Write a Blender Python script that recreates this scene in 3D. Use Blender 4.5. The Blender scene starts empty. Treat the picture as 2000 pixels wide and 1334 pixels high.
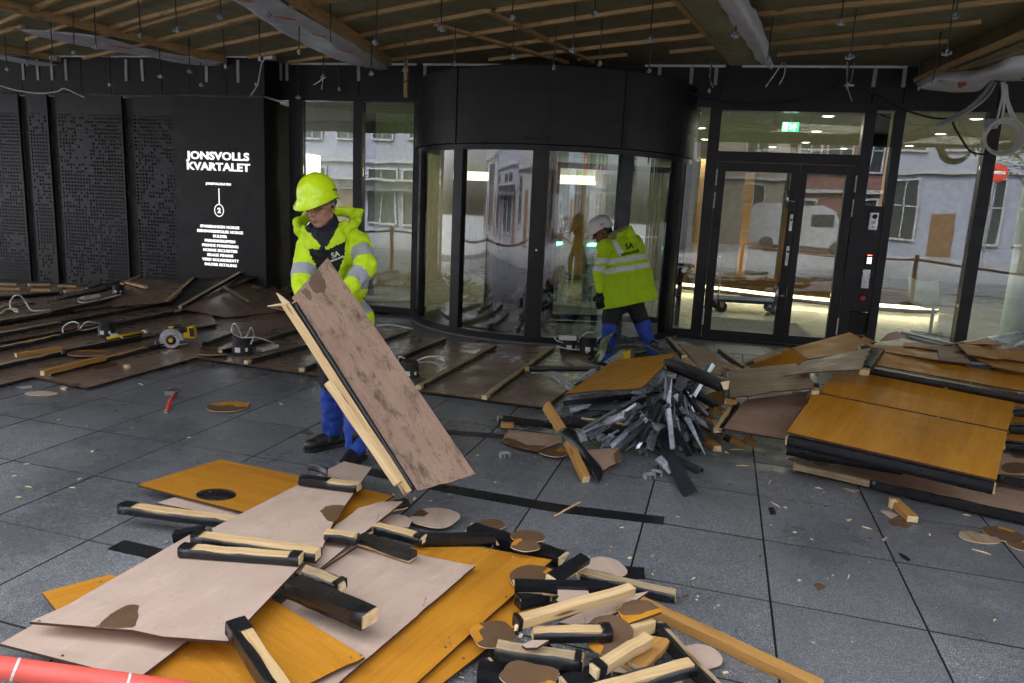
import bpy, bmesh, math, random
import numpy as np
from mathutils import Vector, Matrix, noise
SC = bpy.context.scene
COL = SC.collection
rnd = random.Random(7)

# ------------------------------------------------------------------ camera
FPX, PITCH, ROLL, CAMH = 1424.0, math.radians(10.574), math.radians(2.67), 1.65
cd = bpy.data.cameras.new("camera"); cam = bpy.data.objects.new("camera", cd); COL.objects.link(cam)
cd.sensor_width = 36.0; cd.lens = 36.0 * FPX / 2000.0; cd.clip_start = 0.05; cd.clip_end = 400
_cp, _sp, _cr, _sr = math.cos(PITCH), math.sin(PITCH), math.cos(ROLL), math.sin(ROLL)
_M = Matrix(((_cr, -_sr, 0), (_sr, _cr, 0), (0, 0, 1))) @ Matrix(((1, 0, 0), (0, -_sp, -_cp), (0, _cp, -_sp)))
_MT = _M.transposed()
_r = _MT @ Vector((1, 0, 0)); _up = _MT @ Vector((0, -1, 0)); _bk = _MT @ Vector((0, 0, -1))
cam.matrix_world = Matrix(((_r.x, _up.x, _bk.x, 0), (_r.y, _up.y, _bk.y, 0), (_r.z, _up.z, _bk.z, CAMH), (0, 0, 0, 1)))
SC.camera = cam
EYE = Vector((0, 0, CAMH))

# ------------------------------------------------------------------ world, sun, exposure
wd = bpy.data.worlds.new("World"); SC.world = wd; wd.use_nodes = True
nt = wd.node_tree; bg = nt.nodes["Background"]
sky = nt.nodes.new("ShaderNodeTexSky"); sky.sky_type = 'NISHITA'; sky.sun_disc = False
SUN_EL, SUN_AZ = math.radians(50), math.radians(-25)       # azimuth from +Y clockwise: the building stands between the sun and the forecourt
sky.sun_elevation = SUN_EL; sky.sun_rotation = SUN_AZ
sky.air_density = 1.0; sky.dust_density = 6.0; sky.ozone_density = 1.0
hs = nt.nodes.new("ShaderNodeHueSaturation"); hs.inputs["Saturation"].default_value = 0.22; nt.links.new(sky.outputs[0], hs.inputs["Color"]); nt.links.new(hs.outputs[0], bg.inputs[0]); bg.inputs[1].default_value = 0.15
sl = bpy.data.lights.new("sun", 'SUN'); sl.energy = 0.5; sl.angle = math.radians(12); sl.color = (1, 0.96, 0.9)
so = bpy.data.objects.new("sun", sl); COL.objects.link(so)
sd = Vector((math.sin(SUN_AZ) * math.cos(SUN_EL), math.cos(SUN_AZ) * math.cos(SUN_EL), math.sin(SUN_EL)))
so.rotation_euler = sd.to_track_quat('Z', 'Y').to_euler(); so.location = sd * 60
SC.view_settings.view_transform = 'Standard'; SC.view_settings.look = 'None'
SC.view_settings.exposure = 2.75; SC.view_settings.gamma = 1
SC.render.engine = 'CYCLES'
SC.cycles.max_bounces = 8; SC.cycles.transparent_max_bounces = 16; SC.cycles.caustics_reflective = False; SC.cycles.caustics_refractive = False
try: SC.cycles.use_denoising = True
except Exception: pass

# ------------------------------------------------------------------ geometry helpers
def ray(px, py): return _MT @ Vector(((px - 1000) / FPX, (py - 667) / FPX, 1))
def G(px, py, z=0.0):                       # point at height z seen at that place of the picture
    d = ray(px, py); return EYE + d * ((z - CAMH) / d.z)
def D(px, py, dist):                        # point at horizontal distance dist
    d = ray(px, py); return EYE + d * (dist / math.hypot(d.x, d.y))
YF = math.radians(12.2); FU = Vector((math.cos(YF), -math.sin(YF), 0)); FN = Vector((math.sin(YF), math.cos(YF), 0)); FP0 = Vector((2.827, 9.665, 0))
FM = Matrix(((FU.x, FN.x, 0, FP0.x), (FU.y, FN.y, 0, FP0.y), (0, 0, 1, 0), (0, 0, 0, 1)))   # facade frame: s along, off into the building, z up
def F(s, off, z): return FM @ Vector((s, off, z))
def FPp(px, py, off):                       # point of the plane parallel to the facade
    p0 = FP0 + FN * off; d = ray(px, py); return EYE + d * ((p0 - EYE).dot(FN) / d.dot(FN))
def FS(px, py, off): v = FM.inverted() @ FPp(px, py, off); return v.x, v.z
def meshobj(name, verts, faces, mats, parent=None, smooth=False, mi=None, M=None):
    me = bpy.data.meshes.new(name); me.from_pydata([tuple(v) for v in verts], [], faces)
    for m in (mats if isinstance(mats, (list, tuple)) else [mats]): me.materials.append(m)
    if mi is not None: me.polygons.foreach_set("material_index", mi)
    if smooth: me.polygons.foreach_set("use_smooth", [True] * len(me.polygons))
    me.update()
    o = bpy.data.objects.new(name, me); COL.objects.link(o)
    if parent is not None: o.parent = parent
    if M is not None: o.matrix_local = M
    return o
def thing(name, label, cat, loc=(0, 0, 0), M=None, group=None, kind=None):
    o = bpy.data.objects.new(name, None); COL.objects.link(o); o.empty_display_size = 0.1
    if M is not None: o.matrix_world = M
    else: o.location = loc
    return tag(o, label, cat, group, kind)
def tag(o, label=None, cat=None, group=None, kind=None):
    if label: o['label'] = label
    if cat: o['category'] = cat
    if group: o['group'] = group
    if kind: o['kind'] = kind
    return o
class MB:
    def __init__(s): s.v = []; s.f = []; s.m = []
    def add(s, vs, fs, m=0):
        n = len(s.v); s.v += [Vector(v) for v in vs]; s.f += [[i + n for i in f] for f in fs]; s.m += [m] * len(fs); return s
    def box(s, a, b, m=0, M=None):
        x0, y0, z0 = a; x1, y1, z1 = b
        vs = [Vector(p) for p in ((x0, y0, z0), (x1, y0, z0), (x1, y1, z0), (x0, y1, z0), (x0, y0, z1), (x1, y0, z1), (x1, y1, z1), (x0, y1, z1))]
        if M is not None: vs = [M @ v for v in vs]
        return s.add(vs, [[3, 2, 1, 0], [4, 5, 6, 7], [0, 1, 5, 4], [1, 2, 6, 5], [2, 3, 7, 6], [3, 0, 4, 7]], m)
    def tube(s, pts, r, n=8, m=0, caps=True):
        pts = [Vector(p) for p in pts]; rs = r if isinstance(r, (list, tuple)) else [r] * len(pts)
        base = len(s.v); ref = None
        for i, p in enumerate(pts):
            t = (pts[min(i + 1, len(pts) - 1)] - pts[max(i - 1, 0)])
            t = t.normalized() if t.length > 1e-9 else Vector((0, 0, 1))
            if ref is None: ref = Vector((0, 0, 1)) if abs(t.z) < .9 else Vector((1, 0, 0))
            a = (ref - t * ref.dot(t)).normalized(); b = t.cross(a); ref = a
            for k in range(n):
                an = 2 * math.pi * k / n; s.v.append(p + (a * math.cos(an) + b * math.sin(an)) * rs[i])
        for i in range(len(pts) - 1):
            for k in range(n):
                s.f.append([base + i * n + k, base + i * n + (k + 1) % n, base + (i + 1) * n + (k + 1) % n, base + (i + 1) * n + k]); s.m.append(m)
        if caps:
            s.f.append([base + k for k in range(n)][::-1]); s.m.append(m)
            e = base + (len(pts) - 1) * n; s.f.append([e + k for k in range(n)]); s.m.append(m)
        return s
    def lathe(s, prof, n=32, m=0, c=(0, 0), a0=0.0, a1=2 * math.pi, M=None):
        full = abs(a1 - a0 - 2 * math.pi) < 1e-6; cnt = n if full else n + 1; base = len(s.v)
        for r, z in prof:
            for k in range(cnt):
                an = a0 + (a1 - a0) * k / n; v = Vector((c[0] + r * math.cos(an), c[1] + r * math.sin(an), z)); s.v.append(M @ v if M is not None else v)
        for i in range(len(prof) - 1):
            for k in range(n):
                k2 = (k + 1) % cnt
                s.f.append([base + i * cnt + k, base + i * cnt + k2, base + (i + 1) * cnt + k2, base + (i + 1) * cnt + k]); s.m.append(m)
        return s
    def build(s, name, mats, parent=None, smooth=False, M=None): return meshobj(name, s.v, s.f, mats, parent, smooth, s.m, M)
def fr(s): return MB()
def catmull(pts, n=8):
    P = [Vector(p) for p in pts]; P = [P[0]] + P + [P[-1]]; out = []
    for i in range(1, len(P) - 2):
        for k in range(n):
            t = k / n; a, b, c, d = P[i - 1], P[i], P[i + 1], P[i + 2]
            out.append(.5 * ((2 * b) + (c - a) * t + (2 * a - 5 * b + 4 * c - d) * t * t + (3 * b - a - 3 * c + d) * t ** 3))
    out.append(P[-2]); return out

# ------------------------------------------------------------------ materials
class NT:
    def __init__(s, name):
        s.m = bpy.data.materials.new(name); s.m.use_nodes = True; s.t = s.m.node_tree; s.p = s.t.nodes["Principled BSDF"]; s.out = s.t.nodes["Material Output"]
        s.tc = s.t.nodes.new("ShaderNodeTexCoord")
    def n(s, ty, **k):
        nd = s.t.nodes.new("ShaderNode" + ty)
        for a, b in k.items():
            if a.startswith("i_"):
                key = a[2:]; nd.inputs[int(key) if key.isdigit() else key.replace("_", " ")].default_value = b
            else: setattr(nd, a, b)
        return nd
    def l(s, a, b): s.t.links.new(a, b)
    def vec(s, scale=(1, 1, 1), coord="Object", rot=(0, 0, 0)):
        mp = s.n("Mapping"); mp.inputs["Scale"].default_value = scale; mp.inputs["Rotation"].default_value = rot; s.l(s.tc.outputs[coord], mp.inputs[0])
        oi = s.n("ObjectInfo"); ad = s.n("VectorMath", operation='MULTIPLY_ADD'); s.l(oi.outputs["Random"], ad.inputs[0]); ad.inputs[1].default_value = (37, 23, 11); s.l(mp.outputs[0], ad.inputs[2])
        return ad.outputs[0]
    def noise(s, v, scale=5, detail=4, rough=.55, dist=0):
        nd = s.n("TexNoise"); nd.inputs["Scale"].default_value = scale; nd.inputs["Detail"].default_value = detail; nd.inputs["Roughness"].default_value = rough; nd.inputs["Distortion"].default_value = dist
        s.l(v, nd.inputs["Vector"]); return nd.outputs["Fac"]
    def ramp(s, fac, stops):
        r = s.n("ValToRGB"); e = r.color_ramp.elements
        while len(e) < len(stops): e.new(.5)
        for el, (p, c) in zip(e, stops): el.position = p; el.color = (c + (1,)) if isinstance(c, tuple) else (c, c, c, 1)
        s.l(fac, r.inputs[0]); return r.outputs[0]
    def mix(s, fac, a, b, mode='MIX'):
        m = s.n("Mix", data_type='RGBA', blend_type=mode)
        for sock, x in ((m.inputs[0], fac), (m.inputs[6], a), (m.inputs[7], b)):
            if hasattr(x, 'is_linked'): s.l(x, sock)
            else: sock.default_value = x if not isinstance(x, tuple) else (x + (1,) if len(x) == 3 else x)
        return m.outputs[2]
    def bump(s, h, strength=.3, dist=.01):
        b = s.n("Bump"); b.inputs["Strength"].default_value = strength; b.inputs["Distance"].default_value = dist; s.l(h, b.inputs["Height"]); s.l(b.outputs[0], s.p.inputs["Normal"])
    def set(s, col=None, rough=None, metal=None, spec=None, **k):
        for key, x in (("Base Color", col), ("Roughness", rough), ("Metallic", metal), ("Specular IOR Level", spec)):
            if x is None: continue
            if hasattr(x, 'is_linked'): s.l(x, s.p.inputs[key])
            else: s.p.inputs[key].default_value = (x + (1,)) if isinstance(x, tuple) else x
        return s
def plain(name, col, rough=.5, metal=0, spec=.5, var=.15, sc=6, bump=0, bsc=60):
    t = NT(name); v = t.vec(); f = t.noise(v, sc, 5)
    lo = tuple(c * (1 - var) for c in col); hi = tuple(min(1, c * (1 + var)) for c in col)
    t.set(t.ramp(f, [(.3, lo), (.7, hi)]), t.ramp(t.noise(v, sc * 2.3, 3), [(.3, max(.02, rough - .08)), (.7, min(1, rough + .08))]), metal, spec)
    if bump: t.bump(t.noise(v, bsc, 3), bump, .004)
    return t.m
def emis(name, col, st):
    t = NT(name); t.set((.8, .8, .8), .5); t.p.inputs["Emission Color"].default_value = col + (1,); t.p.inputs["Emission Strength"].default_value = st; return t.m
def timber(name, lo, hi, knot=(.2, .09, .03), rough=.65, grey=0.0):
    t = NT(name); v = t.vec((1.2, 22, 22)); g = t.noise(v, 3, 6, .6, .6)
    c = t.ramp(g, [(.3, lo), (.52, tuple((a + b) / 2 for a, b in zip(lo, hi))), (.7, hi)])
    kv = t.vec((1.5, 9, 9)); vo = t.n("TexVoronoi"); vo.inputs["Scale"].default_value = 2.2; t.l(kv, vo.inputs["Vector"])
    kf = t.ramp(vo.outputs["Distance"], [(.10, 1.0), (.2, 0.0)])
    c = t.mix(kf, c, knot)
    d = t.ramp(t.noise(t.vec((1, 1, 1)), 7, 5, .65), [(.5, 0.0), (.78, .75)])
    c = t.mix(d, c, (.16, .13, .10)) if grey else t.mix(t.ramp(t.noise(t.vec(), 5, 5), [(.6, 0.0), (.85, .4)]), c, tuple(x * .5 for x in lo))
    t.set(c, rough); t.bump(g, .25, .004); return t.m

def m_paving():
    t = NT("granite"); v = t.vec()
    f1 = t.noise(v, 190, 3, .6); f2 = t.noise(v, 70, 3, .6); f3 = t.noise(v, 1.3, 5, .6); f4 = t.noise(v, 9, 5, .65)
    c = t.ramp(f1, [(.34, (.046, .049, .055)), (.5, (.165, .173, .187)), (.66, (.54, .56, .59))])
    c = t.mix(t.ramp(f2, [(.38, .55), (.58, 0.0)]), c, (.07, .074, .081))
    sc1 = t.noise(t.vec((2, 38, 1), rot=(0, 0, .6)), 2.2, 5, .7); sc2 = t.noise(t.vec((30, 3, 1), rot=(0, 0, -.35)), 2.0, 5, .7)
    c = t.mix(t.ramp(sc1, [(.66, 0.0), (.75, .35)]), c, (.30, .30, .31)); c = t.mix(t.ramp(sc2, [(.68, 0.0), (.77, .3)]), c, (.26, .26, .27)); c = t.mix(t.ramp(t.noise(v, 5, 6, .75), [(.60, 0.0), (.72, .5)]), c, (.03, .031, .034))
    wet = t.ramp(f3, [(.40, 0.0), (.62, 1.0)])
    c = t.mix(t.ramp(f3, [(.38, 0.0), (.7, .55)]), c, (.055, .059, .065))
    c = t.mix(t.ramp(f4, [(.62, 0.0), (.8, .35)]), c, (.20, .20, .205))
    oi = t.n("NewGeometry"); c = t.mix(t.ramp(oi.outputs["Random Per Island"], [(0.0, 0.0), (1.0, .35)]), c, (.10, .105, .115))
    ro = t.mix(wet, t.ramp(f4, [(.3, .42), (.7, .62)]), t.ramp(f4, [(.3, .16), (.7, .34)]))
    t.set(c, ro, 0, .5); t.bump(f1, .12, .002); return t.m
def m_glass(name, tint=(.86, .9, .88), base=.10, ior=1.5, rough=0.0):
    t = NT(name); t.t.nodes.remove(t.p)
    tr = t.n("BsdfTransparent"); tr.inputs[0].default_value = tint + (1,)
    gl = t.n("BsdfGlossy"); gl.inputs["Roughness"].default_value = rough; gl.inputs[0].default_value = (.95, .97, 1, 1)
    fz = t.n("Fresnel"); fz.inputs[0].default_value = ior
    ma = t.n("MapRange"); ma.inputs["From Min"].default_value = 0; ma.inputs["From Max"].default_value = 1; ma.inputs["To Min"].default_value = base; ma.inputs["To Max"].default_value = 1; t.l(fz.outputs[0], ma.inputs[0])
    v = t.vec((1, 1, 1)); nz = t.noise(v, .9, 2); bp = t.n("Bump"); bp.inputs["Strength"].default_value = .035; bp.inputs["Distance"].default_value = .05; t.l(nz, bp.inputs["Height"]); t.l(bp.outputs[0], gl.inputs["Normal"])
    mx = t.n("MixShader"); t.l(ma.outputs[0], mx.inputs[0]); t.l(tr.outputs[0], mx.inputs[1]); t.l(gl.outputs[0], mx.inputs[2]); t.l(mx.outputs[0], t.out.inputs[0]); return t.m
def m_veneer(name, lo, hi, rough=.3):
    t = NT(name); v = t.vec((1.0, 14, 14)); g = t.noise(v, 1.6, 6, .6, .8); b = t.noise(t.vec((.5, 3, 3)), 1.1, 3, .5, .5); k = t.noise(t.vec((3, 90, 90)), 1.2, 3, .6)
    c = t.ramp(g, [(.3, lo), (.7, hi)])
    c = t.mix(t.ramp(b, [(.55, 0.0), (.78, .6)]), c, tuple(x * .55 for x in lo)); c = t.mix(t.ramp(k, [(.5, 0.0), (.8, .22)]), c, tuple(x * .5 for x in lo))
    c = t.mix(t.ramp(t.noise(t.vec(), 45, 3), [(.66, 0.0), (.76, .35)]), c, (.75, .6, .4))
    c = t.mix(t.ramp(t.noise(t.vec((2, 30, 30), rot=(0, 0, .9)), 2, 5, .7), [(.66, 0.0), (.74, .3)]), c, (.62, .48, .30)); c = t.mix(t.ramp(t.noise(t.vec(), 2.3, 6, .75), [(.58, 0.0), (.72, .3)]), c, tuple(x * .5 for x in lo))
    t.set(c, t.ramp(t.noise(t.vec(), 8, 4), [(.3, rough - .07), (.7, rough + .15)]), 0, .3); t.bump(k, .05, .002); return t.m
def m_backing(name, a, b, dirt=(.05, .035, .03), amt=.5, wet=False):
    t = NT(name); v = t.vec(); f = t.noise(v, 2.2, 6, .65)
    c = t.ramp(f, [(.3, a), (.7, b)])
    c = t.mix(t.ramp(t.noise(t.vec((1, 4, 1), rot=(0, 0, .5)), 3.1, 6, .75, .6), [(.52, 0.0), (.72, .35)]), c, tuple(min(1, x * 1.35) for x in b)); c = t.mix(t.ramp(t.noise(t.vec((1.4, 1.4, 1)), 1.7, 5, .7, .8), [(.55, 0.0), (.66, .28)]), c, tuple(x * .6 for x in a))
    sp = t.noise(t.vec((6, 25, 25)), 3, 5, .7); c = t.mix(t.ramp(sp, [(.62, 0.0), (.74, amt)]), c, dirt)
    c = t.mix(t.ramp(t.noise(v, 70, 2), [(.68, 0.0), (.74, amt)]), c, dirt)
    c = t.mix(t.ramp(t.noise(v, 6, 5, .7), [(.5, 0.0), (.75, amt * .6)]), c, tuple(x * .62 for x in a))
    t.set(c, t.ramp(t.noise(v, 3, 4), [(.35, .14 if wet else .5), (.65, .55 if wet else .75)]), 0, .5); t.bump(t.noise(v, 30, 4), .08, .003); return t.m
def m_carried():
    t = NT("carried_backing"); v = t.vec(); c = t.ramp(t.noise(v, 2.2, 6, .65), [(.3, (.25, .155, .105)), (.7, (.36, .235, .165))])
    st = t.noise(t.vec((1.6, 22, 22)), 2.4, 6, .72, .4); c = t.mix(t.ramp(st, [(.45, 0.0), (.75, .55)]), c, (.16, .10, .065)); bl = t.noise(t.vec((3.4, 9, 9)), 1.8, 8, .8, .3); c = t.mix(t.ramp(bl, [(.50, 0.0), (.66, .9)]), c, (.035, .025, .02))
    c = t.mix(t.ramp(t.noise(v, 90, 2), [(.64, 0.0), (.72, .6)]), c, (.05, .035, .025)); t.set(c, .7); t.bump(st, .15, .003); return t.m
def m_perf():
    t = NT("perforated_sheet"); mp = t.n("Mapping"); t.l(t.tc.outputs["Object"], mp.inputs[0])
    sx = t.n("SeparateXYZ"); t.l(mp.outputs[0], sx.inputs[0]); P = .052
    def cell(o):
        d = t.n("Math", operation='DIVIDE'); t.l(o, d.inputs[0]); d.inputs[1].default_value = P
        fl = t.n("Math", operation='FLOOR'); t.l(d.outputs[0], fl.inputs[0]); frc = t.n("Math", operation='SUBTRACT'); t.l(d.outputs[0], frc.inputs[0]); t.l(fl.outputs[0], frc.inputs[1])
        c = t.n("Math", operation='SUBTRACT'); t.l(frc.outputs[0], c.inputs[0]); c.inputs[1].default_value = .5; return fl.outputs[0], c.outputs[0]
    ix, fx = cell(sx.outputs[0]); iz, fz = cell(sx.outputs[2])
    cv = t.n("CombineXYZ"); t.l(fx, cv.inputs[0]); t.l(fz, cv.inputs[1]); ln = t.n("VectorMath", operation='LENGTH'); t.l(cv.outputs[0], ln.inputs[0])
    ci = t.n("CombineXYZ"); t.l(ix, ci.inputs[0]); t.l(iz, ci.inputs[2])
    wn = t.n("TexWhiteNoise"); t.l(ci.outputs[0], wn.inputs["Vector"])
    nz = t.n("TexNoise"); nz.inputs["Scale"].default_value = .085; nz.inputs["Detail"].default_value = 3; t.l(ci.outputs[0], nz.inputs["Vector"])
    ad = t.n("Math", operation='MULTIPLY_ADD'); t.l(wn.outputs["Value"], ad.inputs[0]); ad.inputs[1].default_value = .28; t.l(nz.outputs["Fac"], ad.inputs[2])
    on = t.n("Math", operation='GREATER_THAN'); t.l(ad.outputs[0], on.inputs[0]); on.inputs[1].default_value = .56
    # keep the top strip of each sheet solid
    hz = t.n("Math", operation='LESS_THAN'); t.l(sx.outputs[2], hz.inputs[0]); hz.inputs[1].default_value = 2.68
    rr = t.n("Math", operation='LESS_THAN'); t.l(ln.outputs["Value"], rr.inputs[0]); rr.inputs[1].default_value = .34
    m1 = t.n("Math", operation='MULTIPLY'); t.l(on.outputs[0], m1.inputs[0]); t.l(rr.outputs[0], m1.inputs[1]); m2 = t.n("Math", operation='MULTIPLY'); t.l(m1.outputs[0], m2.inputs[0]); t.l(hz.outputs[0], m2.inputs[1])
    t.set((.020, .021, .025), .42, .3); tr = t.n("BsdfTransparent"); mx = t.n("MixShader"); t.l(m2.outputs[0], mx.inputs[0]); t.l(t.p.outputs[0], mx.inputs[1]); t.l(tr.outputs[0], mx.inputs[2]); t.l(mx.outputs[0], t.out.inputs[0]); return t.m
def m_galv():
    t = NT("galvanised"); v = t.vec(); vo = t.n("TexVoronoi"); vo.inputs["Scale"].default_value = 40; t.l(v, vo.inputs["Vector"])
    c = t.ramp(vo.outputs["Distance"], [(0.0, (.30, .335, .385)), (.7, (.58, .63, .70))]); c = t.mix(t.ramp(t.noise(v, 4, 4), [(.45, 0.0), (.66, .7)]), c, (.11, .125, .145))
    t.set(c, t.ramp(t.noise(v, 9, 4), [(.3, .24), (.7, .45)]), .62); t.bump(t.noise(v, 14, 3), .12, .006); return t.m
def m_cloth(name, col, dirt=.3, rough=.7):
    t = NT(name); v = t.vec(); n1 = t.noise(v, 7, 5, .6, 1.2); n2 = t.noise(v, 22, 4, .6, .8); d = t.noise(v, 3.2, 6, .75)
    c = t.ramp(n2, [(.3, tuple(x * .9 for x in col)), (.7, col)]); c = t.mix(t.ramp(d, [(.6, 0.0), (.74, dirt)]), c, (.05, .05, .03))
    t.set(c, rough, 0, .35); t.bump(n1, .55, .03)
    return t.m
MT = dict(
 paving=m_paving(), joint=plain("joint_sand", (.028, .028, .029), .9), clad=plain("dark_cladding", (.0075, .008, .0105), .45, .2, .5, .1, 2), frame=plain("anodised_frame", (.011, .0115, .0155), .4, .25, .5, .1, 3),
 dark=plain("recess_black", (.004, .004, .005), .6), glass=m_glass("glazing"), dglass=m_glass("curved_glazing", (.80, .85, .82), .12, 1.5, .03), perf=m_perf(),
 ceilwood=timber("soffit_timber", (.36, .22, .085), (.58, .385, .18)), pine=timber("pine", (.50, .32, .14), (.72, .53, .29)), oldpine=timber("weathered_pine", (.30, .21, .11), (.52, .40, .24), grey=1.0), orangepine=timber("stained_pine", (.34, .16, .035), (.52, .28, .08)), cut=plain("end_grain", (.72, .56, .34), .75, 0, .3, .15, 30),
 wool=m_backing("mineral_wool", (.19, .165, .085), (.29, .26, .145), (.07, .06, .03), .7), osb=m_backing("brown_board", (.085, .06, .03), (.14, .10, .05)),
 tyv=plain("white_membrane", (.60, .60, .64), .5, 0, .5, .15, 5, .3, 9), red=plain("red_print", (.6, .05, .03), .6), white=plain("white_plastic", (.72, .72, .70), .4), grey=plain("grey_plastic", (.35, .36, .38), .45),
 black=plain("black_membrane", (.010, .0105, .013), .33, 0, .5, .3, 14, .35, 16), blackmat=plain("black_rubber", (.012, .012, .013), .6), pink=m_backing("pink_backing", (.445, .325, .255), (.53, .40, .325), amt=.35), pinkdirty=m_backing("dirty_backing", (.33, .21, .145), (.45, .30, .215), amt=.95),
 orange=m_veneer("orange_veneer", (.47, .185, .015), (.585, .265, .024), .45), orangedk=m_veneer("amber_veneer", (.36, .145, .012), (.46, .20, .018), .42), greyven=m_veneer("weathered_veneer", (.27, .175, .095), (.42, .33, .24), .4),
 carried=m_carried(), galvdark=plain("dark_zinc", (.05, .055, .066), .38, .5), foil=plain("foil", (.42, .42, .45), .3, .5, .5, .3, 9), brown=m_backing("brown_fibre", (.095, .050, .024), (.15, .085, .042), (.05, .03, .018), .6), matbrown=m_backing("wet_brown_backing", (.185, .125, .092), (.28, .195, .148), (.035, .022, .016), .7, True), edge=plain("board_edge", (.06, .025, .014), .7), galv=m_galv(), steel=plain("steel", (.5, .5, .52), .3, .9),
 cable=plain("white_cable", (.66, .66, .63), .45), yel=plain("tool_yellow", (.75, .46, .01), .4), hiv=m_cloth("hi_vis_yellow", (.58, .82, .014), .35), hivb=m_cloth("hi_vis_lime", (.46, .71, .008), .2), helm=plain("helmet_yellow", (.62, .88, .01), .3, 0, .5, .05), helmw=plain("helmet_white", (.62, .6, .6), .35), refl=m_cloth("reflective_tape", (.36, .38, .42), .0, .35), reflw=m_cloth("bright_reflective_tape", (.70, .70, .76), .0, .35),
 navy=m_cloth("navy_cloth", (.010, .011, .022), 0), blackcloth=m_cloth("black_cloth", (.010, .010, .012), 0), blue=m_cloth("work_blue", (.022, .065, .36), .35), skin=plain("skin", (.42, .22, .155), .5, 0, .4, .12, 25), skind=plain("tan_skin", (.20, .095, .06), .5, 0, .4, .12, 25), lip=plain("lip", (.22, .06, .05), .5), hair=plain("grey_hair", (.10, .095, .09), .7), dhair=plain("dark_hair", (.012, .009, .008), .6), boot=plain("boot_leather", (.012, .012, .014), .4, 0, .5, .3, 18, .3, 30), eye=plain("eye", (.02, .015, .012), .15), lens=m_glass("lens", (.75, .75, .75), .1),
 tape=plain("red_barrier", (.85, .13, .10), .4), post=plain("orange_post", (.75, .12, .02), .5), letter=emis("lit_letters", (1, 1, 1), .18),
 lobfloor=plain("lobby_floor", (.36, .37, .32), .22, 0, .5, .06, 1), lobceil=plain("lobby_ceiling", (.40, .37, .29), .8), lobwall=plain("lobby_wall", (.42, .38, .30), .8), oak=m_veneer("oak", (.40, .21, .06), (.55, .32, .11)), dwood=m_veneer("dark_oak", (.10, .05, .02), (.17, .09, .035)), led=emis("warm_led", (1, .80, .42), 1.8), down=emis("downlight", (1, .93, .78), 5), green=emis("exit_green", (.02, .42, .12), 1.0), glow=emis("lit_bulkhead", (1, .86, .45), .45),
 asphalt=plain("street_asphalt", (.2, .205, .215), .35, 0, .5, .25, .6), houseA=plain("lilac_render", (.19, .20, .25), .8), houseB=plain("white_render", (.22, .22, .23), .8), houseC=plain("red_render", (.12, .055, .048), .8), houseD=plain("cream_render", (.18, .16, .13), .8), win=plain("dark_window", (.03, .035, .04), .1), roof=plain("slate_roof", (.05, .05, .06), .6), wdoor=plain("wood_door", (.12, .06, .025), .5), vanw=plain("van_white", (.24, .24, .25), .3), trim=plain("house_trim", (.24, .24, .25), .7), tyre=plain("tyre", (.015, .015, .016), .8), leaf=plain("foliage", (.04, .07, .02), .7), bark=plain("bark", (.08, .06, .045), .9), palestone=plain("pale_granite", (.36, .37, .39), .4, 0, .5, .2, 60), galvdk=plain("grey_plinth", (.12, .12, .13), .6),
)
# ================================================================== SETTING
meshobj("street", [(-90, -90, -.03), (90, -90, -.03), (90, 90, -.03), (-90, 90, -.03)], [[0, 1, 2, 3]], MT['asphalt'])['kind'] = 'structure'
def paving():
    b = MB(); eA = Vector((.172, .612, 0)); eB = Vector((.594, -.176, 0)); O = Vector((1.354, 3.548, 0)); g = .003
    uA, uB = eA.normalized() * g, eB.normalized() * g
    for i in range(-14, 15):
        for j in range(-24, 20):
            p = O + eA * i + eB * j
            if not (-1.2 < p.y < 13.5 and (p - FP0).dot(FN) < -.2 and -13 < p.x < 10): continue
            dz = rnd.uniform(-.0012, .0012); tl = [rnd.uniform(-.0008, .0008) for _ in range(4)]
            c = [p + uA + uB, p + eB + uA - uB, p + eA + eB - uA - uB, p + eA - uA + uB]
            top = [q + Vector((0, 0, dz + t)) for q, t in zip(c, tl)]; ins = (top[0] + top[1] + top[2] + top[3]) / 4
            tp = [q + (ins - q).normalized() * .003 for q in top]; md = [q - Vector((0, 0, .003)) for q in top]; bt = [q - Vector((0, 0, .025)) for q in top]
            vs = tp + md + bt; fs = [[0, 1, 2, 3]] + [[a + k + 4, a + (k + 1) % 4 + 4, a + (k + 1) % 4, a + k] for a in (0, 4) for k in range(4)]
            b.add(vs, fs); b.m[-8:] = [1] * 8
    b.build("paving", [MT['paving'], MT['joint']])['kind'] = 'structure'
    meshobj("paving_bed", [(-15, -1.4, -.012), (12, -1.4, -.012), (12, 16, -.012), (-15, 16, -.012)], [[0, 1, 2, 3]], MT['joint'])['kind'] = 'structure'
    m = MB()                                             # paler slabs in front of the entrance doors
    for k in range(8):
        s = -1.35 + k * .61
        for r in range(2): m.box((s + .004, -.95 + r * .42, -.004), (s + .606, -.95 + r * .42 + .412, .006))
    m.build("entrance_paving", MT['palestone'], M=FM)['kind'] = 'structure'
paving()

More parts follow.
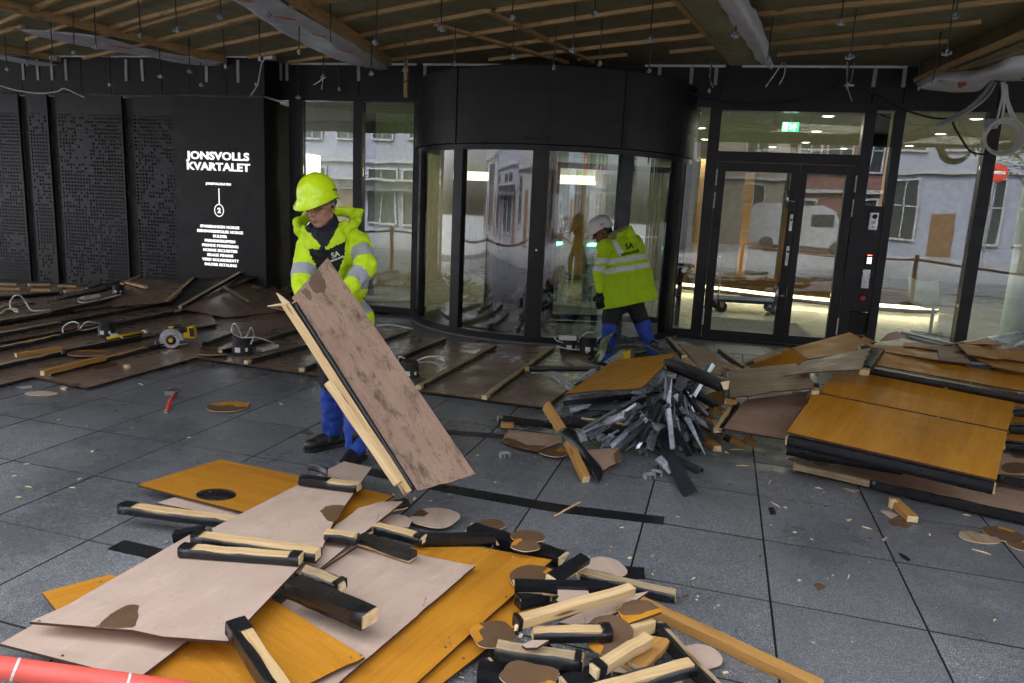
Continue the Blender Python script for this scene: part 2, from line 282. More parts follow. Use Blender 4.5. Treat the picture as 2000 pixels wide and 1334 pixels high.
# ------------------------------------------------------------------ the building
bld = thing("office_building", "dark clad office building with glazed ground floor and lit lobby", "building", M=FM)
def bx(name, a, b, mat, parent=bld, bev=0): return MB().box(a, b).build(name, MT[mat], parent)
seams = [-6.47, -5.26, -4.3, -.75, -.33, 1.46, 1.81, 2.84, 5.2, 8.5]
for a, b in zip(seams[:-1], seams[1:]): bx("fascia_panel", (a + .006, -.05, 3.06), (b - .006, .05, 3.56), 'clad')
bx("head_rail", (-6.47, -.062, 2.99), (8.5, .05, 3.058), 'frame'); bx("sill_rail", (-6.47, -.06, .012), (-4.25, .05, .10), 'frame'); bx("sill_rail", (1.9, -.06, .012), (8.5, .05, .09), 'frame')
bx("sill_rail", (-.72, -.06, .012), (-.43, .05, .12), 'frame')
for a, b in ((-6.33, -6.14), (-5.33, -5.2), (-4.42, -4.3), (-.76, -.67), (1.76, 1.86), (2.77, 2.91), (4.55, 4.69), (6.4, 6.54)): bx("mullion", (a, -.07, .012), (b, .07, 2.99), 'frame')
for a, b in ((-6.14, -5.33), (-5.2, -4.42), (1.86, 2.77), (2.91, 4.55), (4.69, 6.4)): bx("glass_pane", (a, -.008, .10), (b, .008, 2.99), 'glass')
bx("glass_pane", (-.67, -.008, .12), (-.43, .008, 2.99), 'glass')
# white fixing tabs left hanging along the top of the fascia
tabs = [((56 + 60 * k) if k < 0 else 0) for k in ()]
tab = MB().box((-.022, -.004, -.24), (.022, .004, .06)).build("fixing_tab", MT['grey'], bld)
tl = [(700, 130), (830, 128), (1353, 118), (1401, 118), (1713, 118), (1770, 118), (548, 128), (560, 128), (1290, 118), (960, 118)]
for k, (px, py) in enumerate(tl):
    s, z = FS(px, py, -.06); c = tab if k == 0 else tab.copy()
    if k: COL.objects.link(c); c.parent = bld
    c.location = (s, -.06, 3.5); c.rotation_euler = (0, rnd.uniform(-.03, .03), 0)
# left clad block standing forward of the glazing
blk = thing("clad_wall", "projecting black clad wall beside the glazing, behind the perforated sheets", "wall", M=FM)
bx("cladding", (-15, -.44, 0), (-6.475, .4, 2.93), 'dark', blk); bx("return_panel", (-6.5, -.5, 0), (-6.47, -.072, 2.96), 'clad', blk)
sm2 = [-15, -12.2, -11.3, -10.5, -9.97, -9.45, -8.95, -8.1, -7.65, -7.05, -6.47]
for a, b in zip(sm2[:-1], sm2[1:]): bx("upper_panel", (a + .005, -.47, 2.985), (b - .005, .2, 3.52), 'clad', blk)
for px in (42, 70, 98, 126, 244, 275, 401, 463):
    s, z = FS(px, 130, -.5); c = tab.copy(); COL.objects.link(c); c.parent = blk; c.location = (s, -.478, 3.40); c.rotation_euler = (0, rnd.uniform(-.03, .03), 0)
for n_, (a, b, lab) in enumerate(((-8.57, -7.93, "black perforated metal sheet directly left of the white lettering"), (-9.89, -8.78, "widest black perforated metal sheet, second from the white lettering"), (-10.41, -10.07, "narrow black perforated metal sheet between two wider ones"), (-11.8, -10.59, "black perforated metal sheet at the left edge of the view"))):
    p = thing("perforated_screen", lab, "screen", M=FM)
    MB().box((a, -.5, .12), (b, -.495, 2.95)).build("sheet", MT['perf'], p); e = MB()
    e.box((a - .012, -.50, .12), (a, -.46, 2.95)); e.box((b, -.50, .12), (b + .012, -.46, 2.95)); e.build("edge_fold", MT['frame'], p)
# sign with lettering
sg = thing("sign_panel", "tall black sign panel with white lit lettering and street number 2", "sign", M=FM)
bx("panel", (-7.92, -.505, .05), (-6.472, -.5 + .02, 2.955), 'clad', sg)
def text(name, s, px, py, size, parent, off, bold=0.0, spacing=1.0, mat='letter', width=None, M=None, depth=.004, shear=0):
    cu = bpy.data.curves.new(name, 'FONT'); cu.body = s; cu.size = size; cu.align_x = 'CENTER'; cu.align_y = 'CENTER'; cu.extrude = depth; cu.offset = bold; cu.space_character = spacing; cu.shear = shear; cu.resolution_u = 3
    t = bpy.data.objects.new(name, cu); COL.objects.link(t); dg = bpy.context.evaluated_depsgraph_get(); dg.update()
    me = bpy.data.meshes.new_from_object(t.evaluated_get(dg)); bpy.data.objects.remove(t); bpy.data.curves.remove(cu)
    if width:
        xs = [v.co.x for v in me.vertices]; k = width / (max(xs) - min(xs))
        for v in me.vertices: v.co.x *= k
    me.name = name; me.materials.clear(); me.materials.append(MT[mat]); o = bpy.data.objects.new(name, me); COL.objects.link(o); o.parent = parent
    if M is None:
        a, z = FS(px, py, off); o.location = (a, off, z); o.rotation_euler = (math.pi / 2, 0, 0)
    else: o.matrix_local = M
    return o
PXM = .0080                                             # metres per picture pixel on the sign
def fsw(x0, x1, y): return FS(x1, y, -.505)[0] - FS(x0, y, -.505)[0]
text("lettering", "JONSVOLLS", 425.5, 305.5, .148, sg, -.512, .005, 1.03, width=fsw(364, 487, 305)); text("lettering", "KVARTALET", 425.5, 326.5, .148, sg, -.512, .005, 1.03, width=fsw(364, 487, 326))
text("lettering", "JONSVOLLSGATEN", 426.5, 359.5, .045, sg, -.512, .0012, 1.1, width=fsw(402, 451, 359)); text("lettering", "2", 428, 411.5, .10, sg, -.512, .004)
for k, s in enumerate(("SPAREBANKEN NORGE", "EIENDOMSMEGLER NORGE", "BULDER", "FRENDEGRUPPEN", "FRENDE FORSIKRING", "NORNE SECURITIES", "BRAGE FINANS", "VERD BOLIGKREDITT", "BALDER BETALING")):
    w = {0: (391, 467), 1: (385, 474), 2: (416, 443), 3: (400, 459), 4: (395, 465), 5: (397, 463), 6: (405, 455), 7: (395, 466), 8: (400, 462)}[k]
    text("lettering", s, (w[0] + w[1]) / 2, 443.5 + 9.25 * k, .055, sg, -.512, .0016, 1.08, width=fsw(w[0], w[1], 445 + 9 * k))
a, z0 = FS(427.5, 368, -.51); a2, z1 = FS(428, 400, -.51); b = MB(); b.box((a - .006, -.515, z1), (a + .006, -.508, z0)); b.build("rule", MT['letter'], sg)
a, z0 = FS(428, 411, -.51); b = MB(); rr = [(a + .072 * math.cos(t * math.pi / 20), -.512, z0 + .085 * math.sin(t * math.pi / 20)) for t in range(41)]; b.tube(rr, .006, 6, caps=False); b.build("number_ring", MT['letter'], sg)
for y in (283, 347):
    a, z = FS(365, y, -.51); a1, z1 = FS(487, y + 1, -.51); MB().box((a, -.511, z - .004), (a1, -.505, z + .004)).build("rule", MT['frame'], sg)

# upper storeys and soffit
bx("upper_floors", (-16, -7.4, 3.60), (15, 14, 12), 'clad')
bx("soffit_edge", (-16, -7.45, 3.25), (15, -7.402, 3.62), 'clad')
# lobby
bx("lobby_floor", (-13, .06, .002), (9, 14, .012), 'lobfloor'); bx("lobby_ceiling", (-13, .06, 3.03), (9, 14, 3.1), 'lobceil'); bx("lobby_back_wall", (-13, 13.9, 0), (9, 14.1, 3.1), 'lobwall')
bx("lobby_side_wall", (8.9, .06, 0), (9.0, 14, 3.1), 'lobwall'); bx("lobby_side_wall", (-5.9, 1.6, .012), (-5.7, 14, 3.03), 'lobwall')
bx("lobby_partition", (-4.3, 8.2, .012), (-.6, 8.4, 3.03), 'lobwall')
lampm = MB().lathe([(.001, -.004), (.075, -.004), (.085, 0), (.085, .02)], 16)
dls = [(1.14, .87), (1.31, 2.74), (1.44, 4.58), (.99, 5.7), (2.3, 5.6), (2.95, .87), (3.1, 2.7), (3.22, 4.7), (-.61, .78), (-.48, 2.65), (-.35, 4.5), (-2.0, 3.2), (-3.4, 3.2), (-2.4, 6), (4.8, 2.6), (4.9, 5.2)]
d0 = None
for k, (s, o) in enumerate(dls):
    if d0 is None:
        d0 = thing("downlight", "round white recessed downlight lit in the lobby ceiling behind the glass", "ceiling light", group="lit downlights in the lobby ceiling"); MB().lathe([(.07, 0), (.095, -.006), (.095, .01)], 18).build("trim_ring", MT['white'], d0); MB().lathe([(.001, .002), (.07, .002)], 18).build("lens", MT['down'], d0); dd = d0
    else:
        dd = d0.copy(); COL.objects.link(dd)
        for ch in d0.children: c = ch.copy(); COL.objects.link(c); c.parent = dd
    dd.matrix_world = Matrix.Translation(F(s, o, 3.024))
for s, o in ((1.3, 2.2), (1.4, 6), (3.6, 3.5), (-2.4, 4.2), (-.3, 9.5), (5.5, 6.5)):
    L = bpy.data.lights.new("downlight_lamp", 'AREA'); L.energy = 8.5; L.size = 1.2; L.color = (1, .92, .74); lo = bpy.data.objects.new("downlight_lamp", L); COL.objects.link(lo); lo.matrix_world = Matrix.Translation(F(s, o, 3.0))
# lit bulkhead beyond the revolving door
bh = thing("light_bulkhead", "cream bulkhead with a warm lit lower edge seen through the revolving door", "bulkhead", M=FM)
bx("bulkhead_box", (-5.4, 5.0, 2.2), (-2.42, 5.9, 2.62), 'lobwall', bh); bx("light_strip", (-5.4, 4.985, 2.13), (-2.42, 5.2, 2.2), 'glow', bh); bx("face_glow", (-5.4, 4.99, 2.2), (-2.42, 4.999, 2.3), 'glow', bh)
for (s, o, w), lab in (((-.1, 9.4, .34), "orange oak column behind the left leaf of the glass doors"), ((3.05, 6.2, .42), "orange oak column in the lobby behind the tall window"), ((.85, 8.4, .2), "slim oak post in the lobby beside the door handle"), ((-2.95, 6.9, .26), "oak post in the lobby behind the revolving door"), ((-.75, 6.2, .2), "oak post in the lobby seen in the slim sidelight")):
    c = thing("lobby_column", lab, "column", M=FM @ Matrix.Translation((s, o, 0)))
    MB().box((-w / 2, -w / 2, .13), (w / 2, w / 2, 3.03)).build("shaft", MT['oak'], c); MB().box((-w / 2 - .02, -w / 2 - .02, .012), (w / 2 + .02, w / 2 + .02, .13)).build("plinth", MT['dwood'], c)
c = thing("round_column", "round pale plaster column inside the window at the right edge", "column", M=FM @ Matrix.Translation((4.05, 1.2, 0)))
MB().lathe([(.27, .1), (.27, 3.03)], 40).build("shaft", plain("pale_plaster", (.55, .62, .58), .7), c, True); MB().lathe([(.285, .012), (.285, .1), (.27, .1)], 40).build("plinth", MT['frame'], c, True)
bn = thing("lobby_bench", "low dark oak bench with a warm light strip under its front edge", "bench", M=FM)
prof = [(-.6, 6.2), (.23, 5.85), (1.2, 5.3), (2.28, 4.92), (3.1, 4.62), (3.7, 4.6), (4.1, 4.78), (4.25, 5.2), (4.0, 5.6), (2.5, 5.9), (.8, 6.5), (-.6, 7.1)]
n_ = len(prof); vs = [(x, y, .17) for x, y in prof] + [(x, y, .40) for x, y in prof]
meshobj("seat_block", vs, [list(range(n_))[::-1], list(range(n_, 2 * n_))] + [[k, (k + 1) % n_, n_ + (k + 1) % n_, n_ + k] for k in range(n_)], MT['dwood'], bn)
b = MB(); b.tube([(x + .02, y + .05, .13) for x, y in prof[:8]], .03, 6); b.build("light_strip", MT['led'], bn)
b = MB(); vs = [(x * .97 + .1, y + .12 if k < 7 else y - .1, z) for z in (.012, .10) for k, (x, y) in enumerate(prof)]; meshobj("base", vs, [[k, (k + 1) % n_, n_ + (k + 1) % n_, n_ + k] for k in range(n_)], MT['dark'], bn)
tr = thing("platform_trolley", "blue platform trolley with black wheels inside behind the glass doors", "trolley", M=FM @ Matrix.Translation((.55, 3.1, 0)) @ Matrix.Rotation(.12, 4, 'Z'))
MB().box((-.55, -.3, .2), (.55, .3, .25)).build("deck", plain("trolley_blue", (.02, .035, .10), .5), tr)
for x in (-.45, .45):
    for y in (-.22, .22):
        w = MB().lathe([(.001, -.02), (.085, -.02), (.095, -.01), (.095, .01), (.085, .02), (.001, .02)], 18, M=Matrix.Translation((x, y, .107)) @ Matrix.Rotation(math.pi / 2, 4, 'X')).build("wheel", MT['tyre'], tr, True); MB().box((x - .03, y - .035, .10), (x + .03, y + .035, .2)).build("caster_fork", MT['steel'], tr)
MB().tube([(-.53, -.26, .25), (-.53, -.26, .95), (-.53, .26, .95), (-.53, .26, .25)], .016, 8).build("push_handle", MT['steel'], tr)
fm = thing("floor_mat", "dark grey entrance mat on the lobby floor behind the glass doors", "mat", M=FM); MB().box((-.35, .35, .013), (1.25, 2.1, .022)).build("mat", MT['blackmat'], fm)
ch = thing("lounge_chair", "white lounge chair on a slim steel base behind the tall window", "chair", M=FM @ Matrix.Translation((3.15, 2.0, 0)) @ Matrix.Rotation(.7, 4, 'Z'))
b = MB(); b.tube([(0, 0, .02), (0, 0, .40)], .025, 8); [b.tube([(0, 0, .03), (.3 * math.cos(k * math.pi / 2), .3 * math.sin(k * math.pi / 2), .02)], .015, 6) for k in range(4)]; b.build("pedestal", MT['steel'], ch)
def shell(pts, w, th, name, mat, par):
    b = MB(); n = len(pts)
    for sgn in (0, 1):
        for i, (x, z) in enumerate(pts):
            for y in (-w, -w / 2, 0, w / 2, w): b.v.append(Vector((x, y, z + (abs(y) / w) ** 2 * .05 + sgn * th)))
    for sgn in (0, 1):
        o = sgn * n * 5
        for i in range(n - 1):
            for k in range(4): b.f.append([o + i * 5 + k, o + i * 5 + k + 1, o + (i + 1) * 5 + k + 1, o + (i + 1) * 5 + k]); b.m.append(0)
    return b.build(name, mat, par, True)
shell([(.28, .40), (.1, .42), (-.15, .41), (-.25, .45)], .26, .03, "seat", MT['white'], ch); shell([(-.22, .43), (-.3, .6), (-.36, .8)], .24, .03, "backrest", MT['white'], ch)
tb = thing("reception_desk", "pale reception desk at the back of the lobby beyond the revolving door", "desk", M=FM); bx("desk_front", (-3.9, 7.2, .012), (-1.2, 7.3, 1.05), 'lobwall', tb); bx("desk_top", (-3.95, 7.15, 1.05), (-1.15, 7.8, 1.09), 'white', tb)
# security gates with green arrows
g0 = None
for k, (s, o) in enumerate(((-2.78, 3.0), (-2.2, 3.3), (-1.75, 3.6))):
    g = thing("security_gate", ("slim steel security gate post with green lights, " + ("leftmost of three", "middle one of three", "rightmost of three")[k] + " beyond the revolving door"), "gate", M=FM @ Matrix.Translation((s, o, 0)), group="security gate posts in the lobby")
    MB().box((-.09, -.35, .012), (.09, .35, 1.0)).build("pillar", MT['steel'], g); MB().box((-.05, -.36, 1.0), (.05, .2, 1.035)).build("indicator", emis("gate_green", (.1, 1, .45), 3), g)

# ------------------------------------------------------------------ revolving door
rv = thing("revolving_door", "black framed round revolving door with curved glass and deep drum canopy", "revolving door", M=FM @ Matrix.Translation((-2.5, .42, 0)))
A = math.radians
R0, RC = 1.87, 1.95
MB().lathe([(.01, 2.355), (1.6, 2.352), (RC - .02, 2.352), (RC, 2.36), (RC, 2.63)], 96).build("canopy_band", MT['clad'], rv, False)
MB().lathe([(RC - .006, 2.63), (RC - .006, 2.636), (RC, 2.636), (RC, 2.93)], 96).build("canopy_band", MT['clad'], rv, False)
MB().lathe([(RC - .006, 2.93), (RC - .006, 2.936), (RC, 2.936), (RC, 3.22), (RC - .03, 3.235), (.01, 3.235)], 96).build("canopy_band", MT['clad'], rv, False)
def arcbox(a0, a1, r0, r1, z0, z1, n=24):
    b = MB()
    pr = [(r0, z0), (r1, z0), (r1, z1), (r0, z1), (r0, z0)]
    b.lathe(pr, n, a0=A(a0), a1=A(a1)); k = n + 1
    b.f.append([0, k, 2 * k, 3 * k]); b.m.append(0); b.f.append([n + 3 * k, n + 2 * k, n + k, n]); b.m.append(0); return b
for a0, a1 in ((-56.9, -55.2), (-118.6, -118.2)): arcbox(a0, a1, RC - .03, RC + .012, 2.354, 3.222, 3).build("seam_strip", MT['dark'] if a0 > -100 else MT['clad'], rv)  # canopy seams as raised strips; the black one paints the shade of a deep gap
arcbox(-175, 5, R0 - .07, R0 + .05, .012, .10, 64).build("bottom_rail", MT['frame'], rv); arcbox(-175, 5, R0 - .04, R0 + .09, .004, .03, 64).build("floor_ring", MT['galvdk'], rv)
arcbox(-175, 5, R0 - .06, R0 + .03, 2.29, 2.352, 64).build("top_rail", MT['frame'], rv)
posts = [(-150.5, -146.5), (-120.1, -115.6), (-87.7, -81.9), (-55.6, -50.6), (-26, -19), (-3, 3), (-174, -170)]
for a0, a1 in posts: arcbox(a0, a1, R0 - .05, R0 + .045, .10, 2.30, 5).build("post", MT['frame'], rv)
for a0, a1 in ((-146.5, -120.1), (-115.6, -87.7), (-81.9, -55.6), (-50.6, -26), (-19, -3), (-170, -150.5)): MB().lathe([(R0, .10), (R0, 2.29)], 22, a0=A(a0), a1=A(a1)).build("curved_pane", MT['dglass'], rv, True)
for k, an in enumerate((-104, 16, 136)):
    Mx = Matrix.Rotation(A(an), 4, 'Z'); wing = bpy.data.objects.new("wing", None); COL.objects.link(wing); wing.parent = rv; wing.matrix_local = Mx
    b = MB(); b.box((.04, -.022, .03), (1.72, .022, .12)); b.box((.04, -.022, 2.2), (1.72, .022, 2.28)); b.box((.04, -.022, .12), (.10, .022, 2.2)); b.box((1.66, -.022, .12), (1.72, .022, 2.2)); b.build("wing_frame", MT['frame'], wing)
    MB().box((.10, -.005, .12), (1.66, .005, 2.2)).build("wing_glass", MT['dglass'], wing); MB().tube([(1.2, -.06, .95), (1.2, -.06, 1.35)], .014, 8).build("push_bar", MT['steel'], wing)
MB().tube([(0, 0, .012), (0, 0, 2.35)], .05, 16).build("centre_post", MT['frame'], rv, True)
MB().lathe([(.01, .014), (R0 - .08, .014)], 64).build("door_mat", MT['blackmat'], rv)
Ms = Matrix.Rotation(A(-86.6), 4, 'Z') @ Matrix.Translation((RC + .02, 0, 2.43)); b = MB(); b.box((-.03, -.13, -.022), (.03, .13, .022), M=Ms); b.box((.026, -.1, -.012), (.034, .11, .010), M=Ms); b.build("motion_sensor", MT['blackmat'], rv)
Mk = Matrix.Rotation(A(-84.8), 4, 'Z') @ Matrix.Translation((R0 + .05, 0, 1.14)); MB().lathe([(.001, .008), (.013, .008), (.013, 0)], 14, M=Mk @ Matrix.Rotation(math.pi / 2, 4, 'Y')).build("lock_cylinder", MT['steel'], rv)

# ------------------------------------------------------------------ glazed double door with its service column
dr = thing("entrance_door", "glazed black double door with transom pane and long wooden pull handle", "door", M=FM)
def db(name, a, b, mat, par=dr): return MB().box(a, b).build(name, MT[mat], par)
b = MB(); b.box((-.43, -.075, .012), (-.29, .07, 2.99)); b.box((1.40, -.075, .012), (1.53, .07, 2.99)); b.box((-.29, -.07, 2.33), (1.40, .07, 2.455)); b.box((-.29, -.07, 2.955), (1.40, .065, 2.99)); b.build("door_frame", MT['frame'], dr)
db("transom_glass", (-.29, -.008, 2.455), (1.40, .008, 2.955), 'glass')
for nm, a, b_, g0, g1 in (("door_leaf", -.283, .733, -.175, .63), ("door_leaf", .739, 1.393, .82, 1.28)):
    lf = MB(); zb, zt = .14, 2.21; lf.box((a, -.055, .03), (g0, .03, 2.322)); lf.box((g1, -.055, .03), (b_, .03, 2.322)); lf.box((g0, -.055, .03), (g1, .03, zb)); lf.box((g0, -.055, zt), (g1, .03, 2.322))
    lo = lf.build(nm, MT['frame'], dr); MB().box((g0, -.016, zb), (g1, .0, zt)).build("leaf_glass", MT['glass'], lo)
    if a < 0:
        b = MB(); b.tube([(.60, -.14, .83), (.607, -.14, 1.78)], .019, 12); b.build("pull_handle", MT['oak'], lo, True); b = MB()
        for z0, z1 in ((.53, .83), (1.78, 2.0)): b.tube([(.6, -.14, z0), (.603, -.14, z1)], .0205, 12)
        for z in (.66, 1.86): b.tube([(.602, -.14, z), (.69, -.14, z)], .008, 8); b.tube([(.69, -.14, z), (.69, -.055, z)], .008, 8)
        b.build("handle_fitting", MT['steel'], lo, True)
        for z0, z1 in ((1.49, 1.698), (1.048, 1.295)):
            b = MB(); b.box((.672, -.062, z0), (.707, -.055, z1)); b.build("lock_plate", MT['steel'], lo); MB().lathe([(.001, .012), (.014, .012), (.014, 0)], 12, M=Matrix.Translation((.69, -.056, z1 - .07)) @ Matrix.Rotation(math.pi / 2, 4, 'X')).build("key_cylinder", MT['blackmat'], lo)
    for hx, zs in (((-.283, ((2.02, 2.23), (1.73, 1.94), (.2, .42))) if a < 0 else (1.393, ((2.0, 2.21), (1.7, 1.92), (.2, .42))))[0:2],):
        for z0, z1 in zs:
            b = MB(); [b.tube([(hx, -.075, z0 + (z1 - z0) * q / 3 + .003), (hx, -.075, z0 + (z1 - z0) * (q + 1) / 3 - .003)], .0105, 8) for q in range(3)]; b.build("hinge", MT['white'], lo)
b = MB(); b.box((-.43, -.12, .007), (1.53, -.076, .022)); [b.box((-.42 + k * .03, -.155, .007), (-.402 + k * .03, -.121, .018)) for k in range(64)]; b.build("threshold_grille", MT['frame'], dr)
sc_ = thing("service_column", "narrow black column with dark glass slot between door and tall window", "panel", M=FM)
b = MB(); b.box((1.533, -.06, .52), (1.758, .06, 1.84)); b.box((1.533, -.06, .012), (1.758, .06, .2)); b.box((1.533, -.062, 1.78), (1.758, .05, 1.845)); b.build("column_panel", MT['frame'], sc_)
db("slot_glass", (1.533, -.008, 1.845), (1.758, .008, 2.99), 'glass', sc_); db("niche_back", (1.533, .2, .2), (1.758, .22, 2.99), 'dark', sc_); db("letter_box", (1.55, .0, .21), (1.745, .19, .50), 'dark', sc_)
it = thing("intercom", "silver intercom panel with camera eye beside the glass doors", "intercom", M=FM @ Matrix.Translation((1.657, -.061, 1.66)))
MB().box((-.05, -.018, -.105), (.05, 0, .105)).build("faceplate", MT['steel'], it); MB().lathe([(.001, .014), (.018, .012), (.028, .006), (.03, 0)], 18, M=Matrix.Translation((.005, -.018, .058)) @ Matrix.Rotation(math.pi / 2, 4, 'X')).build("camera_eye", MT['blackmat'], it, True)
b = MB(); [b.box((-.022, -.021, -.03 + k * .009), (.022, -.0181, -.026 + k * .009)) for k in range(4)]; b.build("speaker_slots", MT['frame'], it); MB().lathe([(.001, .004), (.011, .004), (.012, 0)], 12, M=Matrix.Translation((.0, -.018, -.07)) @ Matrix.Rotation(math.pi / 2, 4, 'X')).build("call_button", MT['grey'], it)
kp = thing("keypad", "small black keypad with lit keys and red light beside the doors", "keypad", M=FM @ Matrix.Translation((1.664, -.061, 1.18)))
MB().box((-.036, -.025, -.065), (.036, 0, .068)).build("housing", MT['blackmat'], kp); MB().box((-.025, -.0275, .056), (.025, -.0252, .061)).build("status_light", emis("red_led", (1, .05, .02), 4), kp)
b = MB(); [b.box((-.024 + c * .019, -.028, -.045 + r * .021), (-.012 + c * .019, -.0252, -.032 + r * .021)) for r in range(4) for c in range(3)]; b.build("keys", emis("lit_keys", (.8, .85, .9), .7), kp)
pp = thing("push_plate", "plain vertical silver push plate below the keypad", "push plate", M=FM @ Matrix.Translation((1.654, -.061, .94))); MB().box((-.045, -.014, -.118), (.045, 0, .118)).build("plate", MT['steel'], pp); MB().box((-.045, -.03, -.118), (-.04, -.0141, .118)).build("guard", MT['steel'], pp)
eb = thing("door_button", "round red push button on the black column beside the doors", "button", M=FM @ Matrix.Translation((1.648, -.061, .694)) @ Matrix.Rotation(math.pi / 2, 4, 'X')); MB().lathe([(.001, .03), (.028, .028), (.036, .018), (.037, .006)], 20).build("cap", plain("button_red", (.6, .08, .03), .4), eb, True); MB().lathe([(.044, .006), (.044, 0)], 20).build("collar", MT['steel'], eb, True)
ex = thing("exit_sign", "green emergency exit sign with running figure hanging behind the transom glass", "exit sign", M=FM @ Matrix.Translation((.63, .55, 2.84)))
MB().box((-.105, -.01, -.06), (.105, .01, .06)).build("sign_box", MT['green'], ex); MB().tube([(0, 0, .06), (0, 0, .18)], .006, 6).build("hanger", MT['steel'], ex)
b = MB(); b.box((-.09, -.013, -.05), (-.04, -.0105, .05)); b.tube([(.055, -.012, .035), (.055, -.012, .0351)], .012, 8)
for q in ([(.05, .02), (.03, -.01)], [(.045, .015), (.075, .0)], [(.045, .015), (.02, .012), (.01, -.002)], [(.03, -.01), (.05, -.025), (.045, -.048)], [(.03, -.01), (.008, -.022), (-.012, -.018)], [(0, .03), (-.02, .03)]): b.tube([(x, -.012, z) for x, z in q], .006, 5)
b.build("pictogram", emis("exit_white", (1, 1, 1), 1.2), ex)
# ================================================================== SOFFIT
ZS = 3.5
sf = thing("soffit", "stripped entrance soffit of brownish insulation board with bare timber battens", "soffit")
cs = [F(-14.5, -7.35, 0), F(8.6, -7.35, 0), F(8.6, -.02, 0), F(-14.5, -.02, 0)]
meshobj("insulation_board", [Vector((c.x, c.y, z)) for z in (ZS, ZS + .08) for c in cs], [[3, 2, 1, 0], [4, 5, 6, 7], [0, 1, 5, 4], [1, 2, 6, 5], [2, 3, 7, 6], [3, 0, 4, 7]], MT['wool'], sf)
def beam_mesh(L, w, h, bev=.002, taper=0, seed=0, rough=0):      # local: X along, top at z=0
    b = bmesh.new(); n = 6; r = random.Random(seed)
    br = [r.random() < .4, r.random() < .4]
    ring = [(-w / 2, 0), (w / 2, 0), (w / 2, -h), (-w / 2, -h)]; vs = []
    for i in range(n + 1):
        dy, dz = r.uniform(-.002, .002), r.uniform(-.002, .002)
        vs.append([b.verts.new((L * i / n + (r.uniform(-.004, .004) if i in (0, n) else 0) + (r.uniform(-rough, rough) if rough and i in (0, n) and br[i > 0] else 0), y + dy, z + dz)) for y, z in ring])
    for i in range(n):
        for k in range(4): b.faces.new((vs[i][k], vs[i][(k + 1) % 4], vs[i + 1][(k + 1) % 4], vs[i + 1][k]))
    e0 = b.faces.new(vs[0][::-1]); e1 = b.faces.new(vs[n]); 
    for e in (e0, e1): e.material_index = 1
    b.normal_update(); ed = [e for e in b.edges if len(e.link_faces) == 2 and e.calc_face_angle(0) > .8]
    if bev: bmesh.ops.bevel(b, geom=ed, offset=bev, segments=1, affect='EDGES')
    bmesh.ops.recalc_face_normals(b, faces=b.faces)
    return b
def frame_of(p0, p1, up=Vector((0, 0, 1)), roll=0):
    x = (p1 - p0).normalized(); y = up.cross(x).normalized(); z = x.cross(y)
    M = Matrix(((x.x, y.x, z.x, p0.x), (x.y, y.y, z.y, p0.y), (x.z, y.z, z.z, p0.z), (0, 0, 0, 1)))
    return M @ Matrix.Rotation(roll, 4, 'X')
def bar(name, p0, p1, w, h, mat, parent=None, up=Vector((0, 0, 1)), roll=0, cut='cut', bev=.002):
    b = beam_mesh((p1 - p0).length, w, h, bev, seed=rnd.randint(0, 9999)); me = bpy.data.meshes.new(name); b.to_mesh(me); b.free()
    me.materials.append(MT[mat]); me.materials.append(MT[cut]); o = bpy.data.objects.new(name, me); COL.objects.link(o); M = frame_of(p0, p1, up, roll)
    o.matrix_world = M
    if parent is not None: o.parent = parent; o.matrix_parent_inverse = parent.matrix_world.inverted()
    return o
bat = [((93, 35), (229, 0)), ((201, 62), (437, 0)), ((300, 85), (518, 30)), ((380, 102), (590, 58)), ((486, 115), (640, 86)), ((564, 125), (690, 107)), ((-60, 84), (46, 56)), ((46, 109), (165, 76)), ((137, 122), (265, 95)), ((-40, 125), (20, 117)), ((-120, 30), (30, -8)),
 ((650, 46), (890, 0)), ((689, 76), (953, 26)), ((970, 25), (1154, 0)), ((727, 100), (1319, 12)), ((766, 120), (1350, 46)), ((956, 120), (1360, 75)), ((1130, 119), (1224, 111)), ((560, 22), (700, -4)),
 ((1476, 33), (1811, 0)), ((1495, 62), (2060, -5)), ((1502, 90), (1917, 48)), ((1518, 111), (1850, 85)), ((1290, 17), (1330, 10)), ((1300, 83), (1385, 72)), ((1309, 106), (1405, 96)), ((1060, -14), (1300, -42)), ((1440, -5), (1700, -32))]
for (a, b_) in bat: bar("batten", G(*a, ZS - .04), G(*b_, ZS - .04), .048, .04, 'ceilwood', sf, up=Vector((0, 0, -1)), cut='ceilwood')
for (a, b_) in (((953, 25), (1157, 125)), ((851, 51), (1108, 126))): bar("cross_batten", G(*a, ZS - .045), G(*b_, ZS - .045), .06, .036, 'ceilwood', sf, up=Vector((0, 0, -1)), cut='ceilwood')
_q0, _q1 = G(300, 85, ZS - .04), G(518, 30, ZS - .04); _d = (_q1 - _q0).normalized(); _p = Vector((_d.y, -_d.x, 0)); _o = G(1000, -40, ZS - .04)
for k in range(7):
    c = _o + _p * (.45 + .5 * k); a0, a1 = c - _d * rnd.uniform(6, 7.5), c + _d * rnd.uniform(5, 6.5)
    if (FM.inverted() @ a0).y > -7.2 or (FM.inverted() @ a1).y > -7.2:
        if (FM.inverted() @ a0).y < -7.2: a0 = a0 + (a1 - a0) * ((-7.2 - (FM.inverted() @ a0).y) / ((FM.inverted() @ a1).y - (FM.inverted() @ a0).y))
        bar("batten", a0, a1, .048, .04, 'ceilwood', sf, up=Vector((0, 0, -1)), cut='ceilwood')
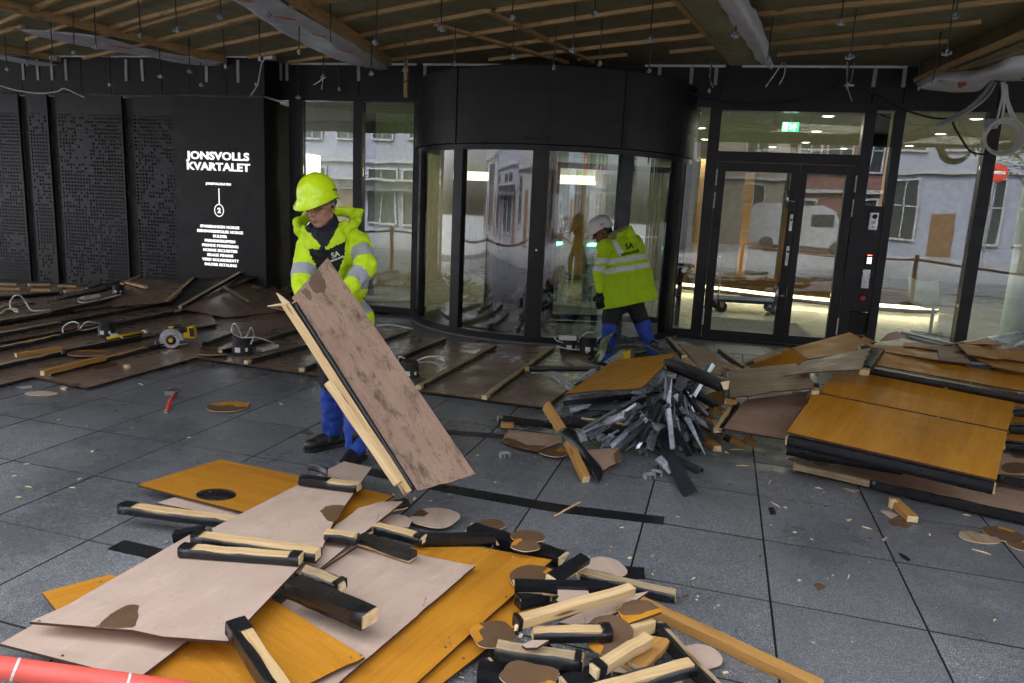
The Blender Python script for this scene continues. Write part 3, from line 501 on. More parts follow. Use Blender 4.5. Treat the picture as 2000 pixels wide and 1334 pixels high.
# torn white foam strip along the top of the wall
def strip(name, s0, s1, off, z0, z1, mat, par, n=60, jag=.02):
    b = MB()
    for i in range(n + 1):
        s = s0 + (s1 - s0) * i / n; b.v += [F(s, off, z0 + rnd.uniform(-jag, jag)), F(s, off, z1), F(s, off + .03, z1), F(s, off + .03, z0)]
    for i in range(n):
        for k in range(3): b.f.append([i * 4 + k, (i + 1) * 4 + k, (i + 1) * 4 + k + 1, i * 4 + k + 1]); b.m.append(0)
    return b.build(name, MT[mat], par)
for a, b_ in ((-6.3, -4.4), (-4.3, -3.2), (-1.3, -.3), (-.1, 1.8)): strip("foam_strip", a, b_, -.085, 3.478, ZS, 'white', sf, 40, .012)
for a, b_ in ((-9.9, -8.2), (-8.1, -6.6)): strip("foam_strip", a, b_, -.53, 3.485, ZS, 'white', sf, 40, .012)
bar("hanging_batten", FPp(792, 112, -.35), FPp(792, 190, -.35), .055, .03, 'ceilwood', sf, up=-FN)

def sheet(name, rows, mat, parent, th=.003, sub=5, wob=.012, seed=1, smooth=True):   # rows of 3D points across, lofted, wavy
    R = [catmull(r, sub) for r in rows]; m = len(R[0]); cols = [catmull([r[i] for r in R], sub) for i in range(m)]; n = len(cols[0])
    b = MB(); off = Vector((seed * 7.3, seed * 3.1, 0))
    for j in range(n):
        for i in range(m):
            p = cols[i][j]; b.v.append(p + Vector((0, 0, 1)) * noise.noise(p * 3.5 + off) * wob + FN * noise.noise(p * 5 - off) * wob)
    for j in range(n - 1):
        for i in range(m - 1): b.f.append([j * m + i, j * m + i + 1, (j + 1) * m + i + 1, (j + 1) * m + i]); b.m.append(0)
    o = b.build(name, mat if not isinstance(mat, str) else MT[mat], parent, smooth); md = o.modifiers.new("thickness", 'SOLIDIFY'); md.thickness = th
    return o
def zs(l, z): return [G(x, y, z) for x, y in l]
def word(s, px, py, px2, py2, z, hgt, par):             # red printing lying on a sheet that faces down
    a, b_ = G(px, py, z), G(px2, py2, z); x = (b_ - a).normalized(); zz = Vector((0, 0, -1)); y = zz.cross(x)
    c = (a + b_) / 2; text("print", s, 0, 0, hgt, par, 0, .002, 1, 'red', (b_ - a).length, Matrix(((x.x, y.x, zz.x, c.x), (x.y, y.y, zz.y, c.y), (x.z, y.z, zz.z, c.z), (0, 0, 0, 1))), .001)
# beams, each with its wrapping
B1 = thing("ceiling_beam", "ceiling beam with sagging white membrane at the upper left, crossing the soffit", "beam")
bar("timber_edge", G(-40, 8, 3.40), G(440, 124, 3.40), .055, .10, 'ceilwood', B1, cut='ceilwood', up=Vector((0, 0, -1)))
sheet("membrane", [zs([(12, 54), (100, 61), (180, 68), (250, 86), (330, 104), (440, 122)], 3.40), zs([(18, 55), (115, 80), (200, 96), (285, 110), (345, 122), (428, 130)], 3.37)], 'tyv', B1, seed=3)
word("rockvek", 95, 66, 150, 71, 3.36, .07, B1); word("vek", 212, 87, 262, 97, 3.35, .09, B1); word("vek", 318, 110, 362, 118, 3.35, .08, B1)
B0 = thing("ceiling_beam", "short stretch of ceiling beam with white strip at the far left corner", "beam")
bar("timber_edge", G(-50, 90, 3.42), G(132, 124, 3.42), .055, .08, 'ceilwood', B0, cut='ceilwood', up=Vector((0, 0, -1))); sheet("membrane", [zs([(-40, 100), (60, 117), (131, 130)], 3.38), zs([(-40, 110), (60, 126), (128, 135)], 3.36)], 'tyv', B0, seed=5)
B2 = thing("ceiling_beam", "wide white membrane-wrapped beam with red printing left of the revolving door", "beam")
bar("timber_edge", G(548, -8, 3.38), G(760, 130, 3.38), .07, .12, 'ceilwood', B2, cut='ceilwood', up=Vector((0, 0, -1)))
sheet("membrane", [zs([(440, -8), (510, 35), (570, 74), (650, 113), (715, 134)], 3.36), zs([(490, -6), (555, 32), (615, 66), (680, 104), (742, 136)], 3.33), zs([(532, -6), (595, 30), (655, 65), (710, 98), (762, 137)], 3.38)], 'tyv', B2, seed=8, wob=.02)
for a in ((532, 32, 580, 39), (606, 66, 640, 73), (655, 96, 690, 103), (460, 0, 495, 4)): word("vek", *a, 3.325, .075, B2)
B3 = thing("ceiling_beam", "boxed beam filled with grey insulation and a hanging white membrane, right of the revolving door", "beam")
bar("timber_edge", G(1308, -10, 3.30), G(1432, 128, 3.30), .05, .18, 'ceilwood', B3, cut='ceilwood', up=Vector((0, 0, -1)))
sheet("insulation", [zs([(1318, -10), (1345, 20), (1380, 62), (1410, 98), (1434, 127)], 3.27), zs([(1355, -10), (1382, 20), (1415, 62), (1440, 98), (1458, 125)], 3.24), zs([(1392, -10), (1418, 24), (1448, 66), (1472, 100), (1484, 122)], 3.27)], 'wool', B3, th=.03, seed=11, wob=.02)
sheet("membrane", [zs([(1388, -10), (1414, 24), (1444, 66), (1468, 100), (1484, 124), (1507, 134)], 3.25), zs([(1430, -10), (1452, 22), (1475, 62), (1490, 96), (1496, 115), (1509, 131)], 3.20), [G(1458, -10, 3.38), G(1476, 22, 3.38), G(1492, 58, 3.38), G(1503, 88, 3.34), G(1503, 105, 3.30), G(1512, 128, 3.24)]], 'tyv', B3, seed=14, wob=.035)
B4 = thing("ceiling_beam", "deep dark timber beam with torn white membrane hanging below it at the right edge", "beam")
def G2(l): return [G(*p) for p in l]
vs = G2([(1790, 160, 3.30), (2060, 46, 3.30)]); vt = [Vector((v.x, v.y, 3.5)) for v in vs]; back = [(v + FU * .12) for v in vs]; bt = [Vector((v.x, v.y, 3.5)) for v in back]
meshobj("side_board", vs + vt + back + bt, [[0, 1, 3, 2], [5, 4, 6, 7], [0, 4, 5, 1], [0, 2, 6, 4]], MT['osb'], B4)
bar("timber_edge", G(1788, 161, 3.29), G(2060, 45, 3.29), .05, .05, 'ceilwood', B4, cut='ceilwood', up=Vector((0, 0, -1))); bar("timber_edge", G(1873, 140, 3.27), G(2060, 82, 3.27), .05, .05, 'ceilwood', B4, cut='ceilwood', up=Vector((0, 0, -1)))
sheet("insulation", [zs([(1800, 158), (1900, 118), (2060, 50)], 3.31), zs([(1860, 145), (1930, 125), (2060, 86)], 3.31)], 'wool', B4, th=.03, seed=19)
sheet("membrane", [G2([(1789, 162, 3.27), (1832, 144, 3.27), (1902, 137, 3.27), (1938, 126, 3.27), (1981, 110, 3.27), (2050, 116, 3.27)]), G2([(1794, 168, 3.18), (1835, 160, 3.16), (1892, 154, 3.14), (1932, 142, 3.15), (1978, 132, 3.17), (2050, 140, 3.15)]), G2([(1803, 173, 3.14), (1841, 177, 3.11), (1905, 177, 3.08), (1938, 157, 3.12), (1974, 161, 3.1), (2050, 162, 3.06)])], 'tyv', B4, seed=23, wob=.03)
for a, w in (((1822, 160, 1846, 157), "vek"),): word(w, *a, 3.13, .05, B4)
for x0, y0, x1, y1 in ((1871, 160, 1888, 172), (1995, 151, 2012, 157)):
    p = G2([(x0, y0, 3.105), (x1, y0, 3.105), (x1, y1, 3.095), (x0, y1, 3.095)]); meshobj("print", p, [[0, 1, 2, 3]], MT['red'], B4)

# ------------------------------------------------------------------ threaded hangers
def make_hanger(L):
    h = bpy.data.objects.new("ceiling_hanger", None); COL.objects.link(h)
    MB().tube([(0, 0, 0), (0, 0, -L)], .0065, 6).build("threaded_rod", MT['galvdark'], h)
    b = MB(); b.box((-.035, -.014, -L - .012), (.035, .014, -L - .004)); b.box((-.035, -.014, -L - .004), (-.029, .014, -L + .014)); b.box((.029, -.014, -L - .004), (.035, .014, -L + .014)); b.tube([(0, 0, -L - .02), (0, 0, -L + .03)], .012, 6); b.build("clip", MT['galv'], h)
    return h
hang = [(285, 40, 332), None]
H1 = [(40, 70, 135), (143, 80, 126), (283, 40, 122), None]
hp = [(9, 69, 136), (52, 80, 127), (98, 39, 117), (143, 26, 104), (184, 11, 94), (268, -20, 75), (341, -20, 54), (430, -20, 32), (368, 70, 141), (311, 83, 151), (435, 56, 130), (506, 36, 116), (390, 104, 169), (329, 118, 174), (170, 115, 175), (213, 106, 169), (258, 112, 161), (585, 17, 103), (645, 2, 92), (523, -15, 5), (738, -10, 78), (862, -10, 57), (890, 43, 128), (793, 60, 136), (1003, -10, 36), (1004, 40, 117), (1087, 50, 133), (1125, 5, 102), (1176, 38, 127), (1276, -5, 86), (1271, 70, 137), (1163, -20, 9), (1446, -20, 64), (1510, 33, 125), (1650, -15, 52), (1673, 14, 105), (1866, -20, 103), (1838, 62, 157), (1875, -20, 20), (582, 130, 186), (660, 125, 178), (1391, 118, 173), (632, 92, 152), (726, 70, 145), (500, 112, 165), (1662, 100, 165), (1800, 120, 175)]
protos = {}
for k, (px, y0, y1) in enumerate(hp):
    p = G(px, y0, ZS - .002)
    off = (FM.inverted() @ p).y
    if off > -.12: p = FPp(px, y0, -.14); p.z = ZS - .002
    z1 = D(px + (y1 - y0) * .02 * (px - 900) / 900, y1, math.hypot(p.x, p.y)).z; L = max(.2, round((ZS - z1) / .06) * .06)
    if L not in protos: o = protos[L] = make_hanger(L)
    else:
        o = protos[L].copy(); COL.objects.link(o)
        for ch in protos[L].children: c = ch.copy(); COL.objects.link(c); c.parent = o
    tag(o, "grey threaded ceiling hanger with a metal clip at its lower end under the stripped soffit", "ceiling hanger", "threaded hangers under the soffit")
    o.matrix_world = Matrix.Translation(p) @ Matrix.Rotation(rnd.uniform(0, 3), 4, 'Z') @ Matrix.Rotation(rnd.uniform(-.05, .05), 4, 'X')
# bent wires dangling from the soffit near the doors
for lab, q in (("bent grey wire pair dangling over the left door jamb", [[(1530, 95), (1529, 120), (1495, 170)], [(1532, 95), (1533, 140), (1522, 165)]]), ("cut grey rod with white tag dangling above the glass doors", [[(1673, 100), (1662, 160)], [(1653, 165), (1664, 198)], [(1655, 90), (1654, 175)]]), ("thin grey wire hanging above the revolving door at its right", [[(1390, 118), (1386, 150), (1393, 172)]]), ("two loose grey wires hanging over the tall left window", [[(632, 100), (630, 150), (612, 166)], [(631, 150), (628, 175)]])):
    t = thing("dangling_wire", lab, "wire"); b = MB()
    for l in q: b.tube(catmull([FPp(x, y, -.3) for x, y in l], 5), .0075, 6)
    b.build("wire", MT['galv'], t)
    if "tag" in lab: MB().box((-.05, -.02, -.02), (.05, .02, .02)).build("tag", MT['white'], t, M=Matrix.Translation(FPp(1659, 165, -.3)))

# cables under the soffit
def cable(name, label, pts, r, mat, cat="cable", extra=None):
    t = thing(name, label, cat); b = MB(); b.tube(catmull(pts, 10), r, 8); b.build("cable", MT[mat], t, True)
    return t
cable("black_cable", "black cable sagging along the fascia from the canopy to the coil at right", [FPp(x, y, -.35) for x, y in ((1255, 150), (1330, 176), (1420, 199), (1520, 202), (1600, 185), (1660, 162), (1710, 185), (1760, 212), (1820, 230), (1862, 231))], .011, 'blackmat')
cable("black_cable", "black cable end curling down from the grey pipe to the coil bracket", [FPp(x, y, -.45) for x, y in ((1860, 231), (1863, 245), (1878, 272), (1895, 295), (1920, 301), (1950, 294))], .012, 'blackmat')
cable("black_cable", "thin black cable slung to the left end of the revolving door canopy", [FPp(x, y, -.5) for x, y in ((735, 185), (765, 172), (790, 160), (805, 152))], .007, 'blackmat')
cable("white_cable", "thin white cable swaying across the top of the perforated sheets", [FPp(x, y, -.62) for x, y in ((-10, 164), (30, 176), (75, 182), (110, 179), (125, 173), (145, 181), (166, 191))], .009, 'cable')
cable("white_cable", "white cable hanging in a curve from a junction box over the sign", [FPp(x, y, -.62) for x, y in ((522, 112), (512, 122), (508, 140), (503, 165), (490, 186))], .009, 'cable'); jb = thing("junction_box", "small white junction box at the soffit edge above the sign", "junction box", M=FM @ Matrix.Translation(FM.inverted() @ FPp(527, 112, -.62))); MB().box((-.07, -.05, -.03), (.07, .05, .03)).build("box", MT['white'], jb)
pc = thing("cable_pipes", "pair of grey flexible pipes hanging obliquely from the torn membrane at right", "pipe"); b = MB(); b.tube(catmull([FPp(x, y, -.55) for x, y in ((1938, 157), (1920, 185), (1890, 212), (1855, 232), (1828, 246))], 8), .022, 10); b.tube(catmull([FPp(x, y, -.6) for x, y in ((1944, 160), (1930, 186), (1900, 212), (1862, 234), (1840, 243))], 8), .016, 10); b.build("pipe", MT['grey'], pc, True)
co = thing("cable_coil", "coil of white cable hanging from the soffit at the right edge", "cable coil"); b = MB(); cc_ = FM.inverted() @ FPp(1958, 268, -.7)
for q in range(6):
    R = .20 - q * .009; b.tube([FM @ Vector((cc_.x + R * math.cos(a * .2618), cc_.y + .02 * (q - 3) + .01 * math.sin(a * .5), cc_.z + R * 1.0 * math.sin(a * .2618))) for a in range(25)], .0105, 8, caps=False)
b.build("coil", MT['cable'], co, True); b = MB()
for l in (((1955, 160), (1958, 185), (1952, 215), (1945, 242)), ((1962, 160), (1964, 190), (1974, 225), (1990, 255), (2004, 290)), ((1958, 160), (1961, 200), (1955, 235), (1940, 250)), ((1966, 165), (1969, 195), (1982, 228), (2010, 275))): b.tube(catmull([FPp(x, y, -.7) for x, y in l], 6), .012, 8)
b.build("hanging_cable", MT['cable'], co, True); MB().box((-.06, -.03, -.05), (.06, .03, .05)).build("connector", MT['grey'], co, M=Matrix.Translation(FPp(1936, 242, -.7)))

# ================================================================== STREET BEHIND THE CAMERA (seen mirrored in the glass)
def house(x0, x1, y, H, mat, label, wins, floors, doormat='wdoor', shop=False, rot=0):
    h = thing("street_house", label, "house", M=Matrix.Translation((x0, y, -.03)) @ Matrix.Rotation(rot, 4, 'Z')); W = x1 - x0
    MB().box((0, -6, 0), (W, 0, H)).build("wall", MT[mat], h); b = MB(); b.add([(-.2, .35, H), (W + .2, .35, H), (W + .2, -6.3, H), (-.2, -6.3, H), (-.2, -3, H + 2.2), (W + .2, -3, H + 2.2)], [[0, 1, 5, 4], [3, 4, 5, 2], [0, 4, 3], [1, 2, 5], [3, 2, 1, 0]]); b.build("roof", MT['roof'], h)
    fh = H / floors
    for f in range(floors):
        for k in range(wins):
            cx = W * (k + .5) / wins; w = .55; z0, z1 = f * fh + .9, f * fh + fh - .6
            if f == 0 and k % 3 == 1:
                d = MB().box((cx - .55, .003, 0), (cx + .55, .06, 2.3)).build("door", MT[doormat], h); continue
            if f == 0 and shop: w, z0 = .85, .5
            wn = MB(); wn.box((cx - w - .1, .002, z0 - .1), (cx - w, .09, z1 + .1)); wn.box((cx + w, .002, z0 - .1), (cx + w + .1, .09, z1 + .1)); wn.box((cx - w, .002, z1), (cx + w, .09, z1 + .1)); wn.box((cx - w, .002, z0 - .1), (cx + w, .14, z0)); wn.box((cx - .03, .012, z0), (cx + .03, .05, z1)); wn.box((cx - w, .012, (z0 + z1) / 2 + .2), (cx + w, .05, (z0 + z1) / 2 + .26))
            o = wn.build("window", MT['trim'], h); MB().box((cx - w, .003, z0), (cx + w, .010, z1)).build("pane", MT['win'], o)
    bb = MB(); bb.box((-.02, .002, fh - .28), (W + .02, .18, fh - .1)); bb.box((-.1, .002, H - .3), (W + .1, .3, H - .001)); bb.build("cornice", MT['trim'], h); return h
hz = [(-34, -23, 'houseB', 14, "white rendered street house with slate roof, mirrored faintly at the far left", 5, 3), (-22.8, -12, 'houseA', 15, "lilac grey street house with white cornice, mirrored in the left windows", 5, 4), (-11.8, -3, 'houseB', 14, "white street house with tall windows, mirrored in the curved door glass", 4, 4), (-9.5, .6, 'houseD', 12, "cream street house with wooden door, mirrored in the left door leaf", 3, 3), (.9, 5.4, 'houseC', 10, "red rendered street house, mirrored in the right leaf of the doors", 3, 3), (5.6, 13, 'houseA', 9, "pale lilac street house behind the trees, mirrored in the tall right window", 4, 2), (16, 30, 'houseD', 10, "cream street house at the far right end of the street", 5, 3)]
for x0, x1, m, H, lab, w, f in hz: house(x0, x1, -11.5 if x1 <= -3 else -24, H, m, lab, w, f, shop=(w == 5))
tg = thing("street_canopy", "white lit shop awning rail, mirrored as a bright band in the left windows", "awning", M=Matrix.Translation((-18, -11.2, 2.55))); MB().box((-4, 0, 0), (5, .8, .12)).build("rail", MT['trim'], tg); MB().box((-4, .1, -.5), (5, .14, 0)).build("valance", MT['trim'], tg)
def tree(x, y, h, label):
    t = thing("street_tree", label, "tree", loc=(x, y, -.03)); b = MB(); b.tube([(0, 0, 0), (.05, .02, h * .3), (-.05, .05, h * .6), (.1, 0, h * .85)], [.22, .17, .1, .04], 8)
    for k in range(7):
        an = k * 2.4; b.tube([(0, 0, h * (.3 + .05 * k)), (math.cos(an) * 1.2, math.sin(an) * 1.2, h * (.45 + .05 * k))], [.07, .02], 6)
    b.build("trunk", MT['bark'], t); b = MB(); r = random.Random(int(x * 10))
    for k in range(2600):
        c = r.randint(0, 13); cr = random.Random(c + int(x)); ctr = Vector((cr.uniform(-1.9, 1.9), cr.uniform(-1.9, 1.9), h * cr.uniform(.42, .98))); d = Vector((r.gauss(0, 1), r.gauss(0, 1), r.gauss(0, .8))).normalized() * (r.random() ** .5) * 1.05; p = ctr + d
        q = Matrix.Rotation(r.uniform(0, 6), 3, 'Z') @ Matrix.Rotation(r.uniform(-1, 1), 3, 'X'); b.add([p + q @ Vector(v) for v in ((-.12, 0, 0), (0, -.07, .02), (.12, 0, 0), (0, .07, .02))], [[0, 1, 2, 3]])
    b.build("crown", MT['leaf'], t)
tree(10.5, -15, 7.5, "leafy street tree mirrored in the tall right window"); tree(14, -17, 8.5, "taller street tree behind the other, mirrored at the right"); tree(36, -6, 8, "street tree far right along the road, mirrored dimly")
van = thing("delivery_van", "white delivery van parked across the street, mirrored in the left door leaf", "van", M=Matrix.Translation((1.9, -20.6, -.03)) @ Matrix.Rotation(.05, 4, 'Z'))
pr = [(-2.4, .35), (-2.4, 2.2), (-2.2, 2.4), (.9, 2.4), (1.5, 2.1), (2.1, 1.3), (2.6, 1.1), (2.7, .8), (2.7, .35)]
b = MB(); n_ = len(pr); b.add([(x, s * .95, z) for s in (-1, 1) for x, z in pr], [list(range(n_)), list(range(n_, 2 * n_))[::-1]] + [[k, n_ + k, n_ + (k + 1) % n_, (k + 1) % n_] for k in range(n_)]); b.build("body", MT['vanw'], van)
b = MB(); b.add([(1.55, -.8, 2.02), (1.55, .8, 2.02), (2.09, .82, 1.34), (2.09, -.82, 1.34)], [[3, 2, 1, 0]]); b.v = [v + Vector((.02, 0, .02)) for v in b.v]; b.build("windscreen", MT['win'], van); b = MB(); b.box((.5, .951, 1.35), (1.5, .962, 2.0)); b.box((.5, -.962, 1.35), (1.5, -.951, 2.0)); b.build("side_window", MT['win'], van)
for x in (-1.5, 1.75):
    for s in (-1, 1): MB().lathe([(.001, -.11), (.2, -.11), (.34, -.1), (.36, 0), (.34, .1), (.2, .11), (.001, .11)], 20, M=Matrix.Translation((x, s * .86, .36)) @ Matrix.Rotation(math.pi / 2, 4, 'X')).build("wheel", MT['tyre'], van, True)
for s in (-.65, .65): MB().box((2.66, s - .14, .82), (2.72, s + .14, .98)).build("headlight", emis("headlamp", (1, .97, .9), 4), van)
# barrier posts and red barrier line round the site
posts3 = [((-5.3, 5.5), "orange barrier post beside the site at the left, mirrored in the left window"), ((5.5, 2.5), "orange barrier post at the right of the site, mirrored in the tall window"), ((-2.6, .35), "orange barrier post just left of the camera"), ((9.5, 5.2), "orange barrier post far right near the glazing, mirrored at the edge"), ((1.6, -.9), "orange barrier post behind the camera"), ((-7.9, 8.6), "orange barrier post at the left end of the barrier line")]
for (x, y), lab in posts3:
    p = thing("barrier_post", lab, "barrier post", loc=(x, y, 0)); MB().lathe([(.001, .001), (.2, .001), (.2, .03), (.12, .06), (.05, .07)], 20).build("base", MT['blackmat'], p, True); MB().lathe([(.045, .07), (.045, 1.0), (.03, 1.03), (.001, 1.035)], 16).build("tube", MT['post'], p, True); MB().lathe([(.0465, .72), (.0465, .84)], 16).build("grey_band", MT['grey'], p, True)
def tapeline(a, b_, sag, label, w=.05):
    t = thing("barrier_tape", label, "barrier tape"); bb = MB(); n = 24
    for i in range(n + 1):
        q = i / n; p = Vector(a).lerp(Vector(b_), q) - Vector((0, 0, sag * 4 * q * (1 - q))); tw = .5 * math.sin(q * 9); d = Vector((0, math.sin(tw), math.cos(tw))) * w / 2; bb.v += [p - d, p + d]
    for i in range(n): bb.f.append([2 * i, 2 * i + 1, 2 * i + 3, 2 * i + 2]); bb.m.append(0)
    o = bb.build("tape", MT['tape'], t, True); md = o.modifiers.new("t", 'SOLIDIFY'); md.thickness = .002
tapeline((-5.3, 5.5, .95), (-7.9, 8.6, .95), .1, "red barrier tape along the left side of the site"); tapeline((-5.3, 5.5, .95), (-2.6, .35, .95), .15, "red barrier tape running back from the left post"); tapeline((5.5, 2.5, .93), (9.5, 5.2, .93), .1, "red barrier tape along the right side of the site, mirrored in the window"); tapeline((1.6, -.9, .95), (5.5, 2.5, .93), .12, "red barrier tape behind the camera toward the right post")
# the red tube-like tape crossing the lower left corner
a, b_ = D(-60, 1296, 1.42), D(300, 1343, 1.36); t = thing("barrier_tube", "red and white barrier tape rolled tight, crossing the lower left corner close up", "barrier tape")
x = (b_ - a); MB().tube([a - x * .4, a, a + x * .5, b_, b_ + x * 1.0], .019, 12).build("tape_roll", MT['tape'], t, True)
for px in (24, 243):
    c = a + x * ((px + 60) / 360); MB().tube([c - x.normalized() * .0022, c + x.normalized() * .0022], .0194, 12).build("white_line", MT['white'], t)
sgn = thing("no_entry_sign", "red round no entry sign on a grey pole, mirrored in the tall window", "road sign", loc=(8.25, -9, -.03)); MB().tube([(0, 0, 0), (0, 0, 3.7)], .03, 10).build("pole", MT['galv'], sgn); Mx = Matrix.Translation((0, .04, 3.4)) @ Matrix.Rotation(-math.pi / 2, 4, 'X'); MB().lathe([(.001, .01), (.3, .01), (.3, 0), (.001, 0)], 32, M=Mx).build("disc", MT['red'], sgn); MB().box((-.21, .051, 3.35), (.21, .054, 3.45)).build("white_bar", MT['white'], sgn)
# ================================================================== DEBRIS
ZM = dict(a=(0, 864, .3523), b=(650, 864, .3523), c=(1300, 864, .3523), m=(0, 430, .3523), n=(650, 430, .3523), o=(1300, 430, .3523), p1=(0, 500, .2024), p2=(280, 490, .2099), p3=(960, 620, .2698), p4=(1300, 620, .2249), p5=(1600, 620, .2398), p6=(900, 1050, .265), p7=(560, 890, .2), p8=(1500, 820, .25), f=(0, 0, 1))
def V(k, l): x0, y0, s = ZM[k]; return [(x0 + s * q[0], y0 + s * q[1]) + tuple(q[2:]) for q in l]
def plane3(refs):
    P = [G(*r) for r in refs]; n = (P[1] - P[0]).cross(P[2] - P[0]).normalized()
    return P[0], (n if n.z > 0 else -n)
def onpl(px, py, P, N): d = ray(px, py); return EYE + d * ((P - EYE).dot(N) / d.dot(N))
def slab(name, pts, N, th, mats, parent=None, jag=(), amp=.012, x=None, seed=0, curl=0, fine=.03):      # flat board with outline pts (3D), mats = (top, bottom, edge)
    r = random.Random(seed); O = pts[0].copy(); x = ((pts[1] - pts[0]) if x is None else x); x = (x - N * x.dot(N)).normalized(); y = N.cross(x)
    M = Matrix(((x.x, y.x, N.x, O.x), (x.y, y.y, N.y, O.y), (x.z, y.z, N.z, O.z), (0, 0, 0, 1))); Mi = M.inverted(); P = [Mi @ p for p in pts]; out = []
    for i, p in enumerate(P):
        q = P[(i + 1) % len(P)]; out.append(p)
        if jag == 'all' or i in jag:
            L = (q - p).length; n = max(2, int(L / fine)); d = (q - p).normalized(); pe = Vector((-d.y, d.x, 0))
            for k in range(1, n): u = k / n; out.append(p.lerp(q, u) + pe * (noise.noise(Vector((seed * 5.1 + u * L * 9, i * 3.3, 0))) * amp * 1.6 + r.uniform(-amp, amp) * .35))
    n = len(out); b = bmesh.new(); tv = [b.verts.new((p.x, p.y, 0)) for p in out]; bv = [b.verts.new((p.x, p.y, -th)) for p in out]
    ft = b.faces.new(tv); fb = b.faces.new(bv[::-1]); ft.normal_update(); flip = ft.normal.z < 0; fb.material_index = 1
    for i in range(n): e = b.faces.new((tv[i], bv[i], bv[(i + 1) % n], tv[(i + 1) % n])); e.material_index = 2
    bmesh.ops.recalc_face_normals(b, faces=b.faces); bmesh.ops.triangulate(b, faces=[ft, fb])
    if curl:
        bmesh.ops.subdivide_edges(b, edges=b.edges, cuts=3, use_grid_fill=True)
        for v in b.verts: v.co.z += noise.noise(Vector((v.co.x * 1.7 + seed, v.co.y * 1.7, seed * 1.3))) * curl
    me = bpy.data.meshes.new(name); b.to_mesh(me); b.free()
    for m in mats: me.materials.append(MT[m])
    o = bpy.data.objects.new(name, me); COL.objects.link(o); o.matrix_world = M
    if parent is not None: o.parent = parent; o.matrix_parent_inverse = parent.matrix_world.inverted()
    return o
def nail_at(p, parent, L=.035, N=Vector((0, 0, 1))):
    d = (N + Vector((rnd.uniform(-.4, .4), rnd.uniform(-.4, .4), 0))).normalized(); b = MB(); b.tube([p, p + d * L], .0014, 5); b.tube([p + d * L, p + d * (L + .0015)], .0035, 6); b.build("nail", MT['steel'], parent)
def panel(label, poly, refs, mats=('pink', 'orange', 'edge'), th=.010, jag=(), amp=.012, patches=(), nails=(), gx=None, name="ceiling_panel", cat="panel", seed=None, screws=(), curl=0, holes=(), group=None):
    P, N = plane3(refs); pts = [onpl(q[0], q[1], P, N) for q in poly]; seed = rnd.randint(1, 999) if seed is None else seed
    x = None if gx is None else onpl(gx[1][0], gx[1][1], P, N) - onpl(gx[0][0], gx[0][1], P, N)
    t = thing(name, label, cat, loc=pts[0], group=group); t.matrix_world = Matrix.Translation(pts[0])
    slab("board", pts, N, th, mats, t, jag, amp, x, seed, curl)
    for k, (pp, m) in enumerate(patches): slab("torn_patch", [onpl(q[0], q[1], P + N * .0012, N) for q in pp], N, .0011, (m, m, m), t, 'all', .006, None, seed + k + 3, fine=.012)
    def loc(p): return t.matrix_world.inverted() @ p
    for q in nails: nail_at(loc(onpl(q[0], q[1], P, N)), t, N=N)
    if screws:
        b = MB()
        for q in screws: p = loc(onpl(q[0], q[1], P + N * .0005, N)); b.tube([p, p + N * .002], .005, 8)
        b.build("screw_heads", MT['steel'], t)
    return t
def ell(cx, cy, rx, ry, n=16, rot=0):
    return [(cx + rx * math.cos(2 * math.pi * k / n) * math.cos(rot) - ry * math.sin(2 * math.pi * k / n) * math.sin(rot), cy + rx * math.cos(2 * math.pi * k / n) * math.sin(rot) + ry * math.sin(2 * math.pi * k / n) * math.cos(rot)) for k in range(n)]
def wrapmesh(L, w, h, t0, t1, mode, seed, e=.003):
    r = random.Random(seed); b = MB(); n = max(5, int((t1 - t0) * L / .05)); ny = lambda: r.uniform(-.0016, .0016)
    for i in range(n + 1):
        u = t0 + (t1 - t0) * i / n; xx = u * L + (r.uniform(-.012, .012) if i in (0, n) else 0); k = noise.noise(Vector((u * L * 7, seed, 0))); lip = k * h * .35; W = w / 2 + e
        if mode == 'U': sec = [(-W, -h * .12 + lip), (-W - .001, -h * .6), (-W, -h - e), (0, -h - e - .001), (W, -h - e), (W + .001, -h * .6), (W, -h * .12 - lip)]
        elif mode == 'N': sec = [(-W, -h * .72 + lip), (-W - .001, -h * .4), (-W, e), (0, e + .001), (W, e), (W + .001, -h * .4), (W, -h * .72 - lip)]
        elif mode == 'L': sec = [(-W * .2 + k * w * .2, e), (-W * .7, e + .001), (-W, e), (-W - .001, -h * .5), (-W, -h - e), (0, -h - e), (W, -h - e)]
        else: sec = [(-W, -h - e), (-W - .001, -h * .5), (-W, e), (0, e + .002), (W, e), (W + .001, -h * .5), (W, -h - e), (-W, -h - e)]
        for y, z in sec: b.v.append(Vector((xx, y + ny(), z + ny())))
        m = len(sec)
    for i in range(n):
        for k in range(m - 1): b.f.append([i * m + k, (i + 1) * m + k, (i + 1) * m + k + 1, i * m + k + 1]); b.m.append(0)
    if mode == 'full' or mode == 'N':
        if t1 >= .98: b.f.append([n * m + k for k in range(m - (mode == 'full'))]); b.m.append(0)
        if t0 <= .02: b.f.append([k for k in range(m - (mode == 'full'))][::-1]); b.m.append(0)
    return b
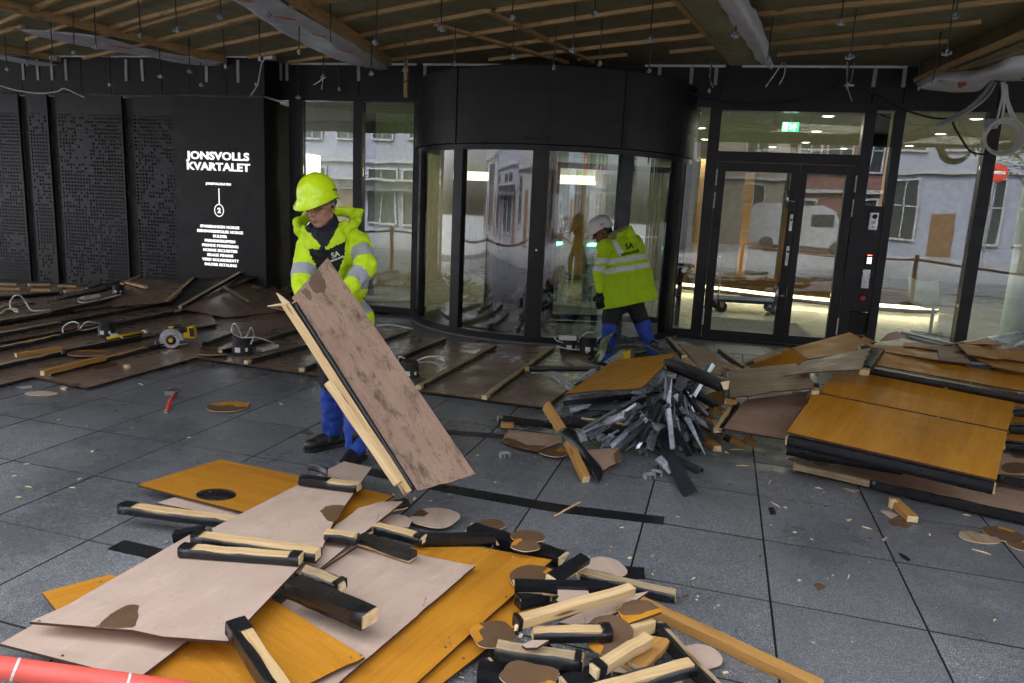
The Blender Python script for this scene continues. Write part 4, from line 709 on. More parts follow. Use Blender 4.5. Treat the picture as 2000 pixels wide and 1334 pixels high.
def timb(label, a, b_, w=.048, h=.036, mat='pine', wraps=(), roll=0, name="timber_batten", cat="timber", par=None, nails=0, cut='cut', ext=None):
    p0, p1 = (G(*a) if not isinstance(a, Vector) else a), (G(*b_) if not isinstance(b_, Vector) else b_); M = frame_of(p0, p1, roll=roll); L = (p1 - p0).length
    if par is None: t = thing(name, label, cat, M=M)
    else: t = bpy.data.objects.new(name, None); COL.objects.link(t); t.parent = par; t.matrix_local = par.matrix_world.inverted() @ M
    bm_ = beam_mesh(L, w, h, .0025, seed=rnd.randint(0, 9999), rough=.022); me = bpy.data.meshes.new("wood"); bm_.to_mesh(me); bm_.free(); me.materials.append(MT[mat]); me.materials.append(MT[cut]); o = bpy.data.objects.new("wood", me); COL.objects.link(o); o.parent = t
    for (t0, t1, mode) in wraps:
        q = wrapmesh(L, w, h, t0, t1, mode, rnd.randint(0, 999)).build("membrane_wrap", MT['black'], t, True); q.data.set_sharp_from_angle(angle=.7); md = q.modifiers.new("t", 'SOLIDIFY'); md.thickness = .0012
    for k in range(nails): nail_at(Vector((L * rnd.uniform(.05, .95), rnd.uniform(-.3, .3) * w, 0)), t, .03)
    return t
def disc(label, cx, cy, rx, z, top='brown', bot='orange', ry=None, tilt=(0, 0), bite=None, patch=None, seed=None, lobes=.12, name="cut_out_disc", th=.004):
    seed = rnd.randint(1, 999) if seed is None else seed; c = G(cx, cy, z); R = (G(cx + rx, cy, z) - c).length; N = Vector((tilt[0], tilt[1], 1)).normalized(); r = random.Random(seed); pts = []
    rat = 1.0 if ry is None else ry
    for k in range(30):
        an = 2 * math.pi * k / 30; rr = R * (1 + lobes * noise.noise(Vector((math.cos(an) * 1.3 + seed, math.sin(an) * 1.3, 0))))
        if bite and bite[0] < math.degrees(an) < bite[1]: rr *= bite[2]
        pts.append(c + Vector((math.cos(an) * rr, math.sin(an) * rr * rat, 0)))
    pts = [p - N * (p - c).dot(N) for p in pts]
    t = thing(name, label, "disc", loc=c); t.matrix_world = Matrix.Translation(c)
    slab("disc", pts, N, th, (top, bot, 'cut'), t, (), .0, None, seed)
    if patch:
        a0, a1, f0, m = patch; q = [c + (p - c) * .985 + N * .001 for k, p in enumerate(pts) if a0 <= 12 * k <= a1]; q2 = [c + (p - c) * f0 + N * .001 for p in [q_ for q_ in q][::-1]]
        slab("torn_patch", q + q2, N, .0009, (m, m, m), t, (), 0, None, seed)
    return t
OR = ('orange', 'pink', 'edge'); PK = ('pink', 'orange', 'edge')
# ---- front left pile
t = panel("orange veneered panel with a round lamp hole, top left of the front pile", [(268, 947), (430, 897), (600, 932), (770, 968), (640, 1045), (480, 1001)], [(268, 947, .07), (430, 897, .09), (770, 968, .10)], ('orangedk', 'pink', 'edge'), gx=((268, 947), (480, 1001)), nails=((384, 972),))
P, N = plane3([(268, 947, .07), (430, 897, .09), (770, 968, .10)])
cut = slab("cutter", [onpl(x, y, P + N * .1, N) for x, y in ell(420, 931.5, 40, 11.5, 40)], N, .3, ('edge',) * 3)
bd = [c for c in t.children if c.name.startswith("board")][0]; md = bd.modifiers.new("hole", 'BOOLEAN'); md.object = cut; md.operation = 'DIFFERENCE'; md.solver = 'EXACT'
bpy.context.view_layer.update(); dg = bpy.context.evaluated_depsgraph_get(); me = bpy.data.meshes.new_from_object(bd.evaluated_get(dg)); bd.modifiers.clear(); bd.data = me; bpy.data.objects.remove(cut)
panel("pale backing sliver showing under the panel with the lamp hole", V('a', [(870, 335), (990, 295), (1360, 388), (1320, 425)]), [(300, 985, .045), (480, 1003, .05), (345, 968, .05)])
panel("long pale panel forming the lower left tip of the front pile", [(0, 1257), (385, 1036), (520, 1085), (372, 1247), (268, 1326)], [(0, 1257, .10), (385, 1036, .11), (268, 1326, .10)], PK, gx=((0, 1257), (385, 1036)), screws=((122, 1281), (262, 1321)))
panel("orange corner sticking out from under the pale panels at the left", [(82, 1157), (215, 1122), (420, 1180), (190, 1290)], [(82, 1157, .05), (215, 1122, .05), (190, 1290, .05)], OR)
panel("orange panel under the pale ones at the bottom edge left of the nail-ended batten", [(712, 1283), (500, 1150), (190, 1345), (420, 1480), (595, 1338)], [(712, 1283, .10), (500, 1150, .085), (190, 1345, .06)], OR, gx=((712, 1283), (500, 1150)), jag=(4,), amp=.006, screws=((595, 1170), (645, 1205), (705, 1280)))
panel("big pale panel in the middle of the front pile, spotted with nails", [(694, 1063), (760, 1072), (928, 1105), (715, 1287), (560, 1420), (400, 1300)], [(694, 1063, .075), (928, 1105, .085), (560, 1420, .07)], PK, gx=((928, 1105), (715, 1287)), nails=((704, 1066), (921, 1104), (826, 1184), (693, 1299), (790, 1260)), jag=(2, 3), amp=.003)
panel("long amber panel with a bowed far edge right of the pale ones", [(800, 1070), (830, 1064), (900, 1063), (1078, 1093), (790, 1355), (560, 1560), (540, 1330)], [(800, 1070, .05), (1078, 1093, .06), (560, 1560, .045)], ('orange', 'pink', 'edge'), gx=((1078, 1093), (790, 1355)), nails=((958, 1078), (880, 1260)), screws=((870, 1264), (988, 1166)), curl=.006)
panel("narrow amber panel partly under the long amber one, near the batten heap", [(1000, 1140), (1095, 1155), (850, 1345), (700, 1480), (690, 1380)], [(1000, 1140, .028), (1095, 1155, .028), (700, 1480, .025)], ('orange', 'pink', 'edge'), gx=((1095, 1155), (850, 1345)), screws=((905, 1286),))
panel("upper pale panel with an oval brown tear, lying across the hole panel", [(640, 917), (672, 901), (726, 913), (652, 1018), (620, 1090), (420, 1062), (414, 1032)], [(640, 917, .135), (726, 913, .135), (414, 1032, .14)], PK, gx=((414, 1032), (640, 917)), patches=((V('a', [(1772, 380), (1800, 355), (1850, 346), (1912, 350), (1885, 405), (1850, 440), (1810, 425)]), 'brown'),))
panel("pale lower panel with a pointed brown tear at its left, topmost at the front", [(58, 1214), (356, 1082), (597, 1093), (446, 1252), (318, 1243), (258, 1230), (215, 1227)], [(58, 1214, .155), (356, 1082, .15), (446, 1252, .165)], PK, gx=((58, 1214), (356, 1082)), patches=((V('a', [(528, 1020), (600, 965), (680, 912), (740, 898), (772, 905), (768, 955), (735, 1025), (640, 1030)]), 'brown'),), screws=((76, 1213), (197, 1137), (596, 1095)))
panel("narrow pale strip panel with a ragged left edge between hole panel and black batten", [(652, 1030), (700, 992), (742, 980), (788, 979), (684, 1062), (600, 1130), (560, 1110)], [(652, 1030, .115), (788, 979, .115), (600, 1130, .105)], PK, jag=(0, 1), amp=.006, nails=((735, 1016),))
panel("dusky pale panel mostly hidden under the strip panel", [(610, 1075), (690, 1050), (735, 1035), (700, 1064), (615, 1120), (560, 1130)], [(610, 1075, .09), (735, 1035, .09), (560, 1130, .085)], PK)
panel("small curved pale offcut by the battens above the amber panel", V('p7', [(930, 640), (1000, 580), (1080, 568), (1170, 588), (1225, 630), (1190, 700), (1090, 700)]), [(748, 1014, .06), (805, 1015, .05), (765, 1030, .06)], PK)
disc("pale round cut-out with a brown bitten corner and a split", 850, 1010, 47, .03, 'pink', 'orange', patch=(125, 185, .45, 'brown'), seed=5)
timb("long timber with a black wrapped left end below the hole panel", (238, 983, .115), (466, 1013, .115), .055, .04, 'pine', ((0, .13, 'full'), (0, 1, 'U')))
timb("clean timber across the upper pale panel", (384, 1040, .20), (622, 1074, .20), .055, .042, 'pine', ((0, .05, 'full'), (0, 1, 'U')))
timb("shorter black wrapped timber in front of the clean one", (358, 1066, .195), (590, 1083, .20), .05, .034, 'pine', ((0, .08, 'full'), (.90, 1, 'full'), (0, 1, 'U')))
timb("pale timber with crumpled black wrap on its left half, atop the pile", (586, 930, .185), (702, 945, .185), .05, .036, 'pine', ((0, .52, 'full'), (.5, 1, 'U')))
timb("short timber stub between the two pale panels", (636, 1036, .175), (694, 1044, .17), .05, .036, 'pine', ((0, 1, 'U'),))
timb("fat black wrapped batten with a splintered pale end", (575, 1133, .20), (722, 1195, .19), .075, .055, 'pine', ((0, .97, 'full'),))
timb("broken timber behind the fat black batten", (596, 1108, .18), (672, 1137, .175), .05, .036, 'oldpine', ((.8, 1, 'full'), (0, .9, 'U')))
timb("steep timber with a nail in its black wrapped head at the bottom edge", (462, 1212, .235), (552, 1345, .20), .06, .045, 'pine', ((0, .2, 'full'), (0, 1, 'L')), nails=0); 
timb("timber with a black folded right end above the amber panel", (735, 1022, .12), (828, 1046, .12), .05, .038, 'pine', ((.86, 1, 'full'), (0, 1, 'U')))
timb("black topped batten with a thin wooden edge beside the pale spotted panel", (706, 1047, .125), (806, 1080, .125), .055, .036, 'pine', ((0, 1, 'N'),))
timb("straight black batten along the far edge of the amber panel", (826, 1046, .10), (968, 1046, .10), .05, .04, 'pine', ((0, 1, 'full'),), nails=0)
timb("black batten stub poking out left of the clean timber", (338, 1041, .09), (400, 1030, .11), .05, .036, 'pine', ((0, 1, 'full'),))
timb("little black ended timber at the right tip of the strip panel", (735, 990, .10), (795, 977, .10), .05, .036, 'pine', ((0, 1, 'N'),))
timb("long dusty black batten trailing to the right of the pile", (918, 1026, .07), (1098, 1083, .07), .075, .045, 'pine', ((0, 1, 'full'),))
disc("weathered brown disc half hidden behind the dusty black batten", 960, 1024, 26, .03, 'brown'); disc("mottled brown disc on the dusty black batten", 1030, 1047, 34, .085, 'brown', ry=.8); disc("small brown disc with an orange rim below the mottled one", 1026, 1064, 28, .10, 'brown', patch=(100, 200, .6, 'orange'))
# ---- heap of battens, front centre
B6 = lambda l: V('p6', l)
disc("dark brown disc tucked under the black batten by the amber panel", 1046, 1130, 52, .075, 'brown', patch=(0, 60, .55, 'orange'))
disc("pale disc behind the grey timber at the far side of the heap", 1180, 1108, 42, .03, 'pink', 'orange'); disc("small pale leaf shaped cut-out on the heap", 1120, 1158, 31, .135, 'pink', 'orange', ry=1.1, bite=(205, 240, 1.35)); disc("brown disc with an orange crescent at the left of the heap", 963, 1238, 45, .08, 'brown', patch=(130, 230, .6, 'orange'), lobes=.2)
disc("big curled brown ring disc in the middle of the heap", 1190, 1240, 46, .12, 'brown', ry=1.15, tilt=(-.15, -.25), patch=(170, 240, .6, 'orange')); disc("large brown kidney shaped disc at the bottom edge of the heap", 1030, 1318, 56, .15, 'brown', ry=.75, lobes=.3, patch=(300, 345, .75, 'orange'))
disc("pale dirty disc to the right of the heap", 1372, 1280, 38, .02, 'pink', 'orange'); disc("pale cut-out at the bottom edge inside the heap", 1300, 1334, 34, .04, 'pink', 'orange'); disc("pale offcut under the middle battens of the heap", 1220, 1295, 48, .06, 'pink', 'orange', ry=.6)
panel("brown and orange quarter disc on the right of the heap", B6([(1150, 530), (1200, 485), (1280, 458), (1370, 460), (1475, 520), (1478, 548), (1210, 640)]), [(1205, 1190, .15), (1263, 1171, .16), (1292, 1195, .15)], ('orange', 'brown', 'edge'), patches=((B6([(1150, 530), (1200, 485), (1280, 458), (1370, 460), (1470, 520), (1350, 552), (1200, 570)]), 'brown'),))
panel("pale triangular offcut under the long clean batten of the heap", B6([(720, 625), (1140, 440), (1385, 395), (1180, 540), (885, 650)]), [(1091, 1216, .125), (1267, 1155, .13), (1135, 1222, .12)], PK)
panel("small pink sliver lying on the black batten of the heap", B6([(450, 790), (520, 755), (650, 755), (560, 810), (480, 812)]), [(1019, 1259, .17), (1072, 1250, .17), (1027, 1265, .17)], PK)
timb("black topped batten leaning up at the far corner of the heap", (1075, 1128, .12), (1143, 1087, .13), .05, .036, 'pine', ((0, 1, 'N'),), roll=.15); timb("black batten with a strip of bare wood across the heap", (1010, 1138, .145), (1188, 1143, .145), .05, .04, 'pine', ((0, 1, 'N'),)); timb("short black batten stub at the left of the heap", (1016, 1164, .11), (1072, 1150, .11), .05, .045, 'pine', ((0, 1, 'full'),))
timb("grey weathered timber pointing right from the heap over the black tape", (1132, 1112, .075), (1318, 1155, .05), .05, .036, 'oldpine', ((0, 1, 'U'),)); timb("long clean pale batten lying on top of the heap", (1008, 1207, .21), (1236, 1143, .21), .042, .04, 'pine', ((0, .03, 'full'),), roll=.12)
timb("black bottomed timber in the middle of the heap, with two nails", (1040, 1229, .16), (1192, 1224, .16), .045, .04, 'pine', ((0, 1, 'U'), (.9, 1, 'full')), nails=2); timb("timber with a folded black right end low in the heap", (972, 1256, .14), (1140, 1281, .14), .05, .045, 'oldpine', ((0, 1, 'U'), (.88, 1, 'full')))
timb("knotty pale batten pointing up to the right in the heap", (1160, 1302, .15), (1268, 1238, .16), .042, .042, 'pine', ((0, .12, 'full'),), roll=.1); timb("broken reddish knotty batten at the lower right of the heap", (1150, 1345, .13), (1358, 1288, .14), .042, .045, 'pine', ((.0, 1, 'U'),), roll=.1)
timb("flat stained board end on the right of the heap", (1240, 1300, .10), (1290, 1246, .10), .07, .025, 'orangepine'); timb("long stained timber lying away from the heap to the bottom right", (1248, 1168, .045), (1603, 1332, .045), .055, .045, 'orangepine', (), roll=0)
timb("black wrapped old timber leaning to the bottom edge at the right of the heap", (1288, 1218, .10), (1412, 1348, .08), .05, .04, 'oldpine', ((0, 1, 'L'), (0, .07, 'full')), roll=-.15); timb("small orange block standing in the right of the heap", (1230, 1222, .13), (1275, 1208, .13), .04, .05, 'pine')
timb("black wrapped batten at the bottom edge under the brown disc", (935, 1300, .05), (1120, 1322, .05), .055, .045, 'pine', ((0, 1, 'full'),)); timb("black batten stub at the bottom of the heap beside the kidney disc", (1098, 1330, .09), (1190, 1300, .10), .05, .045, 'pine', ((0, 1, 'full'),)); timb("black batten low under the heap at its left", (965, 1290, .035), (1080, 1262, .04), .05, .036, 'pine', ((0, 1, 'full'),)); timb("hidden orange batten under the heap, left of the reddish knotty one", (1180, 1268, .07), (1290, 1330, .07), .05, .036, 'orangepine', ((0, 1, 'U'),))
# flat black strips on the paving
def flat(label, poly, z=.004, mat='black', name="membrane_strip", cat="strip", th=.003, jag='all'):
    pts = [G(x, y, z) for x, y in poly]; t = slab(name, pts, Vector((0, 0, 1)), th, (mat,) * 3, None, jag, .003, None, rnd.randint(1, 999), fine=.02); tag(t, label, cat); return t
flat("long black membrane strip lying on the paving behind the front pile", [(720, 912), (860, 944), (1090, 984), (1298, 1009), (1296, 1024), (1080, 999), (850, 957), (712, 926)], jag=()); flat("short square black strip on the paving left of the front pile", [(209, 1072), (243, 1054), (318, 1072), (290, 1090)]); flat("square black patch on the paving behind the batten heap", [(1195, 1104), (1258, 1108), (1260, 1130), (1205, 1130)]); flat("dark strip end lying under the far leg of the worker", [(858, 838), (985, 848), (983, 856), (850, 846)])
t = thing("membrane_offcut", "black membrane flap standing at the top corner of the front pile", "strip"); sheet("flap", [[G(602, 905, .20), G(622, 908, .205), G(641, 914, .20)], [G(601, 918, .165), G(620, 922, .165), G(640, 932, .165)]], 'black', t, .002, 3, .006)
# ---- left: fallen ceiling lying face down
MB_ = ('matbrown', 'orange', 'edge')
def section(label, poly, refs, bats, patches=(), mats=MB_, jag=()):
    t = panel(label, poly, refs, mats, .012, patches=patches, name="fallen_ceiling", cat="ceiling section", jag=jag)
    for a, b_, w, h, mat, wr in bats: timb(None, a, b_, w, h, mat, wr, par=t, name="batten")
    return t
BW = ((0, 1, 'U'),); BF = ((0, 1, 'N'),)
section("fallen ceiling section lying face down nearest the camera at the left", [(-120, 782), (0, 751), (66, 735), (170, 757), (384, 698), (400, 672), (300, 652), (-120, 728)], [(0, 751, .03), (170, 757, .03), (384, 698, .03)], [((-120, 737, .085), (118, 685, .085), .05, .04, 'oldpine', BW), ((118, 685, .09), (275, 655, .09), .05, .045, 'oldpine', ((0, 1, 'L'),)), ((96, 724, .075), (288, 677, .075), .05, .04, 'orangepine', ((0, .02, 'full'), (0, 1, 'U'))), ((286, 678, .075), (345, 664, .075), .05, .04, 'oldpine', ((0, 1, 'full'),))], patches=(([(168, 716), (200, 706), (232, 709), (225, 716), (190, 722)], 'brown'), (V('p1', [(640, 1240), (760, 1225), (800, 1240), (700, 1262)]), 'brown')))
section("second fallen ceiling section from the front at the left, under the black lamp can", [(-120, 730), (118, 690), (300, 655), (425, 632), (400, 600), (200, 630), (-120, 690)], [(-120, 730, .05), (300, 655, .05), (200, 630, .05)], [((-120, 701, .105), (112, 654, .105), .05, .04, 'oldpine', BW), ((112, 654, .105), (190, 638, .105), .05, .04, 'oldpine', ((0, 1, 'L'),)), ((190, 638, .105), (335, 608, .105), .05, .04, 'oldpine', ((0, 1, 'L'),)), ((210, 660, .10), (275, 650, .10), .05, .04, 'oldpine', ((0, 1, 'full'),)), ((335, 608, .105), (620, 563, .12), .05, .04, 'oldpine', ((0, 1, 'U'),))], patches=((V('p1', [(250, 780), (420, 740), (560, 760), (420, 800)]), 'brown'),))
section("third fallen ceiling section at the left, between two rows of black battens", [(-120, 690), (200, 632), (400, 600), (560, 575), (480, 560), (330, 580), (-120, 640)], [(-120, 690, .08), (400, 600, .08), (330, 580, .08)], [((-120, 671, .135), (115, 628, .135), .05, .04, 'oldpine', BW), ((115, 628, .135), (360, 583, .14), .05, .04, 'oldpine', ((0, 1, 'L'),))])
section("fourth fallen ceiling section at the left, beneath the silver foil strip", [(-120, 652), (120, 610), (360, 580), (420, 560), (330, 545), (100, 590), (-120, 622)], [(-120, 652, .11), (360, 580, .11), (100, 590, .11)], [((-120, 645, .165), (97, 608, .165), .05, .04, 'oldpine', BW), ((97, 608, .165), (330, 558, .17), .05, .04, 'oldpine', ((0, 1, 'L'),)), ((-20, 606, .17), (30, 590, .17), .05, .04, 'oldpine', ())])
section("rear fallen ceiling section with cut pale battens before the perforated sheets", [(-120, 632), (60, 592), (260, 556), (310, 545), (200, 548), (-120, 562)], [(-120, 632, .10), (260, 556, .12), (-120, 562, .10)], [((-10, 552.5, .16), (33, 553, .16), .05, .035, 'pine', ()), ((55, 554, .16), (96, 553.5, .16), .05, .035, 'pine', ()), ((115, 556, .16), (150, 557, .16), .05, .035, 'pine', ()), ((-10, 562, .155), (42, 562, .155), .05, .035, 'pine', ()), ((62, 564, .155), (100, 565, .155), .05, .035, 'pine', ()), ((125, 567, .155), (168, 564, .155), .05, .035, 'pine', ()), ((-60, 584, .15), (115, 570, .15), .05, .04, 'oldpine', ((0, 1, 'full'),)), ((168, 562, .16), (300, 530, .22), .05, .04, 'oldpine', ((0, 1, 'L'),))])
section("dim propped ceiling section with short cross battens left of the sign foot", [(150, 592), (240, 560), (330, 520), (400, 545), (330, 590), (215, 600)], [(150, 592, .12), (330, 520, .42), (330, 590, .14)], [((247, 549, .30), (287, 559, .28), .05, .035, 'pine', ()), ((310, 565, .22), (348, 559, .22), .05, .035, 'pine', ()), ((238, 552, .28), (297, 529, .38), .05, .04, 'oldpine', ())])
section("narrow ceiling section tipped up against the sign, dark side showing", [(326, 590), (404, 520), (420, 517), (500, 540), (352, 600)], [(326, 590, .12), (404, 520, .50), (352, 600, .10)], [((324, 588, .15), (404, 518, .52), .05, .04, 'oldpine', ((.3, 1, 'U'),)), ((346, 531, .40), (378, 530, .42), .05, .035, 'pine', ())], mats=('blackmat', 'orange', 'edge'))
section("larger ceiling section tipped up to the foot of the sign with one pale cross batten", [(350, 602), (488, 520), (520, 540), (560, 585), (640, 560), (640, 600), (440, 620)], [(350, 602, .13), (488, 520, .55), (560, 585, .17)], [((350, 598, .16), (490, 519, .585), .055, .04, 'oldpine', ((0, 1, 'U'),)), ((438, 559, .36), (484, 586, .22), .05, .035, 'oldpine', ((0, 1, 'U'),))], patches=((V('p2', [(1000, 330), (1050, 290), (1110, 340), (1030, 355)]), 'pink'),))
section("small dark ceiling piece with cut battens at the corner behind the worker", [(505, 560), (520, 530), (568, 525), (600, 560), (540, 580)], [(505, 560, .25), (568, 525, .42), (540, 580, .2)], [((515, 545, .36), (563, 524, .45), .05, .04, 'oldpine', ((0, 1, 'L'),)), ((516, 530, .42), (522, 548, .38), .05, .03, 'oldpine', ())])
section("fallen ceiling section in front of the revolving door, left part behind the worker", [(384, 698), (627, 733), (800, 760), (880, 668), (720, 640), (560, 600), (430, 635)], [(384, 698, .03), (800, 760, .03), (560, 600, .03)], [((480, 704, .075), (640, 662, .075), .045, .04, 'oldpine', ((.03, 1, 'L'),)), ((588, 719, .075), (720, 672, .075), .045, .04, 'oldpine', ((.03, 1, 'L'),)), ((430, 684, .075), (640, 628, .075), .045, .04, 'oldpine', ((0, 1, 'L'),)), ((400, 668, .085), (450, 650, .085), .045, .04, 'oldpine', ((0, 1, 'full'),)), ((700, 676, .075), (800, 642, .075), .05, .04, 'oldpine', ((0, 1, 'U'),)), ((511, 593, .12), (560, 604, .12), .05, .03, 'oldpine', ()), ((760, 705, .075), (868, 660, .075), .05, .04, 'oldpine', ((0, 1, 'L'),))], patches=((V('p2', [(500, 905), (690, 1000), (760, 970), (700, 910), (560, 890)]), 'brown'),))
section("fallen ceiling section in front of the revolving door, right part with three battens", [(800, 760), (942, 779), (1062, 795), (1130, 745), (1190, 690), (1078, 676), (880, 668)], [(800, 760, .035), (1062, 795, .035), (1190, 690, .035)], [((817, 752, .08), (966, 672, .08), .05, .04, 'oldpine', ((.03, 1, 'U'),)), ((946, 772, .08), (1080, 676, .08), .05, .04, 'oldpine', ((.03, 1, 'U'),))])
disc("orange bottomed broken disc on the fallen ceiling by the saw", 415, 690, 30, .06, 'brown', tilt=(.0, .1)); disc("brown half disc with orange face on the fallen ceiling left of the saw", 172, 689, 42, .075, 'brown', ry=.8, patch=(20, 160, .5, 'orangedk'))
timb("loose timber with a white sawn end on the front fallen section", (82, 724, .115), (205, 694, .115), .045, .045, 'orangepine', ()); timb("small orange batten lying on the front fallen section at the left", (30, 690, .125), (118, 676, .125), .045, .04, 'orangepine')
b = MB(); c = G(243, 712, .06); bo = bar("wood_block", c, c + Vector((.05, -.01, 0)), .035, .045, 'cut'); tag(bo, "tiny pale wood block on the front fallen section", "wood block")
ff = thing("foil_strip", "crumpled silver foil strip lying across the fallen ceiling at the left", "strip"); b = MB(); pts = catmull([G(72, 592, .17), G(100, 585, .17), G(150, 572, .18), (G(200, 560, .19)), G(235, 551, .2)], 8)
for i, p in enumerate(pts):
    for k, (dy, dz) in enumerate(((-.05, -.02), (-.02, .015), (.02, .02), (.05, -.02))): b.v.append(p + Vector((rnd.uniform(-.008, .008), dy, dz + rnd.uniform(-.012, .012))))
for i in range(len(pts) - 1):
    for k in range(3): b.f.append([i * 4 + k, (i + 1) * 4 + k, (i + 1) * 4 + k + 1, i * 4 + k + 1]); b.m.append(0)
b.build("foil", MT['foil'], ff)
# ---- lamps with white cable
def lamp(label, px, py, z, R, H, cab, box=None, tip=0, face=True):
    c = G(px, py, z); t = thing("downlight_fixture", label, "lamp fixture", M=Matrix.Translation(c) @ Matrix.Rotation(tip, 4, 'X'))
    MB().lathe([(R * 1.12, 0), (R * 1.12, .008), (R * .96, .012), (R * .96, H * .62), (R * .86, H * .66), (R * .86, H), (R * .8, H + .004), (.001, H + .004)], 28).build("can", MT['blackmat'], t, True)
    b = MB(); [b.lathe([(R * .87 + .006, H * (.7 + .09 * k)), (R * .87 + .006, H * (.73 + .09 * k))], 24) for k in range(3)]; b.build("cooling_fins", MT['blackmat'], t)
    if face: b = MB(); b.lathe([(R * .965, H * .15), (R * .965, H * .45)], 6, a0=-2.0, a1=-1.4); b.build("sticker", MT['white'], t); MB().lathe([(R * .965, H * .2), (R * .965, H * .42)], 4, a0=-.9, a1=-.6).build("sticker", MT['white'], t)
    b = MB()
    for l in cab: b.tube(catmull([t.matrix_world.inverted() @ q for q in l], 8), .0075, 8)
    b.build("cable", MT['cable'], t, True)
    if box is not None:
        d = thing("lamp_driver", "white driver box on the fallen ceiling, cabled to " + box[4], "driver box", M=frame_of(G(*box[0]), G(*box[1]))); L = (G(*box[1]) - G(*box[0])).length; MB().box((0, -box[2], -box[3]), (L, box[2], 0)).build("case", MT['white'], d); MB().box((-.012, -box[2] * .8, -box[3] * .9), (-.0005, box[2] * .8, -box[3] * .2)).build("terminal", MT['grey'], d)
        b = MB(); b.box((.03, -box[2] * .6, .0002), (L * .7, box[2] * .5, .0008)); b.build("rating_plate", MT['grey'], d)
    return t
lamp("black lamp can with white stickers on the second fallen section", 209, 655, .07, .085, .14, [[G(195, 632, .17), G(170, 629, .22), G(158, 640, .12), G(150, 646, .11)], [G(195, 638, .12), G(158, 645, .12), G(153, 632, .24), G(140, 629, .24), G(124, 638, .16), G(123, 650, .10)], [G(225, 652, .12), G(232, 655, .11), G(240, 661, .09)]]); b = thing("cable_plug", "white cable plug lying at the foot of the front lamp can", "plug", M=frame_of(G(220, 653, .11), G(240, 662, .10))); MB().box((0, -.025, -.025), (.11, .025, .012)).build("plug", MT['white'], b)
lamp("black lamp can with a looping white cable before the worker", 473, 690, .035, .10, .17, [[G(490, 672, .15), G(496, 655, .25), G(490, 640, .36), G(483, 655, .24), G(473, 660, .22)], [G(473, 660, .22), G(462, 635, .38), G(455, 634, .38), G(453, 648, .32), G(470, 659, .23), G(500, 659, .22), G(525, 666, .16), G(538, 672, .1)]], ((507, 680, .075), (538, 672, .075), .04, .035, "the can before the worker"))
lamp("far black lamp can near the perforated sheets, half in shade", 232, 573, .20, .075, .11, [[G(237, 575, .24), G(215, 580, .22), G(195, 586, .2)], [G(190, 586, .2), G(165, 591, .19), G(153, 588, .19), G(158, 580, .2), G(175, 578, .2)]], ((160, 581, .24), (192, 575, .24), .03, .03, "the far can by the perforated sheets"))
cable("white_cable", "white cable end looping up at the left edge over the fallen ceiling", [G(2, 612, .18), G(15, 603, .2), G(32, 604, .2), (G(34, 610, .18)), G(22, 602, .2), G(20, 590, .26), G(28, 578, .34), G(40, 578, .34), G(50, 590, .26), G(62, 606, .18), G(85, 606, .18), G(98, 604, .18)], .009, 'cable'); 
lamp("black lamp can lying by the held panel with a forked white cable", 800, 735, .09, .085, .14, [[G(812, 706, .2), G(835, 697, .26), G(862, 697, .26), G(871, 702, .2), G(869, 715, .09)], [G(812, 708, .18), G(840, 707, .15), G(858, 712, .12), G(869, 715, .09)], [G(790, 700, .24), G(780, 697, .26), G(778, 706, .2)]])
cable("white_cable", "white cable end on the fallen ceiling right of the worker's hip", [G(735, 636, .06), G(760, 634, .08), G(790, 639, .06), G(806, 643, .05)], .010, 'cable')
for k, (x, lab) in enumerate(((1112, "left black lamp can wrapped in white cable at the worker's feet by the door"), (1148, "right black lamp can wrapped in white cable at the worker's feet by the door"))):
    lamp(lab, x, 684 + k * 4, .05, .10, .17, [[G(x - 26, 664, .16), G(x - 10, 670, .14), G(x + 12, 671, .14), G(x + 22, 660, .2), G(x + 34, 650, .27), G(x + 48, 650, .27)], [G(x - 24, 676, .1), G(x, 682, .08), G(x + 22, 683, .08), G(x + 36, 690, .06)], [G(x - 26, 664, .17), G(x - 30, 659, .18), G(x - 22, 668, .13)]], face=True)
d = thing("lamp_driver", "white driver box on top of the left lamp can by the door", "driver box", M=frame_of(G(1092, 656, .26), G(1122, 657, .26))); MB().box((0, -.04, -.04), (.19, .04, 0)).build("case", MT['white'], d)
